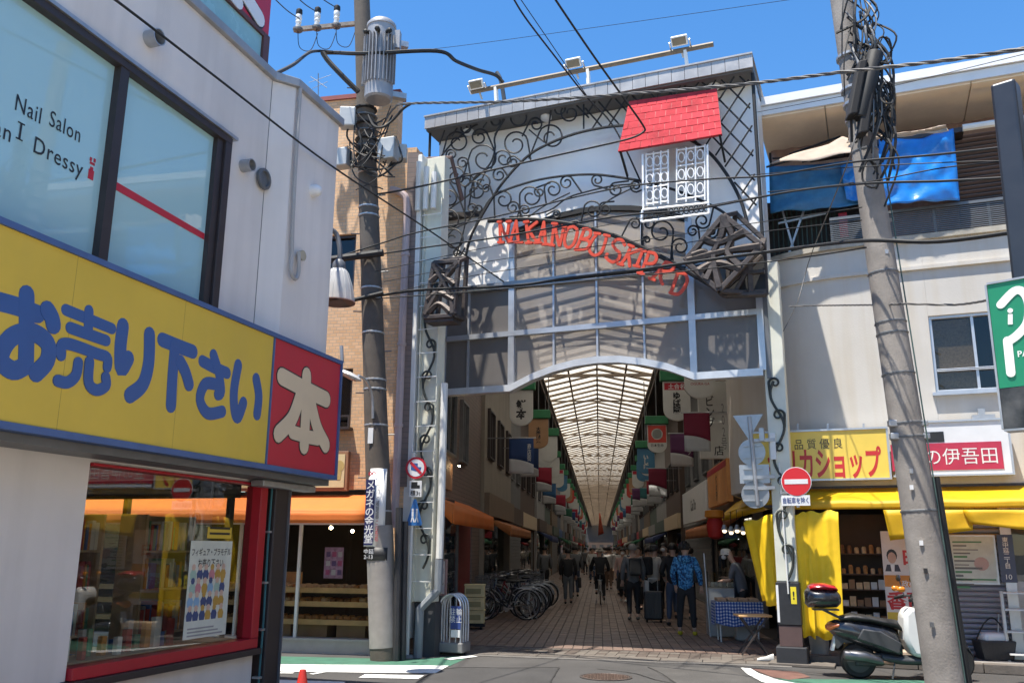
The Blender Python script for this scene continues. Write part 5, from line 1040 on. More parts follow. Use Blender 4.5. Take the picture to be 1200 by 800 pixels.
# ---------------------------------------------------------------- facades along the arcade
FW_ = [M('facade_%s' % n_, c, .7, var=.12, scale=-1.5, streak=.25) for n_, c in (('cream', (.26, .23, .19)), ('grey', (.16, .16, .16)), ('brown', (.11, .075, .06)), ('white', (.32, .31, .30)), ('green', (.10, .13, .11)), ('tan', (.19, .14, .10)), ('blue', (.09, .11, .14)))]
AWN = [M('awning_%s' % n_, c, .7, trans=.15) for n_, c in (('rust', (.4, .14, .04)), ('green', (.05, .2, .1)), ('red', (.4, .03, .04)), ('navy', (.04, .06, .16)), ('white', (.55, .55, .5)))]
SHUT = M('shutter_far', (.24, .24, .24), .5, .3); GLOW = M('lit_sign', (1, .9, .75), .5, emit=1.2); COOL = M('cool_lamp', (.85, .93, 1), .5, emit=4)
def facade(fr, left, y0, y1, k, detail):
    nm = FW_[k % 7].name.split('_')[1]; sd_ = 'left' if left else 'right'
    f = thing('shop_building', '', 'building', fr.p(y0 if left else -y0, 0, -1))
    f['label'] = '%s shopfront on the %s of the arcade, %s' % (nm, sd_, ['first', 'second', 'third', 'fourth', 'fifth', 'sixth', 'seventh', 'eighth', 'ninth', 'tenth', 'eleventh', 'twelfth', 'thirteenth', 'fourteenth', 'fifteenth', 'sixteenth', 'seventeenth', 'eighteenth', 'nineteenth', 'twentieth', 'twenty first', 'twenty second', 'twenty third', 'twenty fourth', 'twenty fifth', 'twenty sixth', 'twenty seventh', 'twenty eighth', 'twenty ninth', 'thirtieth'][k] + ' from the gate')
    a, b = (y0, y1) if left else (-y1, -y0); so = rnd.uniform(-.1, .12)
    MB().bx(fr, a, b, 2.7, 8.6, -.3, so).bx(fr, a, a + .25, 0, 2.699, -.3, so).bx(fr, b - .25, b, 0, 2.699, -.3, so).bx(fr, a, b, 0, 8.6, -5, -4.8).bx(fr, a, b, 2.75, 2.9, -4.8, -.31).build('wall', FW_[k % 7], f)
    n_ = max(1, int((b - a) / 2.2))
    if detail:
        for i in range(n_):
            c = a + (b - a) * (i + .5) / n_; window(f, fr, c - .6, c + .6, 3.9, 5.2, GREYM if k % 2 else BROWNM, WGL, n=so + .02, back=True)
    if k % 4 == 1:
        o = MB()
        for i in range(24): o.bx(fr, a + .26, b - .26, .02 + i * .11, .125 + i * .11, -.02, .0 + .015 * (i % 2))
        o.build('shutter', SHUT, f)
    else:
        MB().bx(fr, a + .26, b - .26, .45, 2.3, -.12, -.1).build('shop_window', WGL, f); MB().bx(fr, a + .26, b - .26, 0, .449, -.2, -.02).build('stall_riser', FW_[(k + 3) % 7], f)
        g = MB()
        for i in range(int((b - a) / .5)):
            for z_ in (.9, 1.4): g.bx(fr, a + .3 + i * .5, a + .3 + i * .5 + rnd.uniform(.15, .4), z_, z_ + rnd.uniform(.15, .4), -1.0, -.6, rnd.randrange(6))
        tag(g.build('goods', books, f), kind='stuff')
    MB().bx(fr, a + .1, b - .1, 2.42, 2.98, so + .002, so + .13).build('fascia_sign', rnd.choice([FW_[3], FW_[1], FW_[5], FW_[6], FW_[2], FW_[2], FW_[4], CREAM, RED, BLUE] if k else [FW_[5]]), f)
    if k % 3 == 0: awning('awning', f, fr, a + .1, b - .1, 2.42, 2.15, .75, .25, AWN[k % 5], 5)
    if k % 2 == 0: MB().bx(fr, (a + b) / 2 - .5, (a + b) / 2 + .5, 2.36, 2.39, -.6, -.5).build('tube_lamp', COOL if k % 4 else GLOW, f)
    return f
y = 22.25
for k in range(28):
    L_ = rnd.uniform(5, 8.5); facade(AL, True, y, y + L_ - .03, k, k < 7); y += L_
    if y > 225: break
y = 19.9
for k in range(28):
    L_ = rnd.uniform(5, 8.5); facade(AR, False, y, y + L_ - .03, k + (2 if k == 0 else 0) if False else k, k < 7); y += L_
    if y > 225: break

cw = thing('far_building', 'building added to shut off bright sky at the far end of the arcade', 'building', (0, 237, 0)); MB().bx(WORLD, -9, 9, 0, 9, 237, 243).build('wall', FW_[2], cw)  # added to keep the far end dim against the open sky
m = MB()
for i in range(6): m.bx(WORLD, -6 + i * 2, -5 + i * 2, 1.0, 2.6, 236.9, 236.99)
tag(m.build('windows', DARK, cw), kind='stuff')

# the houses across the street, beside the camera: they light and show in the shop windows
ob = thing('street_building', 'cream building across the street from the bookshop outside the picture', 'building', (12, 0, 0))
OF = Frame((9.0, 7.0, 0), (-math.sin(R(11)), -math.cos(R(11)), 0), (-math.cos(R(11)), math.sin(R(11)), 0))
MB().bx(OF, -2, 30, 2.6, 9, -6, 0).bx(OF, -2, 30, 0, 2.6, -6, -.5).build('wall', PLAST, ob)
for i in range(9):
    window(ob, OF, .2 + i * 3.2, 1.8 + i * 3.2, 4.2, 5.6, ALU, WGL, n=.03); window(ob, OF, .2 + i * 3.2, 1.8 + i * 3.2, 6.7, 8.0, ALU, WGL, n=.03)
for i in range(9): MB().bx(OF, -1.9 + i * 3.4, 1.3 + i * 3.4, 2.1, 2.9, .01, .2).build('fascia_sign', (RED, WHITE, BLUE, CREAM, YEL)[i % 5], ob)
# ---------------------------------------------------------------- signs hanging in the arcade
HG = M('bracket_green', (.03, .20, .08), .5); SW = M('plate_white', (.62, .62, .58), .45, var=.06)
def tongue(x, y, z, w_, h, face, label, txt=None, txtm=None, head=None, headtxt=None, brk=True):
    t = thing('hanging_sign', label, 'sign', (x, y, z - h / 2), 'round ended signs hung along the arcade')
    f = Frame((x, y, z), (1, 0, 0), (0, -1, 0)); r_ = w_ / 2
    out = [(-r_, h / 2), (-r_, -h / 2 + r_ * .8)] + [(-r_ * math.cos(k * math.pi / 10), -h / 2 + r_ * .8 - r_ * .8 * math.sin(k * math.pi / 10)) for k in range(1, 10)] + [(r_, -h / 2 + r_ * .8), (r_, h / 2)]
    MB().prism(f, out, -.05, .05).build('plate', face, t)
    MB().prism(f, [(a * .9, b * .93) for a, b in out], .051, .056).build('plate_face', face, t)
    if head: MB().bx(f, -r_ * .9, r_ * .9, h * .28, h * .46, .0565, .061).build('plate_head', head, t)
    if headtxt: text(headtxt, f, 0, h * .37, h * .13, WHITE, t, n=.061, bold=.02, maxw=w_ * .8)
    if txt: text(txt, f, 0, -h * .05, h * .55, txtm or BLK, t, n=.056, bold=.05, vert=True, maxw=w_ * .6)
    if brk: MB().bx(f, -r_ - .06, r_ + .06, h / 2 + .01, h / 2 + .26, -.12, .12).build('bracket_box', HG, t, bevel=.02)
    MB().bar(f.p(0, h / 2 + .2, 0), V((x, y, AZ - .1)), .03).build('hanger', GREYM, t)
    return t
def banner(x, y, z, w_, h, ca, cb, label, txt=None):
    t = thing('arcade_banner', label, 'banner', (x, y, z - h / 2), 'two tone banners hung along the arcade'); f = Frame((x, y, z), (1, 0, 0), (0, -1, 0)); ph = rnd.uniform(0, 6)
    def cl(v_of, lo, mat, nm): MB().grid(lambda s_, q_: f.p(-w_ / 2 + w_ * s_, (h / 2) * (1 - q_) + v_of(s_) * q_ if lo else v_of(s_) * (1 - q_) - h / 2 * q_, .012 * math.sin(5 * s_ + ph)), 8, 4).build(nm, mat, t, True, solid=.006)
    cv = lambda s_: -h * .12 - h * .16 * s_ * s_ + .03
    cl(cv, True, ca, 'upper_cloth'); cl(cv, False, cb, 'lower_cloth')
    MB().tube([f.p(-w_ / 2 - .05, h / 2 + .01, 0), f.p(w_ / 2 + .05, h / 2 + .01, 0)], .014, 6).build('banner_rod', STEEL, t)
    if txt: text(txt, f, w_ * .32, h * .1, h * .5, SW, t, n=.016, bold=.01, vert=True, maxw=w_ * .16)
    s_ = 1 if x > 0 else -1; MB().bar(f.p(s_ * w_ / 2, h / 2 + .01, 0), f.p(s_ * (w_ / 2 + .5), h / 2 + .01, 0), .025).build('banner_arm', GREYM, t)
    return t
def atd(x, y, d): q_ = dep(x, y, d); return q_.x, q_.y, q_.z
CLO = {n_: M('cloth_' + n_, c, .75, trans=.2, var=.08) for n_, c in (('navy', (.03, .07, .2)), ('maroon', (.22, .02, .05)), ('purple', (.15, .05, .14)), ('crimson', (.40, .03, .06)), ('white', (.5, .5, .5)), ('green', (.04, .16, .10)), ('blue', (.05, .16, .34)), ('teal', (.05, .2, .22)))}
TG = C_('sign_tan', (.42, .24, .12)); RBR = C_('sign_scarlet', (.60, .06, .04)); SBL = C_('sign_azure', (.06, .20, .34))
x, y, z = atd(611, 478, 21); tongue(x, y, z, .56, .86, SW, 'pale round ended sign nearest the gate on the left', '鮮 本\n商 二 部'.replace(' ', '').split('\n')[0], BLK)
x, y, z = atd(631, 508, 25); tongue(x, y, z, .56, .84, TG, 'tan round ended sign second on the left', '大衆割烹')
x, y, z = atd(643, 526, 29); tongue(x, y, z, .56, .84, SW, 'white round ended sign third on the left')
x, y, z = atd(611, 534, 20); banner(x, y, z, .56, .80, CLO['navy'], CLO['white'], 'navy and white banner below the first sign on the left', '商店街')
x, y, z = atd(793, 470, 20.5); tongue(x, y, z, .62, .92, SW, 'white sign with a red head and black script on the right', 'ゆば園', BLK, RED, '土合名')
x, y, z = atd(770, 514, 27); tongue(x, y, z, .58, .86, SW, 'scarlet and white sign with a round crest on the right', None, None, None)
t = bpy.data.objects['hanging_sign.004'] if 'hanging_sign.004' in bpy.data.objects else None
f = Frame((x, y, z), (1, 0, 0), (0, -1, 0)); MB().bx(f, -.27, .27, -.12, .40, .057, .062).build('crest_panel', RBR, t); MB().lathe([(.17, 0), (.17, .004), (.13, .004), (.13, 0)], f.p(0, .14, .0625), f.n, 18).build('crest', SW, t); text('回', f, 0, .14, .16, SW, t, n=.0625, bold=.02); text('日本生命', f, 0, -.2, .09, BLK, t, n=.056, bold=.01)
x, y, z = atd(757, 540, 31); tongue(x, y, z, .60, .88, SBL, 'blue round ended sign on the right with pale writing', 'いし医院'[:3], SW)
x, y, z = atd(820, 448, 19.2); tongue(x, y, z, .66, .72, SW, 'pale round bottomed sign high on the right behind the gate', None, None, None, None, False); f = Frame((x, y, z), (1, 0, 0), (0, -1, 0)); text('OGURA-GA', f, 0, -.04, .07, C_('ink_red', (.4, .05, .05)), bpy.data.objects['hanging_sign.006'], n=.056, bold=.01)
x, y, z = atd(817, 506, 18.6); banner(x, y, z, .54, .80, CLO['maroon'], CLO['white'], 'maroon and white banner nearest the gate on the right')
x, y, z = atd(799, 527, 23); banner(x, y, z, .58, .84, CLO['purple'], CLO['white'], 'purple and white banner second on the right', 'スキップ')
x, y, z = atd(836, 492, 19.6); t = thing('vertical_sign', 'tall white vertical shop sign with black characters on the right', 'sign', (x, y, z)); f = Frame((x, y, z), (1, 0, 0), (0, -1, 0))
MB().bx(f, -.32, .32, -.85, .85, -.08, .08).build('sign_box', SW, t, bevel=.01); text('リビング', f, -.08, .28, .95, BLK, t, n=.08, bold=.012, vert=True, maxw=.2); text('202号', f, .20, -.15, 1.0, C_('ink_grey', (.2, .2, .2)), t, n=.08, vert=True, maxw=.12); text('店', f, .08, -.68, .2, BLK, t, n=.08, bold=.01)
MB().bar(f.p(.32, .5, 0), f.p(.9, .5, 0), .04).bar(f.p(.32, -.5, 0), f.p(.9, -.5, 0), .04).build('sign_arm', GREYM, t)
ORD = ['nearest', 'second', 'third', 'fourth', 'fifth', 'sixth', 'seventh', 'eighth', 'ninth', 'tenth', 'eleventh', 'twelfth', 'thirteenth', 'fourteenth', 'fifteenth', 'sixteenth', 'seventeenth', 'eighteenth', 'nineteenth', 'twentieth', 'twenty first', 'twenty second', 'twenty third', 'twenty fourth', 'twenty fifth', 'twenty sixth', 'twenty seventh', 'twenty eighth', 'twenty ninth', 'thirtieth', 'thirty first', 'thirty second', 'thirty third', 'thirty fourth', 'thirty fifth', 'thirty sixth']
ks = list(CLO)
for s_, nm in ((-1, 'left'), (1, 'right')):
    for k in range(22):
        d = 33 + k * 4.6 + (2 if s_ > 0 else 0) + rnd.uniform(-.9, .9); fc = (SW, SW, SBL, SW, TG, RBR, SW)[(k + s_) % 7]; cn = {'plate_white': 'white', 'sign_azure': 'blue', 'sign_tan': 'tan', 'sign_scarlet': 'scarlet'}[fc.name]
        tongue(s_ * 1.95, d, 4.95 + rnd.uniform(-.08, .08), .58, .86, fc, '%s round ended sign, %s in the far row on the %s' % (cn, ORD[k], nm), None, BLK, RED if k % 5 == 2 else None)
        if rnd.random() < .14: continue
        cn = ks[(k * 3 + (1 if s_ > 0 else 0)) % 8]; cn = 'crimson' if cn == 'white' else cn
        banner(s_ * rnd.uniform(1.92, 2.12), d - 6.6 + (0 if s_ < 0 else .8) + rnd.uniform(-.7, .7), 3.95 + rnd.uniform(-.3, .2), rnd.uniform(.52, .64), rnd.uniform(.76, .92), CLO[cn], CLO['white'], '%s and white banner, %s in the row on the %s' % (cn, ORD[k], nm))
fg = thing('red_pennant', 'long orange red pennant hanging in the middle of the far arcade', 'banner', (.05, 62, 4)); 
MB().grid(lambda s_, t: V((.02 + .34 * s_ * t + .05 * s_ - .10 * t, 62 + .05 * math.sin(5 * t + 3 * s_), 4.0 - 1.5 * t + .12 * s_ * t)), 4, 8).build('pennant_cloth', C_('pennant_red', (.34, .05, .02)), fg, True, solid=.01)
# flat signs on the right-hand shops
fs = thing('shop_sign', 'white sign with black english lettering over the right stall', 'sign', dep(814, 590, 22)); 
q0, q1 = dep(802, 612, 23.5), dep(826, 608, 20.2); X_ = 2.45
S1 = Frame((2.75, 0, 0), (0, -1, 0), (-1, 0, 0)); a, b = S1.uv(800, 592), S1.uv(828, 588); 
v0, v1 = S1.uv(814, 611)[1], S1.uv(814, 570)[1]; MB().bx(S1, a[0], b[0], v0, v1, -.1, 0).build('panel', WHITE, fs, bevel=.01); text('Can Do', S1, (a[0] + b[0]) / 2, (v0 + v1) / 2, (v1 - v0) * .4, BLK, fs, n=0, bold=.02, maxw=(b[0] - a[0]) * .8)
os_ = thing('shop_sign', 'orange shop sign with a red strip and a white block', 'sign', dep(838, 566, 18.6)); a, b = S1.uv(829, 570), S1.uv(852, 566); v0, v1 = S1.uv(840, 592)[1], S1.uv(840, 544)[1]
MB().bx(S1, a[0] + .02, b[0], v0, v1, -.12, 0).build('panel', M('sign_amber', (.72, .32, .10), .4), os_, bevel=.01); MB().bx(S1, a[0] + .05, b[0] - .05, v1 - .16, v1 - .03, .001, .005).build('red_strip', RED, os_); text('佐々園', S1, (a[0] + b[0]) / 2, (v0 + v1) / 2 - .05, .8 * (v1 - v0) * .8, BLK, os_, n=0, bold=.03, vert=True, maxw=(b[0] - a[0]) * .5)
# ---------------------------------------------------------------- traffic signs
ST = M('sign_post_white', (.62, .62, .60), .4, .2, var=.08); BACK = M('sign_back_grey', (.38, .40, .42), .4, .5, var=.1, scale=12)
def plate(parent, name, fr, shape, mat, n0=0, n1=.006): return MB().prism(fr, shape, n0, n1).build(name, mat, parent)
def circ(cx, cy, r_, k=28): return [(cx + r_ * math.cos(2 * math.pi * i / k), cy + r_ * math.sin(2 * math.pi * i / k)) for i in range(k)]
base = ground(477, 770); tp = thing('traffic_sign', 'white signpost with a no trucks disc and a blue crossing triangle', 'traffic sign', base)
topp = hit(485, 530, base, V((0, 1, 0))); MB().tube([base, topp], .032, 10).build('post', ST, tp, True); MB().lathe([(.11, 0), (.09, .04)], base, Z, 12).build('post_foot', CONC, tp)
TF = Frame(base + V((0, -.05, 0)), (math.cos(R(-5)), math.sin(R(-5)), 0), (math.sin(R(-5)), -math.cos(R(-5)), 0))
kx = 13.77 / 1052; c = TF.uv(487.5, 548)
plate(tp, 'disc', TF, circ(*c, .17), RED); plate(tp, 'disc_face', TF, circ(*c, .135), C_('sign_light', (.7, .7, .72)), .0061, .008); plate(tp, 'truck_symbol', TF, [(c[0] - .08, c[1] - .03), (c[0] + .07, c[1] - .07), (c[0] + .09, c[1] + .01), (c[0] + .03, c[1] + .015), (c[0] + .03, c[1] + .07), (c[0] - .08, c[1] + .08)], BLUE, .0081, .010); plate(tp, 'red_slash', TF, [(c[0] - .105, c[1] + .075), (c[0] - .075, c[1] + .105), (c[0] + .105, c[1] - .075), (c[0] + .075, c[1] - .105)], RED, .0101, .012)
c = TF.uv(487, 572); plate(tp, 'supplementary_plate', TF, [(c[0] - .10, c[1] - .13), (c[0] + .10, c[1] - .13), (c[0] + .10, c[1] + .12), (c[0] - .10, c[1] + .12)], C_('plate_pale', (.66, .66, .66)))
plate(tp, 'truck_symbol', TF, [(c[0] - .07, c[1] + .0), (c[0] + .07, c[1] + .0), (c[0] + .07, c[1] + .05), (c[0] + .03, c[1] + .05), (c[0] + .03, c[1] + .10), (c[0] - .07, c[1] + .10)], BLK, .0061, .008); text('積3t', TF, c[0], c[1] - .07, .08, BLK, tp, n=.006, bold=.01)
c = TF.uv(486, 600); plate(tp, 'triangle', TF, [(c[0] - .11, c[1] - .20), (c[0] + .11, c[1] - .20), (c[0] + .125, c[1] - .17), (c[0] + .02, c[1] + .20), (c[0] - .02, c[1] + .20), (c[0] - .125, c[1] - .17)], C_('cross_blue', (.04, .16, .42), .35)); m = MB()
for dx in (-.03, .035): m.prism(TF, circ(c[0] + dx, c[1] + .04, .018, 10), .0061, .008).bar(TF.p(c[0] + dx, c[1] + .02, .007), TF.p(c[0] + dx, c[1] - .06, .007), .03, .002, TF.n).bar(TF.p(c[0] + dx, c[1] - .06, .007), TF.p(c[0] + dx - .025, c[1] - .15, .007), .018, .002, TF.n).bar(TF.p(c[0] + dx, c[1] - .06, .007), TF.p(c[0] + dx + .025, c[1] - .15, .007), .018, .002, TF.n)
m.build('walkers_symbol', WHITE, tp)
# no entry sign and the backs of the signs on the right column
ne = thing('traffic_sign', 'red no entry disc with a white plate fixed to the right column', 'traffic sign', Gf.P(933, 590, .18)); c = Gf.uv(933, 564, .18)
plate_ = lambda p_, nm, sh, mat, a, b: MB().prism(Gf, sh, a, b).build(nm, mat, p_)
plate_(ne, 'disc_rim', circ(*c, .215), WHITE, .17, .178); plate_(ne, 'disc', circ(*c, .205), M('no_entry_red', (.62, .015, .02), .35, var=.04), .1785, .182); plate_(ne, 'white_bar', [(c[0] - .165, c[1] - .035), (c[0] + .165, c[1] - .035), (c[0] + .165, c[1] + .035), (c[0] - .165, c[1] + .035)], WHITE, .1825, .185)
c2 = Gf.uv(932.5, 586, .18); plate_(ne, 'plate', [(c2[0] - .20, c2[1] - .075), (c2[0] + .20, c2[1] - .075), (c2[0] + .20, c2[1] + .075), (c2[0] - .20, c2[1] + .075)], WHITE, .17, .178); text('自転車を除く', Gf, *c2, .085, C_('plate_ink', (.03, .06, .2)), ne, n=.178, bold=.015, maxw=.36)
MB().bar(Gf.p(c[0], c2[1] - .1, .15), Gf.p(c[0], c[1] + .2, .15), .04).bar(Gf.p(0, c[1], .02), Gf.p(c[0], c[1], .14), .05).bar(Gf.p(0, c2[1] + .12, .02), Gf.p(c[0], c2[1] + .12, .14), .04).build('sign_bracket', STEEL, ne)
bk = thing('traffic_sign', 'grey backs of a triangle, two discs and a plate beside the column', 'traffic sign', Gf.P(882, 590, .1)); BF = Gf
tri = [Gf.uv(x, y, .1) for x, y in ((859, 487), (894, 485), (877.5, 515))]; MB().prism(Gf, tri, .095, .103).build('triangle_back', BACK, bk)
c = Gf.uv(881, 529.5, .1); MB().prism(Gf, circ(*c, .20), .085, .093).build('disc_back', BACK, bk); c = Gf.uv(885, 579, .1); MB().prism(Gf, circ(*c, .205), .085, .093).build('disc_back', M('sign_back_dark', (.27, .28, .29), .4, .5), bk)
c = Gf.uv(884, 555, .1); MB().prism(Gf, [(c[0] - .22, c[1] - .14), (c[0] + .22, c[1] - .14), (c[0] + .22, c[1] + .14), (c[0] - .22, c[1] + .14)], .085, .093).build('plate_back', BACK, bk)
a, b = Gf.P(878, 488, .13), Gf.P(888, 592, .13); MB().tube([a, b], .03, 8).build('post', STEEL, bk)
for y in (522, 536, 549, 561, 572, 586): p_ = Gf.P(882, y, .108); MB().bar(p_ - Gf.u * .14, p_ + Gf.u * .14, .018, .02).build('back_rib', STEEL, bk)
m = MB()
for y in (516, 559, 572): m.bar(Gf.P(883, y, .13), Gf.P(908, y - 1, .05), .05, .05)
m.build('clamp_arm', STEEL, bk); MB().bx(Gf, Gf.uv(893, 515, .1)[0] - .03, Gf.uv(893, 515, .1)[0] + .04, Gf.uv(893, 517, .1)[1], Gf.uv(893, 502, .1)[1], .08, .18).build('clamp_box', STEEL, bk)
# green parking sign with a poster below, on a dark post
PF = street(38, dep(1181, 500, 6.4)[:2]); pk = thing('parking_sign', 'green parking sign with a dark poster below on a leaning dark post', 'sign', PF.P(1185, 640, 0))
a = PF.uv(1167, 420)[0]; zt_, zb_ = PF.uv(1163, 333)[1], PF.uv(1170, 455)[1]; zp = PF.uv(1174, 503)[1]
MB().bx(PF, a, a + .95, zb_, zt_, -.12, 0).build('green_panel', M('parking_green', (.012, .20, .10), .35, var=.06), pk); MB().bx(PF, a - .015, a - .001, zp, zt_, -.13, .01).bx(PF, a, a + .95, zt_ + .001, zt_ + .015, -.13, .01).bx(PF, a, a + .95, zp - .015, zp - .001, -.13, .01).build('sign_frame', STEEL, pk)
PP = MB(); h_ = zt_ - zb_
pw = .058
stroke(PP, PF, [PF.uv(x + 3, y) for x, y in ((1170, 357), (1186, 341), (1197, 343), (1203, 357), (1201, 378), (1190, 392), (1179, 400))], pw, .001, .006)
stroke(PP, PF, [PF.uv(x + 3, y) for x, y in ((1178, 399), (1180, 418), (1182, 437))], pw, .001, .0085)
PP.build('letter', WHITE, pk); q_ = PF.uv(1199, 414); text('PARK', PF, q_[0] + .04, q_[1], .055, WHITE, pk, n=.001, bold=.01, maxw=.26); m = MB().prism(PF, circ(*PF.uv(1184, 364), .018, 10), .001, .005).bar(PF.P(1184, 368, .003), PF.P(1184, 380, .003), .03, .004, PF.n); m.build('emblem', WHITE, pk)
MB().bx(PF, a, a + .95, zp, zb_ - .002, -.12, -.002).build('poster', M('dark_poster', (.045, .045, .045), .35, var=.9, scale=6), pk); MB().prism(PF, circ(a + .30, zp + .26, .04, 8) , -.0015, .001).build('yellow_mark', YEL, pk)
q = PF.uv(1180, 600, -.2); dpst = MB().bar(PF.P(1178, 100, -.25), PF.P(1240, 640, -.25), .17, .17).build('post', M('post_dark', (.05, .055, .065), .35, .6, var=.1), pk, bevel=.02)
MB().bar(PF.P(1186, 297, -.2), PF.P(1215, 296, -.2), .05, .08).build('bracket', M('red_bracket', (.3, .03, .03), .5), pk)
# ---------------------------------------------------------------- utility poles
pb = ground(450, 773); ptop = hit(422, -60, pb, V((0, 1, 0)))
up1 = thing('utility_pole', 'tall dark concrete pole with transformer and switch boxes by the bakery', 'utility pole', pb, 'utility poles'); 
def pol(t): return pb.lerp(ptop, t)
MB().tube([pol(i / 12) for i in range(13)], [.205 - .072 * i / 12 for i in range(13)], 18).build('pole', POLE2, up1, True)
MB().tube([pol(.015), pol(.16)], [.212, .206], 18).build('wrap', M('pole_wrap', (.27, .25, .23), .7, var=.12, scale=5, bump=.3, bscale=18), up1, True)
def yt_(y): return (pb.lerp(ptop, 0).z * 0 + (hit(437, y, pb, V((0, 1, 0))).z - pb.z) / (ptop.z - pb.z))
for k, y in enumerate((205, 245, 255, 340, 352, 392, 447, 458, 500, 600, 640, 655, 708)): MB().lathe([(.19 - .05 * yt_(y) / 1, 0), (.205 - .05 * yt_(y), .01), (.205 - .05 * yt_(y), .03), (.19 - .05 * yt_(y), .04)], pol(yt_(y)), Z, 14).build('band', STEEL, up1)
m = MB()
for k in range(12):
    p_ = pol(.22 + k * .055); sd_ = 1 if k % 2 else -1; m.tube([p_, p_ + V((sd_ * .30, -.05, 0))], .011, 5)
m.build('step_bolt', GREYM, up1)
# plate with vertical advertising
PLF = Frame((pb.x, pb.y, 0), (1, 0, 0), (0, -1, 0)); 
def curvplate(x0, x1, y0, y1, mat, nm, off=0):
    c0 = pol(yt_((y0 + y1) / 2)); z0 = pol(yt_(y1)).z; z1 = pol(yt_(y0)).z; r_ = .205 - .05 * yt_(y0) + .012 + off; a0, a1 = x0, x1
    MB().grid(lambda s_, t: V((c0.x + r_ * math.sin(a0 + (a1 - a0) * s_), c0.y - r_ * math.cos(a0 + (a1 - a0) * s_), z0 + (z1 - z0) * t)), 8, 1).build(nm, mat, up1, True, solid=.004); return c0, r_, z0, z1
c0, r_, z0, z1 = curvplate(-1.15, .75, 550, 640, WHITE, 'advert_plate'); VF = Frame((c0.x - .05, c0.y - r_ - .012, 0), (1, 0, 0), (0, -1, 0))
MB().bx(VF, -.105, .035, z0 + .02, z1 - .17, .006, .009).build('advert_band', C_('advert_navy', (.015, .02, .10)), up1); text('メガネの金光堂', VF, -.035, (z0 + z1) / 2 - .07, z1 - z0 - .24, WHITE, up1, n=.0092, bold=.015, ext=.001, vert=True); text('視力・補聴器', VF, .085, (z0 + z1) / 2 + .1, .55, BLK, up1, n=.008, ext=.001, vert=True, maxw=.05); text('この先右', VF, .085, (z0 + z1) / 2 - .35, .3, RED, up1, n=.008, ext=.001, vert=True, maxw=.05); text('∞', VF, -.02, z1 - .08, .12, RED, up1, n=.008, bold=.02, ext=.001)
c0, r_, z0, z1 = curvplate(-1.15, .75, 641, 656, C_('advert_black', (.03, .03, .03)), 'address_plate'); text('中延\n2-13', VF, -.02, (z0 + z1) / 2, .07, WHITE, up1, n=.01, ext=.001, bold=.005)
MB().bx(PLF, -.06 + pol(.3).x - pb.x, .02 + pol(.3).x - pb.x, pol(yt_(521)).z, pol(yt_(503)).z, .19, .195).build('small_plate', WHITE, up1)
MB().tube([V((pb.x + .20, pb.y - .1, 0)), V((pb.x + .17, pb.y - .1, 2.2))], .055, 8).build('cable_guard', M('guard_black', (.03, .03, .033), .5), up1); MB().tube([V((pb.x + .28, pb.y - .02, 0)), V((pb.x + .25, pb.y - .02, 2.0))], .05, 8).build('cable_guard', bpy.data.materials['guard_black'], up1)
# transformer: finned can with bushings
tc_ = hit(446, 60, pb + V((0, -.30, 0)), V((0, 1, 0))); zt1, zb1 = hit(446, 26, pb + V((0, -.3, 0)), V((0, 1, 0))).z, hit(446, 118, pb + V((0, -.3, 0)), V((0, 1, 0))).z
TRM = M('transformer_grey', (.30, .30, .31), .45, .3, var=.12, scale=5); tcx, tcy = tc_.x, tc_.y
tr = MB().lathe([(.20, 0), (.235, .03), (.235, zt1 - zb1 - .14), (.25, zt1 - zb1 - .13), (.25, zt1 - zb1 - .08), (.20, zt1 - zb1 - .02), (.08, zt1 - zb1)], (tcx, tcy, zb1), Z, 24).build('transformer', TRM, up1, True)
for i in range(13):
    a = R(-90 - 78 + i * 13); p_ = V((tcx + .262 * math.cos(a), tcy + .262 * math.sin(a), 0)); m = MB().box((p_.x, p_.y, zb1 + (zt1 - zb1) * .47), (.06, .012, (zt1 - zb1) * .60), a); m.build('fin', TRM, tr)
for a in (-130, -88, -50):
    a = R(a); d = V((math.cos(a), math.sin(a), -.15)); MB().lathe([(.04, 0), (.045, .05), (.03, .06), (.045, .09), (.02, .12)], V((tcx, tcy, zt1 - .28)) + d * .24, d, 10).build('bushing', BLACK, tr, True)
MB().bx(Frame((tcx, tcy, 0), (1, 0, 0), (0, -1, 0)), .20, .34, zt1 - .55, zt1 - .22, -.05, .08).build('terminal_box', TRM, tr); [MB().bar(V((tcx, tcy + .1, z_)), V((pb.x, pb.y, z_)), .12, .1).build('hanger', STEEL, tr) for z_ in (zb1 + .2, zt1 - .3)]
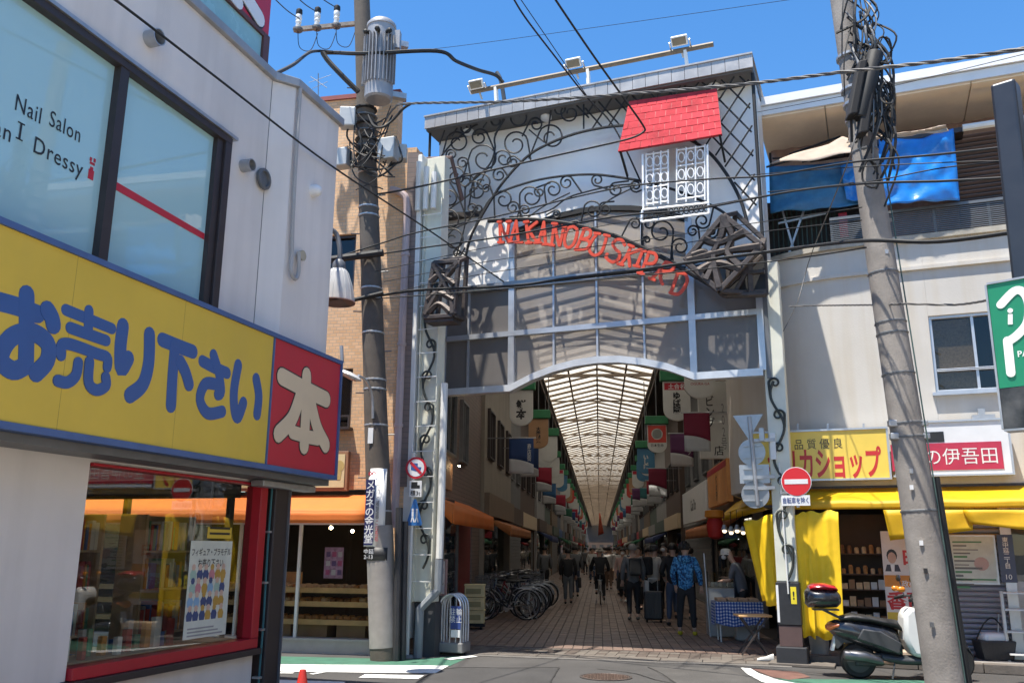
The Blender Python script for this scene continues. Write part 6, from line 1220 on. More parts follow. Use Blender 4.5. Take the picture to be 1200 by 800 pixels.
# crossarm with insulators
ca0, ca1 = hit(346, 39, pb, V((0, 1, 0))), hit(437, 14, pb, V((0, 1, 0))); ca0 = ca0 + V((0, -.1, 0)); ca1 = ca1 + V((0, .3, 0))
arm = MB().bar(ca0, ca1, .07, .07).build('crossarm', M('crossarm_rust', (.28, .24, .20), .6, .4, var=.25, scale=8), up1)
INS = M('porcelain', (.72, .72, .70), .2, coat=.5)
for x, y in ((351, 34), (371, 27), (392, 21)):
    t = (x - 346) / 91; p_ = ca0.lerp(ca1, t); 
    ins = MB().lathe([(.045, 0), (.05, .03), (.035, .05), (.055, .08), (.055, .1), (.04, .12), (.055, .14), (.055, .22), (.045, .24)], p_ + Z * .05, Z, 12).build('insulator', INS, arm, True); MB().lathe([(.05, 0), (.06, .03), (.055, .1), (.02, .13)], p_ + Z * .28, Z, 10).build('insulator_cap', BLACK, arm, True); MB().lathe([(.07, 0), (.09, .02), (.09, .05), (.06, .08)], p_ - Z * .04, Z, 12).build('insulator_foot', GREYM, arm, True)
    MB().tube(curve_pts([p_ - Z * .03, p_ + V((.05, 0, -.35)), p_ + V((.25, 0, -.42)), p_ + V((.36, 0, -.1))], 5), .007, 5).build('jumper_wire', BLACK, arm)
MB().bar(pol(.985) + V((-.3, -.2, 0)), pol(.985) + V((.75, .2, .1)), .07, .07).build('crossarm', bpy.data.materials['crossarm_rust'], up1)
# switch boxes and tangle under the transformer
for x, y, w_, h_, dd_, nm in ((408, 139, .26, .34, -.3, 'switch_box'), (402, 186, .24, .32, -.2, 'switch_box'), (455, 176, .30, .38, -.28, 'switch_box'), (470, 180, .2, .26, -.05, 'junction_box')):
    p_ = hit(x, y, pb + V((0, dd_, 0)), V((0, 1, 0))); MB().box(p_, (w_, .22, h_), rnd.uniform(-.25, .25)).build(nm, M('box_grey', (.42, .43, .42), .45, .2, var=.08, scale=4, streak=.15) if 'box_grey' not in bpy.data.materials else bpy.data.materials['box_grey'], up1, bevel=.02)
for k in range(26):
    a = hit(rnd.uniform(400, 470), rnd.uniform(120, 200), pb + V((0, rnd.uniform(-.35, -.15), 0)), V((0, 1, 0))); b = hit(rnd.uniform(408, 465), rnd.uniform(150, 225), pb + V((0, rnd.uniform(-.35, -.15), 0)), V((0, 1, 0))); mid_ = (a + b) / 2 + V((rnd.uniform(-.2, .2), -.1, -rnd.uniform(.05, .35)))
    MB().tube(curve_pts([a, mid_, b], 6), rnd.choice((.009, .012, .017)), 5).build('loose_cable', BLACK, up1)
for k in range(7): y = 130 + k * 9; MB().lathe([(.175, 0), (.20, .012), (.20, .03), (.175, .04)], pol(yt_(y)), Z, 12).build('band', GREYM if k % 2 else BLACK, up1)
m = MB(); qa, qb = Gf.P(372, 300, 1.0), hit(449, 296, pb, V((0, 1, 0))); m.tube([hit(374, 306, pb + V((0, -.25, 0)), V((0, 1, 0))), hit(449, 296, pb + V((0, -.25, 0)), V((0, 1, 0)))], .062, 8); m.build('cable_sleeve', BLACK, up1); MB().tube([hit(412, 352, pb + V((0, -.25, 0)), V((0, 1, 0))), hit(449, 343, pb + V((0, -.25, 0)), V((0, 1, 0)))], .035, 8).build('cable_sleeve', BLACK, up1)
# the big leaning pole in front on the right
qb = ground(1113, 836); qt = hit(968, -120, qb + V((0, .15, 0)), V((0, 1, 0)))
up2 = thing('utility_pole', 'leaning grey concrete pole with cable closures in front of the scooter', 'utility pole', qb, 'utility poles')
def pol2(t): return qb.lerp(qt, t)
MB().tube([pol2(i / 14) for i in range(15)], [.198 - .075 * i / 14 for i in range(15)], 20).build('pole', POLE, up2, True)
def yt2(y): 
    lo, hi = 0, 1
    for _ in range(30):
        mid_ = (lo + hi) / 2; p_ = pol2(mid_) - EYE; yy = 400 - FPX * p_.dot(UP) / p_.dot(FW)
        if yy > y: lo = mid_
        else: hi = mid_
    return lo
ax2 = (qt - qb).normalized()
for y in (322, 380, 393, 440, 498, 514, 600, 180): t = yt2(y); r_ = .198 - .075 * t; MB().lathe([(r_, 0), (r_ + .008, .006), (r_ + .008, .022), (r_, .028)], pol2(t), ax2, 16).build('band', GREYM, up2)
for y in (497, 512): t = yt2(y); MB().box(pol2(t) + V((-.17, -.08, 0)), (.09, .08, .07)).box(pol2(t) + V((.16, -.08, 0)), (.08, .08, .06)).build('clamp', STEEL, up2, bevel=.01)
side2 = V((1, 0, 0)) - ax2 * ax2.x; side2.normalize()
MB().tube([pol2(yt2(y)) + side2 * .21 + V((0, -.03, 0)) for y in (835, 760, 690, 620, 560)], .05, 8).build('cable_guard', BLACK, up2); MB().tube([pol2(yt2(y)) + side2 * .16 + V((0, -.12, 0)) for y in (820, 700, 560, 420, 300, 200)], .008, 6).build('earth_cable', M('earth_green', (.05, .09, .08), .5), up2)
for x, y, mt in ((1062, 572, WHITE), (1078, 636, WHITE), (1084, 668, BLK), (1087, 730, GREYM), (1068, 553, STEEL), (1064, 300, STEEL)):
    t = yt2(y); p_ = pol2(t); nn = (EYE - p_); nn.z = 0; nn.normalize(); MB().box(p_ + nn * (.20 - .075 * t) + V(((x - 1035 - (y - 300) * .16) / 400, 0, 0)), (.035, .02, .05)).build('tag', mt, up2)
for k, (x0, y0, x1, y1, w_) in enumerate(((1026, 62, 1008, 140, .17), (1020, 92, 1012, 150, .12))):
    MB().tube([hit(x0, y0, qb + V((0, -.3 + .1 * k, 0)), V((0, 1, 0))), hit(x1, y1, qb + V((0, -.3 + .1 * k, 0)), V((0, 1, 0)))], [w_ * .58, w_ * .56], 10).build('cable_closure', BLACK, up2, True, bevel=.02)
MB().bx(Frame(hit(1003, 95, qb + V((0, -.4, 0)), V((0, 1, 0))), (.98, 0, .2), (0, -1, 0), (.24, 0, .97)), -.01, .10, -.44, .28, -.18, .0).build('closure_box', M('closure_dark', (.014, .013, .013), .75), up2, bevel=.02)
MB().bx(Frame(hit(1008, 125, qb + V((0, -.4, 0)), V((0, 1, 0))), (.98, 0, .2), (0, -1, 0), (.20, 0, .98)), .03, .15, -.34, .16, -.18, -.02).build('closure_box', bpy.data.materials['closure_dark'], up2, bevel=.02)
for k in range(64):
    y0 = rnd.uniform(-10, 165); t = yt2(y0); a = pol2(t) + V((rnd.uniform(-.1, .25), -.25, 0)); y1 = y0 + rnd.uniform(30, 120); b = pol2(yt2(y1)) + V((rnd.uniform(-.22, .30), -.25, 0)); mid_ = (a + b) / 2 + V((rnd.choice((-.5, 1, 1)) * rnd.uniform(.03, .24), -.12, rnd.uniform(-.1, .1)))
    MB().tube(curve_pts([a, mid_, b], 6), rnd.choice((.008, .012, .017)), 5).build('loose_cable', BLACK if k % 6 else GREYM, up2)
for k, (x, y, r_) in enumerate(((1040, 110, .12), (1020, 205, .14), (1036, 60, .15))): 
    c = hit(x, y, qb + V((0, -.35, 0)), V((0, 1, 0))); MB().tube([c + V((r_ * .6 * math.cos(i * .42), .03 * math.sin(i), r_ * 1.2 * math.sin(i * .42))) for i in range(19)], .013, 6).build('cable_loop', BLACK, up2)
for y in (70, 108, 125, 143): t = yt2(y); MB().lathe([(.15, 0), (.17, .01), (.17, .04), (.15, .05)], pol2(t), ax2, 14).build('band', STEEL, up2)
# ---------------------------------------------------------------- overhead cables
def cable(label, pts, r, mat=BLACK, tw=False, name='overhead_cable', k=8):
    P_ = curve_pts([dep(x, y, d) for x, y, d in pts], k); m = MB()
    if tw:
        for ph in (0, 2.1, 4.2):
            L_ = 0; Q = []
            PP = curve_pts(P_, 8)
            for i, p_ in enumerate(PP):
                if i: L_ += (p_ - PP[i - 1]).length
                Q.append(p_ + V((.0, r * math.cos(L_ * 11 + ph), r * math.sin(L_ * 11 + ph))))
            m.tube(Q, r * .8, 5)
    else: m.tube(P_, r, 6)
    return tag(m.build(name, mat, None, True), label, 'cable')
GRC = M('cable_grey', (.11, .105, .10), .6)
cable('thick twisted grey cable from the transformer pole over the red roof to the right', [(448, 148, 13.3), (461, 128, 13), (480, 121.5, 12.6), (600, 119, 11.6), (740, 110, 10.6), (880, 98, 9.6), (985, 85, 8.8), (1100, 72, 8.1), (1215, 55, 7.5)], .0125, GRC, True)
cable('long black cable rising from lower gate to top left corner', [(100, -22, 5.1), (135, 0, 5.5), (255, 92, 6.9), (385, 192, 9.3), (500, 268, 11.6), (590, 330, 14.2)], .011)
cable('straight black cable from upper right sky down to the red roof', [(640, -18, 11), (655, 6, 11.4), (700, 72, 12.4), (751, 143, 13.2), (755, 154, 13.3)], .017)
cable('black cable from the red roof down to the left gate edge', [(755, 154, 13.3), (745, 160, 13.3), (720, 167, 13.3), (630, 187, 13.3), (490, 219, 13.5), (440, 228, 13.3)], .016)
cable('paired dark cable running from top centre down to the cornice', [(597, -10, 11), (615, 20, 11.5), (650, 66, 12.8), (686, 112, 13.6), (720, 150, 13.8), (755, 222, 13.8)], .014)
cable('thin companion wire wrapped round the paired cable', [(605, -8, 11), (640, 43, 12.2), (668, 84, 13.2), (700, 130, 13.7)], .007)
cable('black cable sagging just under the scroll arch across the gate', [(380, 306, 13.2), (450, 284, 13.2), (490, 272, 13), (580, 254, 12.6), (720, 221, 12), (830, 210, 11.4), (900, 206, 11), (1000, 190, 9.5), (1100, 181, 8.7), (1215, 168, 7.8)], .012)
cable('black cable crossing the red letters from the left pole', [(450, 297, 13.2), (490, 291, 13.1), (590, 277, 12.7), (720, 254, 12.1), (800, 247, 11.7), (840, 241, 11.4), (930, 224, 10.6), (1015, 215, 9), (1110, 212, 8.4), (1215, 206, 7.8)], .013)
cable('thin wire crossing the gate just over the planter boxes', [(440, 318, 13.2), (560, 292, 12.9), (720, 262, 12.2), (880, 232, 11.2), (1000, 214, 9.4)], .006)
cable('thin wire from the left pole across the middle of the glazing', [(450, 345, 13.2), (560, 322, 12.9), (720, 298, 12.2), (860, 276, 11.4), (1010, 258, 9.4)], .006)
cable('second thin wire across the glazing from the left pole', [(450, 330, 13.2), (580, 305, 12.9), (740, 283, 12.2), (880, 262, 11.4), (1010, 243, 9.4)], .006)
cable('thick black sleeve cable across the lower letters to the right pole', [(412, 352, 13.2), (490, 340, 13.2), (600, 335, 12.9), (665, 326, 12.6), (750, 316, 12.2), (805, 308, 11.8), (885, 297, 11.2), (930, 291, 10.7), (1012, 282, 9.2), (1100, 283, 8.5), (1215, 268, 7.8)], .021)
cable('black cable just below the thick one over the glazing', [(440, 350, 13.2), (560, 341, 12.9), (700, 328, 12.2), (800, 318, 11.8), (930, 303, 10.7), (1015, 290, 9.2)], .009)
cable('thin wire rising across the sky at the top of the picture', [(455, 62, 13.2), (530, 55, 12.9), (700, 32, 12.2), (960, -5, 11)], .004)
cable('thin wire over the white eave on the right', [(885, 132, 11), (960, 118, 10.4), (1050, 100, 9.6), (1215, 60, 8)], .004)
cable('thin wire along the blue tarpaulins to the right edge', [(880, 205, 12), (1000, 196, 9.5), (1120, 190, 8.6), (1215, 188, 8)], .006)
cable('second thin wire below the tarpaulins to the right edge', [(900, 225, 11.5), (1010, 214, 9.5), (1110, 196, 8.7), (1215, 187, 8)], .007)
cable('twisted thin stay wire across the cream wall to the leaning pole', [(925, 359, 13.4), (960, 358, 13), (1040, 357, 10), (1062, 356, 8.9), (1120, 357, 8.6), (1162, 351, 7.6)], .007, GRC, True)
cable('slanting wire from the cream wall up to the corner balcony', [(918, 388, 13.6), (935, 352, 13.5), (950, 300, 13.4), (990, 200, 9.3), (1004, 152, 9)], .007, GRC)
cable('thick service cable arching from the crossarm to the roof bracket', [(383, 62, 13.2), (395, 62, 13.1), (430, 63, 12.9), (512, 60, 13), (535, 72, 13.6), (560, 82, 14.4), (580, 88, 14.9), (590, 97, 15)], .035)
cable('service cable from the white building parapet to the pole', [(322, 87, 9.6), (345, 75, 10.8), (362, 62, 12.3), (375, 60, 13), (390, 61, 13.1)], .025)
cable('thick cable slanting down the pole from the crossarm', [(378, 62, 13), (385, 72, 13), (400, 88, 13), (420, 108, 13.1)], .045)
cable('cable looping from the pole boxes up to the twisted cable', [(432, 135, 13.1), (438, 147, 13), (448, 149, 12.9), (460, 141, 12.9), (472, 128, 12.8), (481, 122, 12.7)], .022)
for k, (x, y) in enumerate(((351, 22), (371, 14), (392, 8))): cable('high wire %s insulator on the crossarm' % ('from the leftmost', 'from the middle', 'from the inner')[k], [(x, y, 13.2), (x - 14, y - 9, 12.5), (x - 32, y - 26, 11.5), (x - 50, y - 45, 10.6)], .009)
ar_ = thing('roof_bracket', 'bent dark pipe bracket on top of the gate cornice', 'bracket', Gf.P(591, 120, -.2)); MB().tube(curve_pts([Gf.P(582, 85, -.2), Gf.P(587, 95, -.2), Gf.P(591, 118, -.2)], 4), .04, 8).build('pipe', M('bracket_dark', (.06, .065, .07), .5, .4), ar_, True)
# antenna on the far roof
an = thing('antenna', 'thin television antenna on the roof behind the pole', 'antenna', dep(373, 113, 20)); MB().tube([dep(373, 116, 20), dep(373, 86, 20)], .012, 5).tube([dep(364, 90, 20), dep(383, 103, 20)], .009, 5).tube([dep(362, 97, 20), dep(388, 88, 20)], .006, 5).tube([dep(366, 104, 20), dep(384, 96, 20)], .006, 5).build('mast', GREYM, an)
# ---------------------------------------------------------------- street lamps
LGL = glass('lamp_glass', (.80, .82, .82), 1.45, .15, (.75, .75, .74), .55)
sl = thing('street_lamp', 'bell shaped glass street lamp on a curved arm beside the white building', 'street lamp', dep(397, 357, 11.2)); c = dep(397, 316, 11.2)
ub = dep(397, 355, 11.2); H_ = c.z - ub.z
bell = MB(); n_ = 24; prof = [(.10, 0), (.14, -.12), (.20, -.5), (.232, -.85), (.24, -1.0)]
bell.lathe([(r_, h * H_) for r_, h in prof], c, Z, n_).build('lamp_shade', LGL, sl, True); MB().lathe([(.246, -H_ * 1.0), (.25, -H_ * .97), (.236, -H_ * .97), (.234, -H_ * 1.0)], c, Z, n_).build('shade_rim', M('rim_rose', (.40, .22, .18), .5), sl); MB().lathe([(.05, .14), (.085, .10), (.095, .0), (.08, -.04)], c, Z, 16).build('lamp_cap', GREYM, sl, True); MB().lathe([(.04, 0), (.06, -.1), (.05, -.22), (.02, -.27)], c - Z * .05, Z, 12).build('bulb', WHITE, sl, True)
for i in range(16): a = i * .3927; MB().tube([c + V((r_ * 1.005 * math.cos(a), r_ * 1.005 * math.sin(a), h * H_)) for r_, h in prof], .004, 4).build('shade_rib', M('rib_grey', (.45, .46, .46), .4) if i == 0 else bpy.data.materials['rib_grey'], sl)
MB().tube(curve_pts([dep(398, 304, 11.2), dep(398, 290, 11.2), dep(394, 274, 11.2), dep(383, 267, 11.1), dep(370, 268, 11.0)], 5), .034, 8).build('lamp_arm', GREYM, sl, True)
rl2 = thing('road_lamp', 'small flat road lamp on a curved arm from the bakery pole', 'street lamp', dep(412, 440, 13.2)); MB().tube(curve_pts([hit(437, 490, pb + V((0, -.2, 0)), V((0, 1, 0))), hit(436, 465, pb + V((0, -.25, 0)), V((0, 1, 0))), hit(430, 447, pb + V((0, -.4, 0)), V((0, 1, 0))), hit(420, 440, pb + V((0, -.6, 0)), V((0, 1, 0)))], 5), .022, 8).build('lamp_arm', STEEL, rl2, True)
c = hit(411, 440, pb + V((0, -.7, 0)), V((0, 1, 0))); MB().loft([[c + V((a, r_ * math.cos(k * .785) * .09, r_ * math.sin(k * .785) * .05 - a * .45)) for k in range(8)] for a, r_ in ((-.17, .3), (-.12, .9), (0, 1.1), (.1, .9), (.16, .4))]).build('lamp_head', M('lamp_head_grey', (.5, .5, .5), .4, .3), rl2, True); MB().loft([[c + V((a, r_ * math.cos(k * .785) * .075, r_ * math.sin(k * .785) * .02 - .045 - a * .45)) for k in range(8)] for a, r_ in ((-.13, .5), (0, 1), (.08, .6))]).build('lamp_lens', M('lens_rose', (.5, .28, .22), .3), rl2, True)
MB().tube([hit(400, 405, pb + V((0, -1.2, 0)), V((0, 1, 0))), hit(401, 425, pb + V((0, -1.2, 0)), V((0, 1, 0)))], .028, 8).build('photo_sensor', STEEL, rl2)
# ---------------------------------------------------------------- people
SKIN = M('skin', (.48, .30, .22), .55, var=.05); HAIR = M('hair_black', (.015, .012, .011), .5, var=.2, scale=30, bump=.5, bscale=80); GHAIR = M('hair_grey', (.22, .21, .20), .6, var=.2, scale=30, bump=.5, bscale=80)
def cm(n_, c, **k):
    return bpy.data.materials.get('wear_' + n_) or M('wear_' + n_, c, .8, var=.1, scale=9, bump=.25, bscale=14, **k)
def pattern_mat():
    m = M('wear_patterned_blue', (.035, .20, .42), .75, var=.05); n = m.node_tree.nodes; l = m.node_tree.links
    tc = n.new('ShaderNodeTexCoord'); vo = n.new('ShaderNodeTexNoise'); vo.inputs['Scale'].default_value = 24; vo.inputs['Detail'].default_value = 2; l.new(tc.outputs['Object'], vo.inputs['Vector'])
    cr = n.new('ShaderNodeValToRGB'); cr.color_ramp.interpolation = 'CONSTANT'; e = cr.color_ramp.elements; e[0].color = (.01, .04, .12, 1); e[1].position = .46; e[1].color = (.03, .19, .42, 1); a = e.new(.58); a.color = (.12, .36, .58, 1)
    l.new(vo.outputs[0], cr.inputs[0]); mx = [q for q in n if q.bl_idname == 'ShaderNodeMix'][0]; l.new(cr.outputs[0], mx.inputs[6]); return m
def skin_mesh(name, chains, mat, parent, k, sub=1):
    vs, idx, ed, rad = [], {}, [], []
    for ch in chains:
        prev = None
        for co, r_ in ch:
            key = tuple(round(c, 4) for c in co)
            if key not in idx: idx[key] = len(vs); vs.append(V(co) * k); rad.append(r_ * k)
            i = idx[key]
            if prev is not None and prev != i and (min(prev, i), max(prev, i)) not in ed: ed.append((min(prev, i), max(prev, i)))
            prev = i
    me = bpy.data.meshes.new(name); me.from_pydata(vs, ed, []); me.materials.append(mat)
    o = bpy.data.objects.new(name, me); C.objects.link(o); o.parent = parent; o.scale = (1, .78, 1)
    md = o.modifiers.new('skin', 'SKIN'); md.use_smooth_shade = True
    for i, sv in enumerate(me.skin_vertices[0].data): sv.radius = (rad[i], rad[i]); sv.use_root = i == 0
    ss = o.modifiers.new('smooth', 'SUBSURF'); ss.levels = sub; ss.render_levels = sub
    return o
def person(label, loc, rz, h, top, legs_, shoes, hair=HAIR, pose='stand', lean=0.0, arms=None, legs=None, hat=None, mask=False, skirt=False, bare=False, group=None, near=True):
    k = h / 1.72; t = thing('person', label, 'person', loc, group, rz)
    L_ = lambda y, z: y + lean * max(0, z - .9)          # forward lean of the trunk
    arms = arms or ([(-.25, -.03, 1.12), (-.25, .08, .88)], [(.25, -.03, 1.12), (.25, .08, .88)])
    legs = legs or ([(-.10, .03, .50), (-.10, -.02, .09)], [(.10, .03, .50), (.10, -.02, .09)])
    hp = (0, L_(0, .95), .95); ch = (0, L_(0, 1.26), 1.26); nb = (0, L_(-.01, 1.43), 1.43)
    sh = [(s_ * .185, L_(-.01, 1.39), 1.39) for s_ in (-1, 1)]
    hd = lambda z, dy=0: (0, L_(.03 + dy, z), z)
    C_body = [[(hp, .12), ((0, L_(0, 1.1), 1.1), .115), (ch, .125), (nb, .065), (hd(1.49, -.02), .055), (hd(1.54), .075), (hd(1.61), .088), (hd(1.67), .080), (hd(1.71), .045)]]
    for i, s_ in enumerate((-1, 1)):
        e, w_ = arms[i]; e = V(e); w_ = V(w_); d = (w_ - e).normalized(); pm = w_ + d * .06; sd = d.cross(V((0, 0, 1))); sd = sd.normalized() if sd.length > .1 else V((0, 1, 0)); 
        C_body.append([(ch, .125), (sh[i], .055), (tuple(e), .042), (tuple(w_), .028), (tuple(pm), .032)])
        if near:
            for j in range(4):
                b = pm + sd * (.022 * (j - 1.5)) + d * .03; C_body.append([(tuple(pm), .032), (tuple(b), .011), (tuple(b + d * (.028 - .004 * abs(j - 1.4)) + V((0, .008, -.005))), .010), (tuple(b + d * (.045 - .006 * abs(j - 1.4)) + V((0, .02, -.012))), .008)])
            b = w_ + d * .03 + sd * .035; C_body.append([(tuple(w_), .028), (tuple(b), .012), (tuple(b + d * .035 + sd * .012), .010)])
        kn, an_ = legs[i]; hj = (s_ * .09, hp[1], .88); C_body.append([(hp, .12), (hj, .085), (kn, .058), (an_, .038), ((an_[0], an_[1] + .10, an_[2] - .05), .035)])
    skin_mesh('body', C_body, SKIN, t, k)
    # clothes follow the same skeleton, a little larger
    J = [[((0, hp[1], .90), .155), ((0, L_(0, 1.08), 1.08), .15), (ch, .155), ((0, L_(-.01, 1.385), 1.385), .105), ((0, L_(-.01, 1.45), 1.45), .07)]]
    for s_ in (-1, 1): J.append([((0, hp[1], .90), .155), ((s_ * .075, hp[1], .79), .115)])
    for i in range(2):
        e, w_ = arms[i]; J.append([(ch, .155), (sh[i], .088), (e, .066)] + ([] if bare else [(tuple(V(e).lerp(V(w_), .93)), .045)]))
    skin_mesh('jacket', J, top, t, k)
    T_ = [[(hp, .135)]]
    T_ = []
    for i, s_ in enumerate((-1, 1)):
        kn, an_ = legs[i]; T_.append([((0, hp[1], .98), .13), ((0, hp[1], .93), .135), ((s_ * .095, hp[1], .82), .105), (kn, .074), ((an_[0], an_[1], an_[2] + .03), .055)])
    skin_mesh('trousers', T_, legs_, t, k)
    if skirt: MB().lathe([(.15 * k, .95 * k), (.20 * k, .7 * k), (.24 * k, .42 * k), (.22 * k, .42 * k)], (0, hp[1] * k, 0), Z, 16).build('skirt', legs_, None, True).parent = t
    for i in range(2):
        an_ = legs[i][1]; skin_mesh('shoe', [[((an_[0], an_[1] - .03, an_[2] - .045), .045), ((an_[0], an_[1] + .07, an_[2] - .05), .046), ((an_[0], an_[1] + .16, an_[2] - .058), .036)]], shoes, t, k)
    hc = V(hd(1.62)) * k; m = MB()
    n_ = 14
    for rr in (0,):
        rows = 9; vs = []
        for a in range(rows + 1):
            for b in range(n_):
                th = math.pi * .60 * a / rows; ph = 2 * math.pi * b / n_; r_ = (.103 + .008 * math.sin(5 * ph + 3 * th)) * k
                front_ = max(0, math.sin(ph)); th2 = th * (1 - .42 * front_)
                vs.append(hc + V((r_ * math.sin(th2) * math.cos(ph) * .92, r_ * math.sin(th2) * math.sin(ph) - .012 * k, r_ * math.cos(th2) * 1.08 + .008 * k)))
        m.add(vs, [(i * n_ + j, i * n_ + (j + 1) % n_, (i + 1) * n_ + (j + 1) % n_, (i + 1) * n_ + j) for i in range(rows) for j in range(n_)])
    ho = m.build('hair', hair, None, True, solid=.012); adopt_local(ho, t, vs)
    if near:
        f = MB()
        for s_ in (-1, 1): f.ball(hc + V((s_ * .032 * k, .066 * k, .0)), .011 * k, 6)
        adopt_local(f.build('eyes', BLK, None, True), t, f.v)
        f = MB().ball(hc + V((0, .078 * k, -.03 * k)), .014 * k, 6, (1, 1.2, 1.5)); adopt_local(f.build('nose', SKIN, None, True), t, f.v)
        f = MB().ball(hc + V((-.088 * k, .0, -.01)), .02 * k, 6, (.4, .7, 1.3)).ball(hc + V((.088 * k, .0, -.01)), .02 * k, 6, (.4, .7, 1.3)); adopt_local(f.build('ears', SKIN, None, True), t, f.v)
        f = MB().bx(Frame(hc + V((0, .074 * k, -.062 * k)), (1, 0, 0), (0, 1, 0)), -.022 * k, .022 * k, -.004, .004, -.004, .006); adopt_local(f.build('mouth', cm('lips', (.35, .14, .12)), None), t, f.v)
    if mask: f = MB().ball(hc + V((0, .045 * k, -.045 * k)), .062 * k, 10, (1.0, .8, .85)); adopt_local(f.build('face_mask', WHITE, None, True), t, f.v)
    if hat:
        f = MB().lathe([(.105 * k, .02 * k), (.11 * k, .06 * k), (.09 * k, .11 * k), (.04 * k, .125 * k)], hc, Z, 16)
        if hat[1] == 'brim': f.lathe([(.10 * k, .025 * k), (.19 * k, .0), (.19 * k, .006), (.10 * k, .04 * k)], hc, Z, 20)
        else: f.lathe([(.10 * k, .02 * k), (.112 * k, .0), (.112 * k, .03 * k)], hc, Z, 16)
        adopt_local(f.build('hat', hat[0], None, True), t, f.v)
    return t
def adopt_local(o, root, vs):
    """o was built with no parent in the root's local coordinates: hang it on the root without moving it"""
    o.parent = root
def bag(name, root, c, sz, mat, label=None):
    f = MB().box(c, sz); o = f.build(name, mat, None, bevel=min(sz) * .25); o.parent = root; return o
BLKW = cm('black', (.018, .018, .02)); NAVY = cm('navy', (.03, .045, .08)); GREYW = cm('grey', (.13, .135, .14)); BEIGE = cm('beige', (.42, .38, .33)); PINK = cm('pink', (.46, .30, .27)); JEAN = cm('denim', (.05, .075, .13)); REDW = cm('red', (.28, .04, .05)); LIGHT = cm('light', (.42, .40, .38)); BRN = cm('brown', (.16, .10, .07)); WSH = cm('white', (.55, .55, .53)); YSH = cm('yellow', (.50, .40, .02))
sh0 = cm('shoe_black', (.02, .02, .02))
def gp(x, y): q_ = ground(x, y); return (q_.x, q_.y, .016)
fwd = ([(-.20, .14, 1.14), (-.12, .34, 1.10)], [(.20, .14, 1.14), (.12, .34, 1.10)])
p = person('person with curly dark hair in a blue patterned hoodie, yellow soles, at the stall', gp(806, 745), -.35, 1.72, pattern_mat(), BLKW, YSH, arms=([(-.26, .0, 1.13), (-.23, .10, .90)], [(.27, .02, 1.13), (.27, .12, .90)]), legs=([(-.13, .02, .50), (-.15, -.02, .09)], [(.11, .03, .50), (.13, .02, .09)]))
f = MB().loft([[V((.13 * math.cos(a) * s_, -.07 + .085 * math.sin(a) * s_, z_)) for a in [k * .5236 for k in range(12)]] for s_, z_ in ((.8, 1.36), (1.1, 1.41), (1.05, 1.47), (.8, 1.49))]); f.build('hood', bpy.data.materials['wear_patterned_blue'], None, True).parent = p
hr = MB(); 
for i in range(46):
    a, b = rnd.uniform(0, 6.28), rnd.uniform(-.1, 1.5); hr.ball(V((.098 * math.cos(a) * math.cos(b), .085 * math.sin(a) * math.cos(b) - .012, 1.64 + .10 * math.sin(b))) if math.sin(a) < .5 or b > .7 else V((0, -.02, 1.70)), rnd.uniform(.024, .036), 6)
hr.build('curls', HAIR, None, True).parent = p
person('person in a black top and dark jeans standing behind the blue hoodie', (1.60, 20.1, .016), .25, 1.72, BLKW, JEAN, sh0, arms=([(-.27, .02, 1.12), (-.16, .22, 1.02)], [(.26, -.02, 1.12), (.27, .10, .90)]), legs=([(-.10, .05, .50), (-.13, .0, .09)], [(.10, .01, .50), (.11, -.06, .09)]))
person('person in an open black jacket and mask facing out of the arcade', gp(781, 721), 2.5, 1.74, BLKW, BLKW, sh0, mask=True, arms=fwd)
p = person('person in a beige jacket and black trousers holding a black suitcase', (1.27, 21.7, .016), -.8, 1.68, BEIGE, BLKW, sh0, arms=([(-.24, .02, 1.13), (-.22, .12, .92)], [(.26, .04, 1.12), (.27, .16, .86)]), hat=(cm('cap_dark', (.03, .03, .035)), 'cap'))
bag('backpack', p, (-.02, -.22, 1.22), (.28, .17, .42), BLKW)
sc = thing('suitcase', 'black upright suitcase on the tiles beside the beige jacket', 'suitcase', (1.20, 20.9, .016)); q = V((1.20, 20.9, .016))
MB().box(q + V((0, 0, .37)), (.42, .26, .62), -.2).build('case', M('suitcase_black', (.025, .025, .028), .4, var=.15), sc, bevel=.04)
m = MB()
for k in range(5): m.box(q + V((-.15 + .075 * k, -.13 + .03 * (k - 2) * -.5, .37)), (.03, .02, .52), -.2)
m.build('ribs', bpy.data.materials['suitcase_black'], sc, bevel=.008)
MB().tube([q + V((-.10, .08, .67)), q + V((-.10, .08, .95)), q + V((.10, .05, .95)), q + V((.10, .05, .67))], .012, 6).build('handle', STEEL, sc)
for dx in (-.16, .16):
    for dy in (-.08, .08): MB().ball(q + V((dx, dy, .035)), .035, 8, (.6, 1, 1)).build('wheel', BLACK, sc, True)
p = person('person with grey hair in a dark grey jacket and black backpack strap', gp(743, 727), .15, 1.70, GREYW, BLKW, sh0, hair=GHAIR)
bag('backpack', p, (.02, -.2, 1.2), (.28, .14, .40), cm('pack_black', (.022, .023, .025))); bag('tote_bag', p, (.30, .02, .72), (.08, .22, .34), WSH)
p = person('person in a pink top with a red shoulder bag walking out of the arcade', gp(731, 705), 3.0, 1.60, PINK, BLKW, WSH, mask=True, skirt=True, legs=([(-.09, .10, .50), (-.09, .16, .09)], [(.09, .02, .50), (.09, -.14, .11)])); bag('shoulder_bag', p, (-.24, .06, 1.0), (.16, .22, .3), REDW)
p = person('person in a black jacket with a dark handbag walking into the arcade', gp(666, 708), .05, 1.58, BLKW, GREYW, sh0, legs=([(-.09, .08, .50), (-.09, .10, .09)], [(.09, .04, .50), (.09, -.12, .12)]), hair=HAIR); bag('handbag', p, (.34, .08, .62), (.10, .26, .3), BLKW)
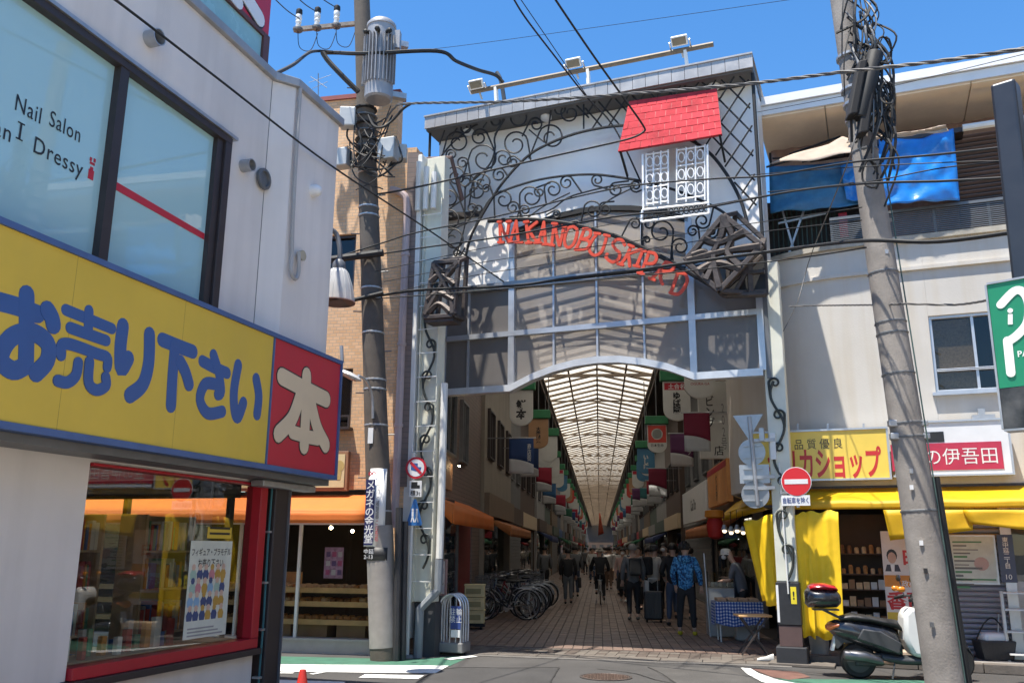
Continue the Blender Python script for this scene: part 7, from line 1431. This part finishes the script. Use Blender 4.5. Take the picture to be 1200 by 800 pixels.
person('person in a pale grey shirt walking ahead of the black jacket', gp(674, 700), .0, 1.68, GREYW, NAVY, sh0, legs=([(-.09, .10, .50), (-.09, .16, .09)], [(.09, .02, .50), (.09, -.16, .12)]), arms=([(-.25, -.10, 1.13), (-.25, -.10, .9)], [(.25, .06, 1.13), (.25, .2, .92)]))
person('person in a light shirt and brown trousers far along the middle', gp(716, 683), 3.1, 1.62, LIGHT, BRN, sh0, legs=([(-.09, .08, .50), (-.09, .10, .09)], [(.09, .04, .50), (.09, -.12, .12)]))
vn = person('stall vendor in a white cap, mask and dark apron reaching over the counter', (2.72, 17.6, .016), 1.15, 1.60, cm('vest_grey', (.12, .13, .15)), BLKW, sh0, lean=.45, arms=([(-.24, .28, 1.12), (-.16, .52, 1.10)], [(.22, .30, 1.14), (.12, .55, 1.16)]), hat=(WSH, 'cap'), mask=True, bare=True)
f = MB().bx(Frame((0, .14, 0), (1, 0, 0), (0, 1, 0)), -.17, .17, .45, 1.22, -.0, .02); f.build('apron', cm('apron', (.07, .075, .09)), None, bevel=.01).parent = vn
SH_ = [BLKW, BEIGE, GREYW, WSH, LIGHT, BRN, JEAN, REDW, LIGHT, cm('olive', (.10, .11, .06))]
NMS = {'wear_black': 'black', 'wear_navy': 'navy', 'wear_grey': 'grey', 'wear_beige': 'beige', 'wear_light': 'pale', 'wear_brown': 'brown', 'wear_denim': 'denim', 'wear_red': 'red', 'wear_white': 'white', 'wear_olive': 'olive'}
walk = ([(-.09, .08, .50), (-.09, .10, .09)], [(.09, .04, .50), (.09, -.12, .12)])
src = [person('shopper in black far along the left of the arcade', (-1.0, 36, .016), 0, 1.66, BLKW, NAVY, sh0, legs=walk, near=False, group='distant shoppers'), person('shopper in navy far along the right of the arcade', (1.25, 35, .016), 3.14, 1.62, NAVY, BLKW, sh0, legs=walk, near=False, group='distant shoppers')]
far_spots = [(-1.5, 39), (-.5, 52), (1.55, 41), (.9, 47), (1.75, 30.5), (-.15, 58), (.45, 66), (-1.2, 48), (1.3, 55), (-1.7, 60), (1.6, 64), (-.7, 75), (.2, 82), (1.0, 78), (-1.3, 88), (.6, 95), (-.2, 104), (1.4, 90), (2.0, 37), (1.85, 26.4), (-2.0, 33), (1.5, 29), (.75, 32.5), (1.15, 38.5), (.35, 36.5), (1.7, 33.2), (.95, 42.5), (-.35, 43), (.25, 50), (1.75, 47), (-.9, 57), (.75, 61), (1.1, 70), (-.4, 68), (.1, 92), (1.95, 24.8), (1.3, 31), (2.15, 28.2), (.6, 72), (-.6, 84), (1.45, 83), (1.95, 44), (-1.6, 70)]
for k, (x, y) in enumerate(far_spots):
    tm, lm = SH_[(k * 3 + 2) % 10], (BLKW, BEIGE, JEAN, GREYW, BRN)[k % 5]
    sd_of = lambda v: 'left' if v < -.4 else ('right' if v > .6 else 'middle')
    side_ = sd_of(x); near_ = sum(1 for a in far_spots if a[1] < y and sd_of(a[0]) == side_)
    copy_tree(src[k % 2], (x, y, .016), rnd.choice((0, 3.14)) + rnd.uniform(-.3, .3), 'distant shopper in %s top, %s of the arcade, %s from the gate' % (NMS[tm.name], side_, ORD[near_]), 'distant shoppers', {'jacket': tm, 'trousers': lm})
for k, (x, y, rz, tm, lm, lb) in enumerate(((1.30, 23.6, .3, NAVY, BLKW, 'shopper in navy between the grey jacket and the stall queue'), (1.78, 22.0, -.9, BEIGE, JEAN, 'shopper in beige half hidden behind the stall queue'), (1.05, 25.2, 2.9, REDW, BLKW, 'shopper in a dark red top walking out behind the suitcase'), (1.62, 26.2, .1, BLKW, GREYW, 'shopper in black and grey beyond the stall queue'), (.75, 33.9, 3.0, LIGHT, NAVY, 'shopper in a pale top well beyond the cyclist'), (2.10, 21.6, -1.2, GREYW, BLKW, 'shopper in grey turned to the counter behind the blue hoodie'))):
    copy_tree(src[k % 2], (x, y, .016), rz, lb, 'shoppers in the arcade mouth', {'jacket': tm, 'trousers': lm})
# ---------------------------------------------------------------- bicycles
CHROME = M('chrome', (.34, .34, .34), .3, .9, var=.05)
def bicycle(label, paint, group):
    t = thing('bicycle', label, 'bicycle', (0, 0, 0), group); YZ = Frame((0, 0, 0), (0, 1, 0), (1, 0, 0))
    for y, nm in ((-.53, 'wheel'), (.53, 'wheel')):
        c = V((0, y, .33)); ring = lambda r_: [c + V((0, r_ * math.cos(a * .2244), r_ * math.sin(a * .2244))) for a in range(29)]
        wl_ = MB().tube(ring(.322), .017, 6, False).build('wheel', BLACK, None, True); wl_.parent = t
        r2 = MB().tube(ring(.297), .012, 5, False).build('rim', CHROME, None, True); reparent(r2, wl_)
        sp = MB()
        for i in range(18): a = i * .349; sp.bar(c + V((.02 * (-1) ** i, .03 * math.cos(a + .5), .03 * math.sin(a + .5))), c + V((0, .295 * math.cos(a), .295 * math.sin(a))), .0022)
        sp.lathe([(.028, -.04), (.028, .04)], c, V((1, 0, 0)), 8); reparent(sp.build('spokes', CHROME, None), wl_)
        fn = MB(); lo, hi = (20, 175) if y < 0 else (40, 165); fn.tube([c + V((0, .352 * math.cos(R(a)), .352 * math.sin(R(a)))) for a in range(lo, hi + 1, 10)], .014, 6); fn.build('mudguard', STEEL, None, True).parent = t
    bb = V((0, -.06, .29)); hdt = V((0, .34, .72)); hb = V((0, .40, .55)); st = V((0, -.20, .72)); ra = V((0, -.53, .33)); fa = V((0, .53, .33))
    m = MB(); m.tube(curve_pts([hdt, V((0, .15, .48)), bb], 5), .018, 7).tube(curve_pts([hb, V((0, .17, .40)), bb + V((0, .03, .02))], 5), .015, 7).tube([st, bb], .017, 7).tube([hb, hdt + V((0, -.02, .06))], .022, 7)
    for s_ in (-.045, .045): m.tube([bb + V((s_ * .5, 0, 0)), ra + V((s_, 0, 0))], .010, 6).tube([st + V((0, .03, -.08)), ra + V((s_, 0, 0))], .009, 6).tube([hb + V((s_ * .8, 0, -.02)), fa + V((s_, 0, 0))], .012, 6)
    m.build('frame', paint, None, True).parent = t
    m = MB().tube([hdt, V((0, .31, .92))], .013, 6).tube(curve_pts([V((-.27, .10, .98)), V((-.25, .22, .98)), V((-.12, .31, .93)), V((.12, .31, .93)), V((.25, .22, .98)), V((.27, .10, .98))], 4), .012, 6); m.build('handlebar', CHROME, None, True).parent = t
    for s_ in (-1, 1): MB().tube([V((s_ * .27, .12, .98)), V((s_ * .275, .0, .98))], .017, 6).build('grip', BLACK, None, True).parent = t
    MB().tube([st, V((0, -.22, .84))], .014, 6).build('seat_post', CHROME, None).parent = t
    MB().loft([[V((w_ * math.cos(a), y, .86 + .03 * math.sin(a))) for a in [k * .785 for k in range(8)]] for y, w_ in ((-.34, .07), (-.28, .11), (-.18, .09), (-.08, .035), (-.02, .02))]).build('saddle', BLACK, None, True).parent = t
    b = MB(); X0, X1, Y0, Y1 = -.17, .17, .40, .68
    for z_ in (.72, .79, .86, .95):
        e = .0 if z_ > .9 else .03; P_ = [V((X0 + e, Y0, z_)), V((X1 - e, Y0, z_)), V((X1 - e, Y1 - e, z_)), V((X0 + e, Y1 - e, z_))]
        for i in range(4): b.bar(P_[i], P_[(i + 1) % 4], .008)
    for i in range(7):
        x = X0 + .03 + i * .047; b.bar(V((x, Y1 - .03, .72)), V((x, Y1, .95)), .006).bar(V((x, Y0, .72)), V((x, Y0, .95)), .006).bar(V((x, Y0, .72)), V((x, Y1 - .03, .72)), .006)
    b.build('basket', GREYM, None).parent = t
    m = MB().bar(V((-.02, -.53, .33)), V((-.14, -.62, .02)), .015).bar(V((.02, -.53, .33)), V((.14, -.62, .02)), .015); m.build('stand', STEEL, None).parent = t
    m = MB(); 
    for z_ in (.70,): m.bar(V((-.06, -.28, z_)), V((-.06, -.72, z_)), .012).bar(V((.06, -.28, z_)), V((.06, -.72, z_)), .012).bar(V((-.06, -.72, z_)), V((.06, -.72, z_)), .012).bar(V((-.06, -.5, z_)), V((.06, -.5, z_)), .012).bar(V((-.05, -.6, z_)), V((-.03, -.54, .34)), .01).bar(V((.05, -.6, z_)), V((.03, -.54, .34)), .01)
    m.build('rack', STEEL, None).parent = t
    MB().lathe([(.085, -.005), (.085, .005)], bb + V((.05, 0, 0)), V((1, 0, 0)), 14).bar(bb + V((.07, 0, 0)), bb + V((.07, .12, -.12)), .015).bar(bb + V((-.07, 0, 0)), bb + V((-.07, -.12, .12)), .015).box(bb + V((.12, .12, -.12)), (.09, .06, .02)).box(bb + V((-.12, -.12, .12)), (.09, .06, .02)).build('crank', CHROME, None).parent = t
    return t
def reparent(o, part):
    """part and o were both built with no parent; keep o where it is, under part"""
    o.parent = part; o.location = o.location - part.location
BKP = [M('bike_black', (.02, .02, .022), .35, coat=.4), M('bike_silver', (.45, .45, .46), .3, .6), M('bike_red', (.25, .02, .03), .35, coat=.4), M('bike_navy', (.02, .04, .12), .35, coat=.4)]
bk0 = bicycle('black city bicycle, front one of the row on the left', BKP[0], 'bicycles parked along the left shops')
bk0.location = (-2.17, 20.75, .016); bk0.rotation_euler = (0, 0, R(112))
for k, (x, y, a, cname) in enumerate([(-2.2 + rnd.uniform(-.22, .2), 21.2 + .42 * j + rnd.uniform(-.1, .1), (102 + rnd.uniform(-24, 26)) if j % 4 != 2 else (-80 + rnd.uniform(-12, 12)), (0, 1, 0, 3, 0, 2, 0)[j % 7]) for j in range(15)]):
    copy_tree(bk0, (x, y, .016), R(a), '%s bicycle, %s in the parked row on the left' % (('black', 'silver', 'red', 'navy')[cname], ORD[k + 1]), None, {'frame': BKP[cname]})
cb_ = copy_tree(bk0, (0, 27.75, .016), 0, 'dark bicycle ridden by the person in the sun hat', 'ridden bicycle', {'frame': BKP[0]})
person('cyclist in black with a pale sun hat riding into the arcade', (0, 27.75, .016), 0, 1.62, BLKW, BLKW, sh0, lean=.15, arms=([(-.28, .12, 1.12), (-.27, .30, .98)], [(.28, .12, 1.12), (.27, .30, .98)]), legs=([(-.11, .26, .72), (-.12, .12, .36)], [(.11, .22, .60), (.12, .0, .18)]), hat=(BEIGE, 'brim'))
# ---------------------------------------------------------------- scooter
SB = M('scooter_black', (.022, .022, .025), .25, .1, var=.05, coat=.7); SG = M('scooter_grey', (.05, .052, .055), .45, var=.1); SEAT = M('seat_vinyl', (.02, .02, .02), .5, bump=.2); SWH = M('scooter_white', (.70, .70, .68), .35, var=.04, coat=.3)
so0 = ground(1007, 794); st_ = thing('scooter', 'black scooter with a red lidded top box and white leg shield', 'scooter', so0, None); SF = Frame(so0, (.94 * math.cos(R(-3)), .94 * math.sin(R(-3)), 0), (math.sin(R(-3)), -math.cos(R(-3)), 0))
def spr(nm, pts, wd, mat, parent=None, bev=.02): return MB().prism(SF, pts, -wd / 2, wd / 2).build(nm, mat, parent or st_, True, bevel=bev, angle=25)
for x in (0, 1.28):
    c = SF.p(x, .225, 0); ring = lambda r_, w_: [(r_ * .72, -w_), (r_ * .9, -w_ * 1.1), (r_, -w_ * .6), (r_, w_ * .6), (r_ * .9, w_ * 1.1), (r_ * .72, w_)]
    wl_ = MB().lathe(ring(.225, .05), c, SF.n, 28).build('wheel', BLACK, st_, True); MB().lathe([(.15, -.052), (.13, -.03), (.13, .03), (.15, .052)], c, SF.n, 20).lathe([(.05, -.07), (.05, .07)], c, SF.n, 12).build('rim', SG, wl_, True)
def ssec(x, z0, z1, w_): return [SF.p(x, (z0 + z1) / 2 + (z1 - z0) / 2 * math.sin(a), w_ / 2 * math.cos(a) * (1 if abs(math.cos(a)) > .2 else .9)) for a in [k * .3927 for k in range(16)]]
MB().loft([ssec(-.36, .58, .70, .10), ssec(-.28, .50, .73, .20), ssec(-.10, .44, .74, .30), ssec(.12, .36, .72, .34), ssec(.34, .30, .69, .33), ssec(.50, .26, .64, .28), ssec(.58, .24, .5, .2)]).build('body_shell', SB, st_, True, angle=60)
MB().loft([ssec(.30, .20, .34, .26), ssec(.6, .18, .30, .30), ssec(.95, .18, .30, .28), ssec(1.05, .20, .34, .24)]).build('footboard', SG, st_, True, angle=60)
MB().loft([ssec(-.20, .71, .78, .20), ssec(-.05, .71, .82, .27), ssec(.18, .70, .79, .29), ssec(.36, .66, .76, .28), ssec(.55, .62, .74, .24), ssec(.60, .60, .66, .18)]).build('seat', SEAT, st_, True, angle=60)
spr('side_panel', [(-.02, .50), (.30, .40), (.52, .32), (.56, .46), (.30, .60), (.06, .63)], .345, SG, None, .015)
m = MB().tube([SF.p(-.18, .74, .07), SF.p(-.42, .85, .06)], .016, 6).tube([SF.p(-.18, .74, -.07), SF.p(-.42, .85, -.06)], .016, 6).bx(SF, -.56, -.22, .845, .865, -.1, .1); m.build('carrier', SG, st_)
tb = MB().loft([ssec(-.66, .92, 1.08, .24), ssec(-.62, .875, 1.13, .34), ssec(-.42, .87, 1.14, .38), ssec(-.24, .88, 1.12, .36), ssec(-.19, .92, 1.06, .26)]).build('top_box', SB, st_, True, angle=60)
MB().loft([ssec(-.60, 1.09, 1.16, .26), ssec(-.55, 1.10, 1.19, .34), ssec(-.40, 1.10, 1.20, .36), ssec(-.26, 1.10, 1.17, .32), ssec(-.22, 1.09, 1.13, .22)]).build('lid', M('lid_red', (.42, .012, .02), .25, coat=.6), tb, True, angle=60)
MB().loft([ssec(-.40, .60, .66, .12), ssec(-.36, .58, .70, .20), ssec(-.24, .62, .70, .24)]).build('tail_light', M('tail_amber', (.60, .14, .03), .25, coat=.6), st_, True)
MB().hexa([SF.p(-.36, .34, -.05), SF.p(-.32, .34, -.05), SF.p(-.27, .52, -.05), SF.p(-.30, .52, -.05), SF.p(-.36, .34, .05), SF.p(-.32, .34, .05), SF.p(-.27, .52, .05), SF.p(-.30, .52, .05)]).build('number_plate', SWH, st_); spr('rear_mudguard', [(-.30, .55), (-.16, .50), (-.02, .47), (-.02, .44), (-.18, .44), (-.27, .36), (-.30, .38)], .14, SG, None, .01)
MB().loft([[SF.p(x, z_, .14) + SF.v * (r_ * math.sin(a)) + SF.n * (r_ * math.cos(a)) for a in [k * .5236 for k in range(12)]] for x, z_, r_ in ((-.22, .30, .04), (-.20, .30, .065), (.08, .28, .07), (.24, .24, .055), (.30, .22, .03))]).build('exhaust', M('exhaust_grey', (.16, .16, .165), .35, .8), st_, True, angle=60); MB().tube([SF.p(.28, .22, .13), SF.p(.42, .20, .10), SF.p(.52, .24, .06)], .022, 7).build('exhaust_pipe', M('pipe_copper', (.30, .20, .14), .4, .8), st_, True)
spr('engine_case', [(-.06, .16), (.30, .16), (.42, .24), (.30, .32), (0, .30)], .18, SG)
spr('leg_shield', [(.70, .30), (.98, .26), (.94, .55), (.86, .86), (.72, .92), (.62, .82), (.60, .5)], .36, SWH, None, .05)
MB().loft([ssec(.80, .72, 1.0, .16), ssec(.92, .5, 1.02, .30), ssec(1.06, .36, .92, .32), ssec(1.18, .38, .74, .24), ssec(1.24, .42, .6, .14)]).build('front_cowl', SB, st_, True, angle=60)
MB().loft([ssec(1.0, .34, .42, .08), ssec(1.1, .42, .48, .13), ssec(1.28, .45, .50, .14), ssec(1.45, .38, .44, .12), ssec(1.52, .26, .32, .06)]).build('front_mudguard', SB, st_, True, angle=60); MB().tube([SF.p(1.05, .62, .07), SF.p(1.28, .225, .07)], .02, 7).tube([SF.p(1.05, .62, -.07), SF.p(1.28, .225, -.07)], .02, 7).build('fork', SG, st_)
MB().loft([ssec(.78, .98, 1.06, .12), ssec(.84, .96, 1.10, .18), ssec(.93, .98, 1.08, .12)]).build('handlebar_cover', SB, st_, True); MB().tube(curve_pts([SF.p(.70, 1.02, .34), SF.p(.80, 1.04, .15), SF.p(.80, 1.04, -.15), SF.p(.70, 1.02, -.34)], 4), .016, 7).build('handlebar', SG, st_, True)
for s_ in (-1, 1):
    MB().tube([SF.p(.74, 1.03, s_ * .22), SF.p(.66, 1.0, s_ * .36)], .022, 8).build('grip', BLACK, st_, True); MB().tube([SF.p(.76, 1.03, s_ * .24), SF.p(.73, 1.22, s_ * .30)], .008, 5).build('mirror_stem', SG, st_); MB().ball(SF.p(.72, 1.26, s_ * .32), .055, 10, (.5, 1.1, .9)).build('mirror', SB, st_, True)
    MB().ball(SF.p(.62, 1.13, s_ * .14), .05, 10, (1.1, .7, .8)).build('turn_signal', M('amber_lens', (.62, .20, .01), .25, coat=.5) if s_ < 0 else bpy.data.materials['amber_lens'], st_, True)
MB().tube([SF.p(.46, .22, .10), SF.p(.40, .02, .16)], .012, 6).build('side_stand', SG, st_)
# ---------------------------------------------------------------- small things about the street
def gingham():
    m = M('gingham_cloth', (.55, .57, .60), .8, var=.03); n = m.node_tree.nodes; l = m.node_tree.links; tc = n.new('ShaderNodeTexCoord'); sp = n.new('ShaderNodeSeparateXYZ'); l.new(tc.outputs['UV'], sp.inputs[0]); outs = []
    for i in (0, 1):
        a = n.new('ShaderNodeMath'); a.operation = 'FRACT'; l.new(sp.outputs[i], a.inputs[0]); b = n.new('ShaderNodeMath'); b.operation = 'GREATER_THAN'; b.inputs[1].default_value = .5; l.new(a.outputs[0], b.inputs[0]); outs.append(b)
    ad = n.new('ShaderNodeMath'); ad.operation = 'ADD'; l.new(outs[0].outputs[0], ad.inputs[0]); l.new(outs[1].outputs[0], ad.inputs[1]); cr = n.new('ShaderNodeValToRGB'); cr.color_ramp.interpolation = 'CONSTANT'; e = cr.color_ramp.elements; e[0].color = (.58, .60, .64, 1); e[1].position = .7; e[1].color = (.01, .05, .25, 1); q_ = e.new(.3); q_.color = (.10, .17, .40, 1); dv = n.new('ShaderNodeMath'); dv.operation = 'DIVIDE'; dv.inputs[1].default_value = 2.2; l.new(ad.outputs[0], dv.inputs[0]); l.new(dv.outputs[0], cr.inputs[0]); mx = [q_ for q_ in n if q_.bl_idname == 'ShaderNodeMix'][0]; l.new(cr.outputs[0], mx.inputs[6]); return m
tx0, tx1, ty0, ty1, tz = 2.08, 2.86, 16.75, 17.25, .70
tb = thing('stall_table', 'folding stall table with thin white legs under a gingham cloth', 'table', (2.45, 17, .016)); MB().box((2.47, 17, tz - .02), (.76, .48, .03)).build('tabletop', WHITEP, tb)
for x in (tx0 + .06, tx1 - .06):
    for y in (ty0 + .05, ty1 - .05): MB().tube([(x, y, .016), (x, y, tz - .035)], .014, 6).build('leg', WHITEP, tb)
m = MB(); uvs = []
def tcl(s_, t):
    # unrolled cloth: front drop then top
    x = tx0 - .03 + (tx1 - tx0 + .06) * s_; wv = .015 * math.sin(s_ * 21) 
    if t < .5: d = (1 - t * 2); return V((x, ty0 - .04 - wv * d - .02 * d, tz + .005 - (.36 + .10 * s_ * s_ + .05 * math.sin(s_ * 5)) * d))
    return V((x, ty0 - .04 + (ty1 - ty0 + .06) * (t - .5) * 2, tz + .006))
m.grid(tcl, 24, 16); b0 = len(m.v)
m.grid(lambda s_, t: V((tx0 - .035 - .02 * t + .012 * math.sin(s_ * 15) * t, ty0 - .04 + (ty1 - ty0 + .05) * s_, tz + .004 - .40 * t)), 12, 6)
off_ = None
cl = m.build('tablecloth', gingham(), None, True); uvl = cl.data.uv_layers.new(name='UVMap')
for lp in cl.data.loops:
    q = m.v[lp.vertex_index]; uvl.data[lp.index].uv = ((q.x / .052, (q.y + (tz - q.z)) / .052) if lp.vertex_index < b0 else (q.y / .052, (tz - q.z) / .052))
tag(cl, 'blue and white gingham cloth draped over the stall table', 'tablecloth')
for k in range(8): tag(MB().box((tx0 + .10 + .19 * (k % 4), ty0 + .12 + .24 * (k // 4), tz + .036), (.16, .20, .055)).build('food_box', M('food_tray', (.42, .26, .15), .6, var=.25, scale=16) if k == 0 else bpy.data.materials['food_tray'], bevel=.012), 'brown takeaway box laid out on the gingham table', 'food box', 'takeaway boxes on the gingham table')
tag(MB().box((2.62, 17.15, .23), (.36, .3, .42)).build('storage_box', M('tub_grey', (.35, .35, .34), .6), bevel=.03), 'grey tub standing under the gingham stall table', 'tub')
dc = thing('display_case', 'grey food counter with a clear guard behind the gingham table', 'counter', (2.35, 18.2, .016)); MB().box((2.33, 18.0, .46), (.55, .6, .88)).build('cabinet', M('counter_grey', (.36, .36, .35), .5, var=.1), dc, bevel=.02); MB().box((2.33, 17.72, 1.06), (.5, .012, .30)).box((2.07, 17.95, 1.06), (.012, .44, .30)).build('guard_pane', BKG, dc); MB().tube([(2.06, 17.7, .016), (2.0, 17.7, 1.55)], .018, 6).build('pole', STEEL, dc)
for k in range(6): tag(MB().ball((2.16 + .075 * k, 17.85 + .05 * (k % 2), .965), .055, 8, (.9, .9, 1.0)).build('food_bag', M('clear_bag', (.55, .55, .52), .3) if k == 0 else bpy.data.materials['clear_bag'], None, True), 'pale food bag standing on the grey counter', 'bag', 'bags on the grey counter')
LB_ = M('stall_bulb', (1, .80, .52), .4, emit=2.2)
for k, x in enumerate((849, 857, 864, 871, 878)):
    q = dep(x, 622 + (k % 2) * 2, 17.2); b = thing('stall_lamp', ('first', 'second', 'third', 'fourth', 'fifth')[k] + ' bright bulb from the left in the stall lamp row', 'lamp', q, 'bulbs over the food stall'); MB().ball(q, .036, 8).build('bulb', LB_, b, True); MB().lathe([(.02, .11), (.06, .02), (.065, .02), (.03, .12)], q, Z, 12).build('lamp_shade', STEEL, b, True); MB().tube([q + Z * .11, q + Z * .4], .006, 4).build('cord', BLACK, b)
q = dep(838, 617, 18.5); ln = thing('paper_lantern', 'red paper lantern with an orange top hung at the stall awning', 'lantern', q); MB().lathe([(.06, -.24), (.14, -.20), (.17, -.06), (.17, .06), (.13, .17)], q, Z, 16).build('lantern_body', M('lantern_red', (.42, .015, .012), .6, trans=.15), ln, True); MB().lathe([(.15, .17), (.2, .2), (.19, .32), (.08, .34)], q, Z, 14).build('lantern_top', M('lantern_orange', (.6, .22, .02), .6, trans=.2), ln, True)
# folding table behind the column, shoe, buckets
fs = thing('folding_table', 'small folding table with a wooden top left of the black column base', 'table', (2.45, 14.95, .016)); q = V((2.42, 15.0, 0)); MB().box(q + V((0, 0, .60)), (.52, .4, .03), .1).build('tabletop', OAK, fs, bevel=.006)
for s_ in (-1, 1): MB().bar(q + V((-.22, s_ * .17, .016)), q + V((.2, s_ * .17, .585)), .025).bar(q + V((.2, s_ * .14, .016)), q + V((-.2, s_ * .14, .585)), .025).build('leg', RUSTI, fs)
q = ground(898, 776); MB_ = MB().loft([[q + V((x, w_ * math.cos(a), h * .5 + h * .5 * math.sin(a) + .018)) for a in [k * .785 for k in range(8)]] for x, w_, h in ((-.13, .022, .04), (-.09, .036, .055), (0, .038, .07), (.07, .034, .10), (.11, .03, .11))]); tag(MB_.build('shoe', WSH, None, True), 'white shoe on the paving beside the black column base', 'shoe')
for k, (x, y) in enumerate(((960, 752), (1000, 758))): q = Rf.P(x, y, .55); q.z = .121; tag(MB().lathe([(.13, 0), (.15, .26), (.14, .26), (.12, .02)], q, Z, 16).build('bucket', M('bucket_%d' % k, ((.30, .30, .29), (.2, .17, .14))[k], .6), None, True), ('grey bucket under the wide yellow curtain', 'brown bucket behind the scooter seat')[k], 'bucket')
# barrier rack, crates and board by the left column
q = ground(531, 767); br_ = thing('barrier', 'silver barrier with rounded bars and a small blue sign by the gate', 'barrier', q)
BX = Frame(q, (math.cos(R(-14)), math.sin(R(-14)), 0), (math.sin(R(-14)), -math.cos(R(-14)), 0))
MB().bx(BX, -.22, .22, .05, .20, -.18, .18).build('base', M('barrier_base', (.22, .22, .22), .6, .3), br_, bevel=.02)
for j, n_ in enumerate((-.15, -.05, .05, .15)):
    MB().tube(curve_pts([BX.p(-.18, .2, n_), BX.p(-.18, .66, n_), BX.p(-.15, .82, n_), BX.p(-.05, .90, n_), BX.p(.05, .90, n_), BX.p(.15, .82, n_), BX.p(.18, .66, n_), BX.p(.18, .2, n_)], 4), .016, 7).build('hoop', ALU, br_, True)
for u in (-.10, 0, .10): MB().tube([BX.p(u, .2, .15), BX.p(u, .86, .15)], .011, 6).build('bar', ALU, br_)
MB().bx(BX, .02, .19, .40, .74, .17, .18).build('sign_plate', C_('barrier_blue', (.03, .06, .22)), br_); MB().bx(BX, .03, .18, .28, .39, .17, .178).build('sign_plate', WHITE, br_); text('駐輪\n禁止', BX, .105, .60, .10, WHITE, br_, n=.18, ext=.001)
for s_ in (-1, 1): MB().ball(BX.p(s_ * .2, .035, .0), .04, 8, (.6, 1, 1)).build('wheel', BLACK, br_, True)
q = ground(556, 737); CRT = M('crate_yellow', (.74, .60, .30), .6, var=.12, scale=6)
dl = thing('dolly', 'low black dolly under the yellow crates by the bakery side', 'dolly', q); MB().box(q + V((0, 0, .10)), (.44, .5, .05), .1).build('deck', BLACK, dl)
for dx in (-.16, .16): MB().ball(q + V((dx, -.2, .05)), .05, 8, (.5, 1, 1)).build('wheel', BLACK, dl, True)
for k in range(3):
    z_ = .13 + k * .255; c = thing('crate', ('pale yellow crate at the bottom of the stack on the dolly', 'pale yellow crate in the middle of the stack on the dolly', 'pale yellow crate on top of the stack on the dolly')[k], 'crate', q + V((0, 0, z_)), 'yellow crates on the dolly')
    MB().box(q + V((0, 0, z_ + .115)), (.41, .47, .225), .1).build('crate_body', CRT, c, bevel=.012); MB().box(q + V((0, 0, z_ + .235)), (.43, .49, .025), .1).build('crate_rim', CRT, c); MB().box(q + V((0, -.24, z_ + .12)), (.30, .02, .10), .1).build('crate_panel', M('crate_dark', (.34, .28, .12), .6) if k == 0 else bpy.data.materials['crate_dark'], c)
q = AL.p(15.5, .9, .2); ab = thing('menu_board', 'white framed menu board leaning by the bakery side window', 'board', q); AF = Frame(q, (math.cos(R(-20)), math.sin(R(-20)), 0), (math.sin(R(-20)), -math.cos(R(-20)), 0)); MB().bx(AF, -.14, .16, -.08, .52, -.02, .02).build('board_frame', M('frame_rose', (.45, .30, .28), .6), ab); MB().bx(AF, -.11, .13, -.05, .49, .021, .026).build('sheet', WHITE, ab); text('本日\nの\nパン', AF, .01, .22, .1, C_('menu_ink', (.25, .2, .2)), ab, n=.026, ext=.001, bold=.005); MB().bar(AF.p(-.1, -.08, 0), AF.p(-.1, -.88, -.02), .025).bar(AF.p(.12, -.08, 0), AF.p(.12, -.88, -.02), .025).build('leg', BROWNM, ab)
# cone, shopping basket, white stand
q = dep(355, 784, 6.7); cn = thing('traffic_cone', 'red traffic cone at the foot of the picture', 'cone', (q.x, q.y, 0)); b = V((q.x, q.y, 0)); CNR = M('cone_red', (.55, .03, .02), .5); MB().lathe([(.155, .03), (.15, .05), (.022, q.z), (.012, q.z)], b, Z, 24).build('cone_body', CNR, cn, True); MB().box(b + Z * .015, (.38, .38, .03)).build('cone_base', CNR, cn, bevel=.01)
q = ground(1168, 783); q.z = .12; sb_ = thing('shopping_basket', 'black basket with white goods and a handle before the shutter', 'basket', q); MB().loft([[q + V((sx * (.2 + .05 * t), sy * (.14 + .03 * t), .27 * t)) for sx, sy in ((-1, -1), (1, -1), (1, 1), (-1, 1))] for t in (0, .5, 1)]).build('basket_body', M('basket_black', (.025, .025, .027), .5, var=.3, scale=40), sb_, bevel=.02); MB().box(q + V((0, 0, .30)), (.36, .24, .14), .1).build('goods', WHITE, sb_, bevel=.05); MB().tube(curve_pts([q + V((-.24, 0, .26)), q + V((-.1, 0, .5)), q + V((.05, 0, .56)), q + V((.24, 0, .26))], 5), .01, 6).build('handle', BLACK, sb_, True); MB().tube([q + V((.1, .1, .25)), q + V((.16, .12, .62))], .011, 6).build('cart_handle', STEEL, sb_)
q = Rf.P(1196, 786, .3); q.z = .12; rk2 = thing('display_stand', 'white open display stand at the right edge of the pavement', 'stand', q); 
for dx in (-.13, .35): MB().bar(q + Rf.u * dx, q + Rf.u * dx + Z * .95, .035).build('post', WHITEP, rk2)
for z_ in (.1, .4, .7, .93): MB().box(q + Rf.u * .11 + Z * z_, (.46, .26, .02), R(-16.6)).build('shelf', WHITEP, rk2)
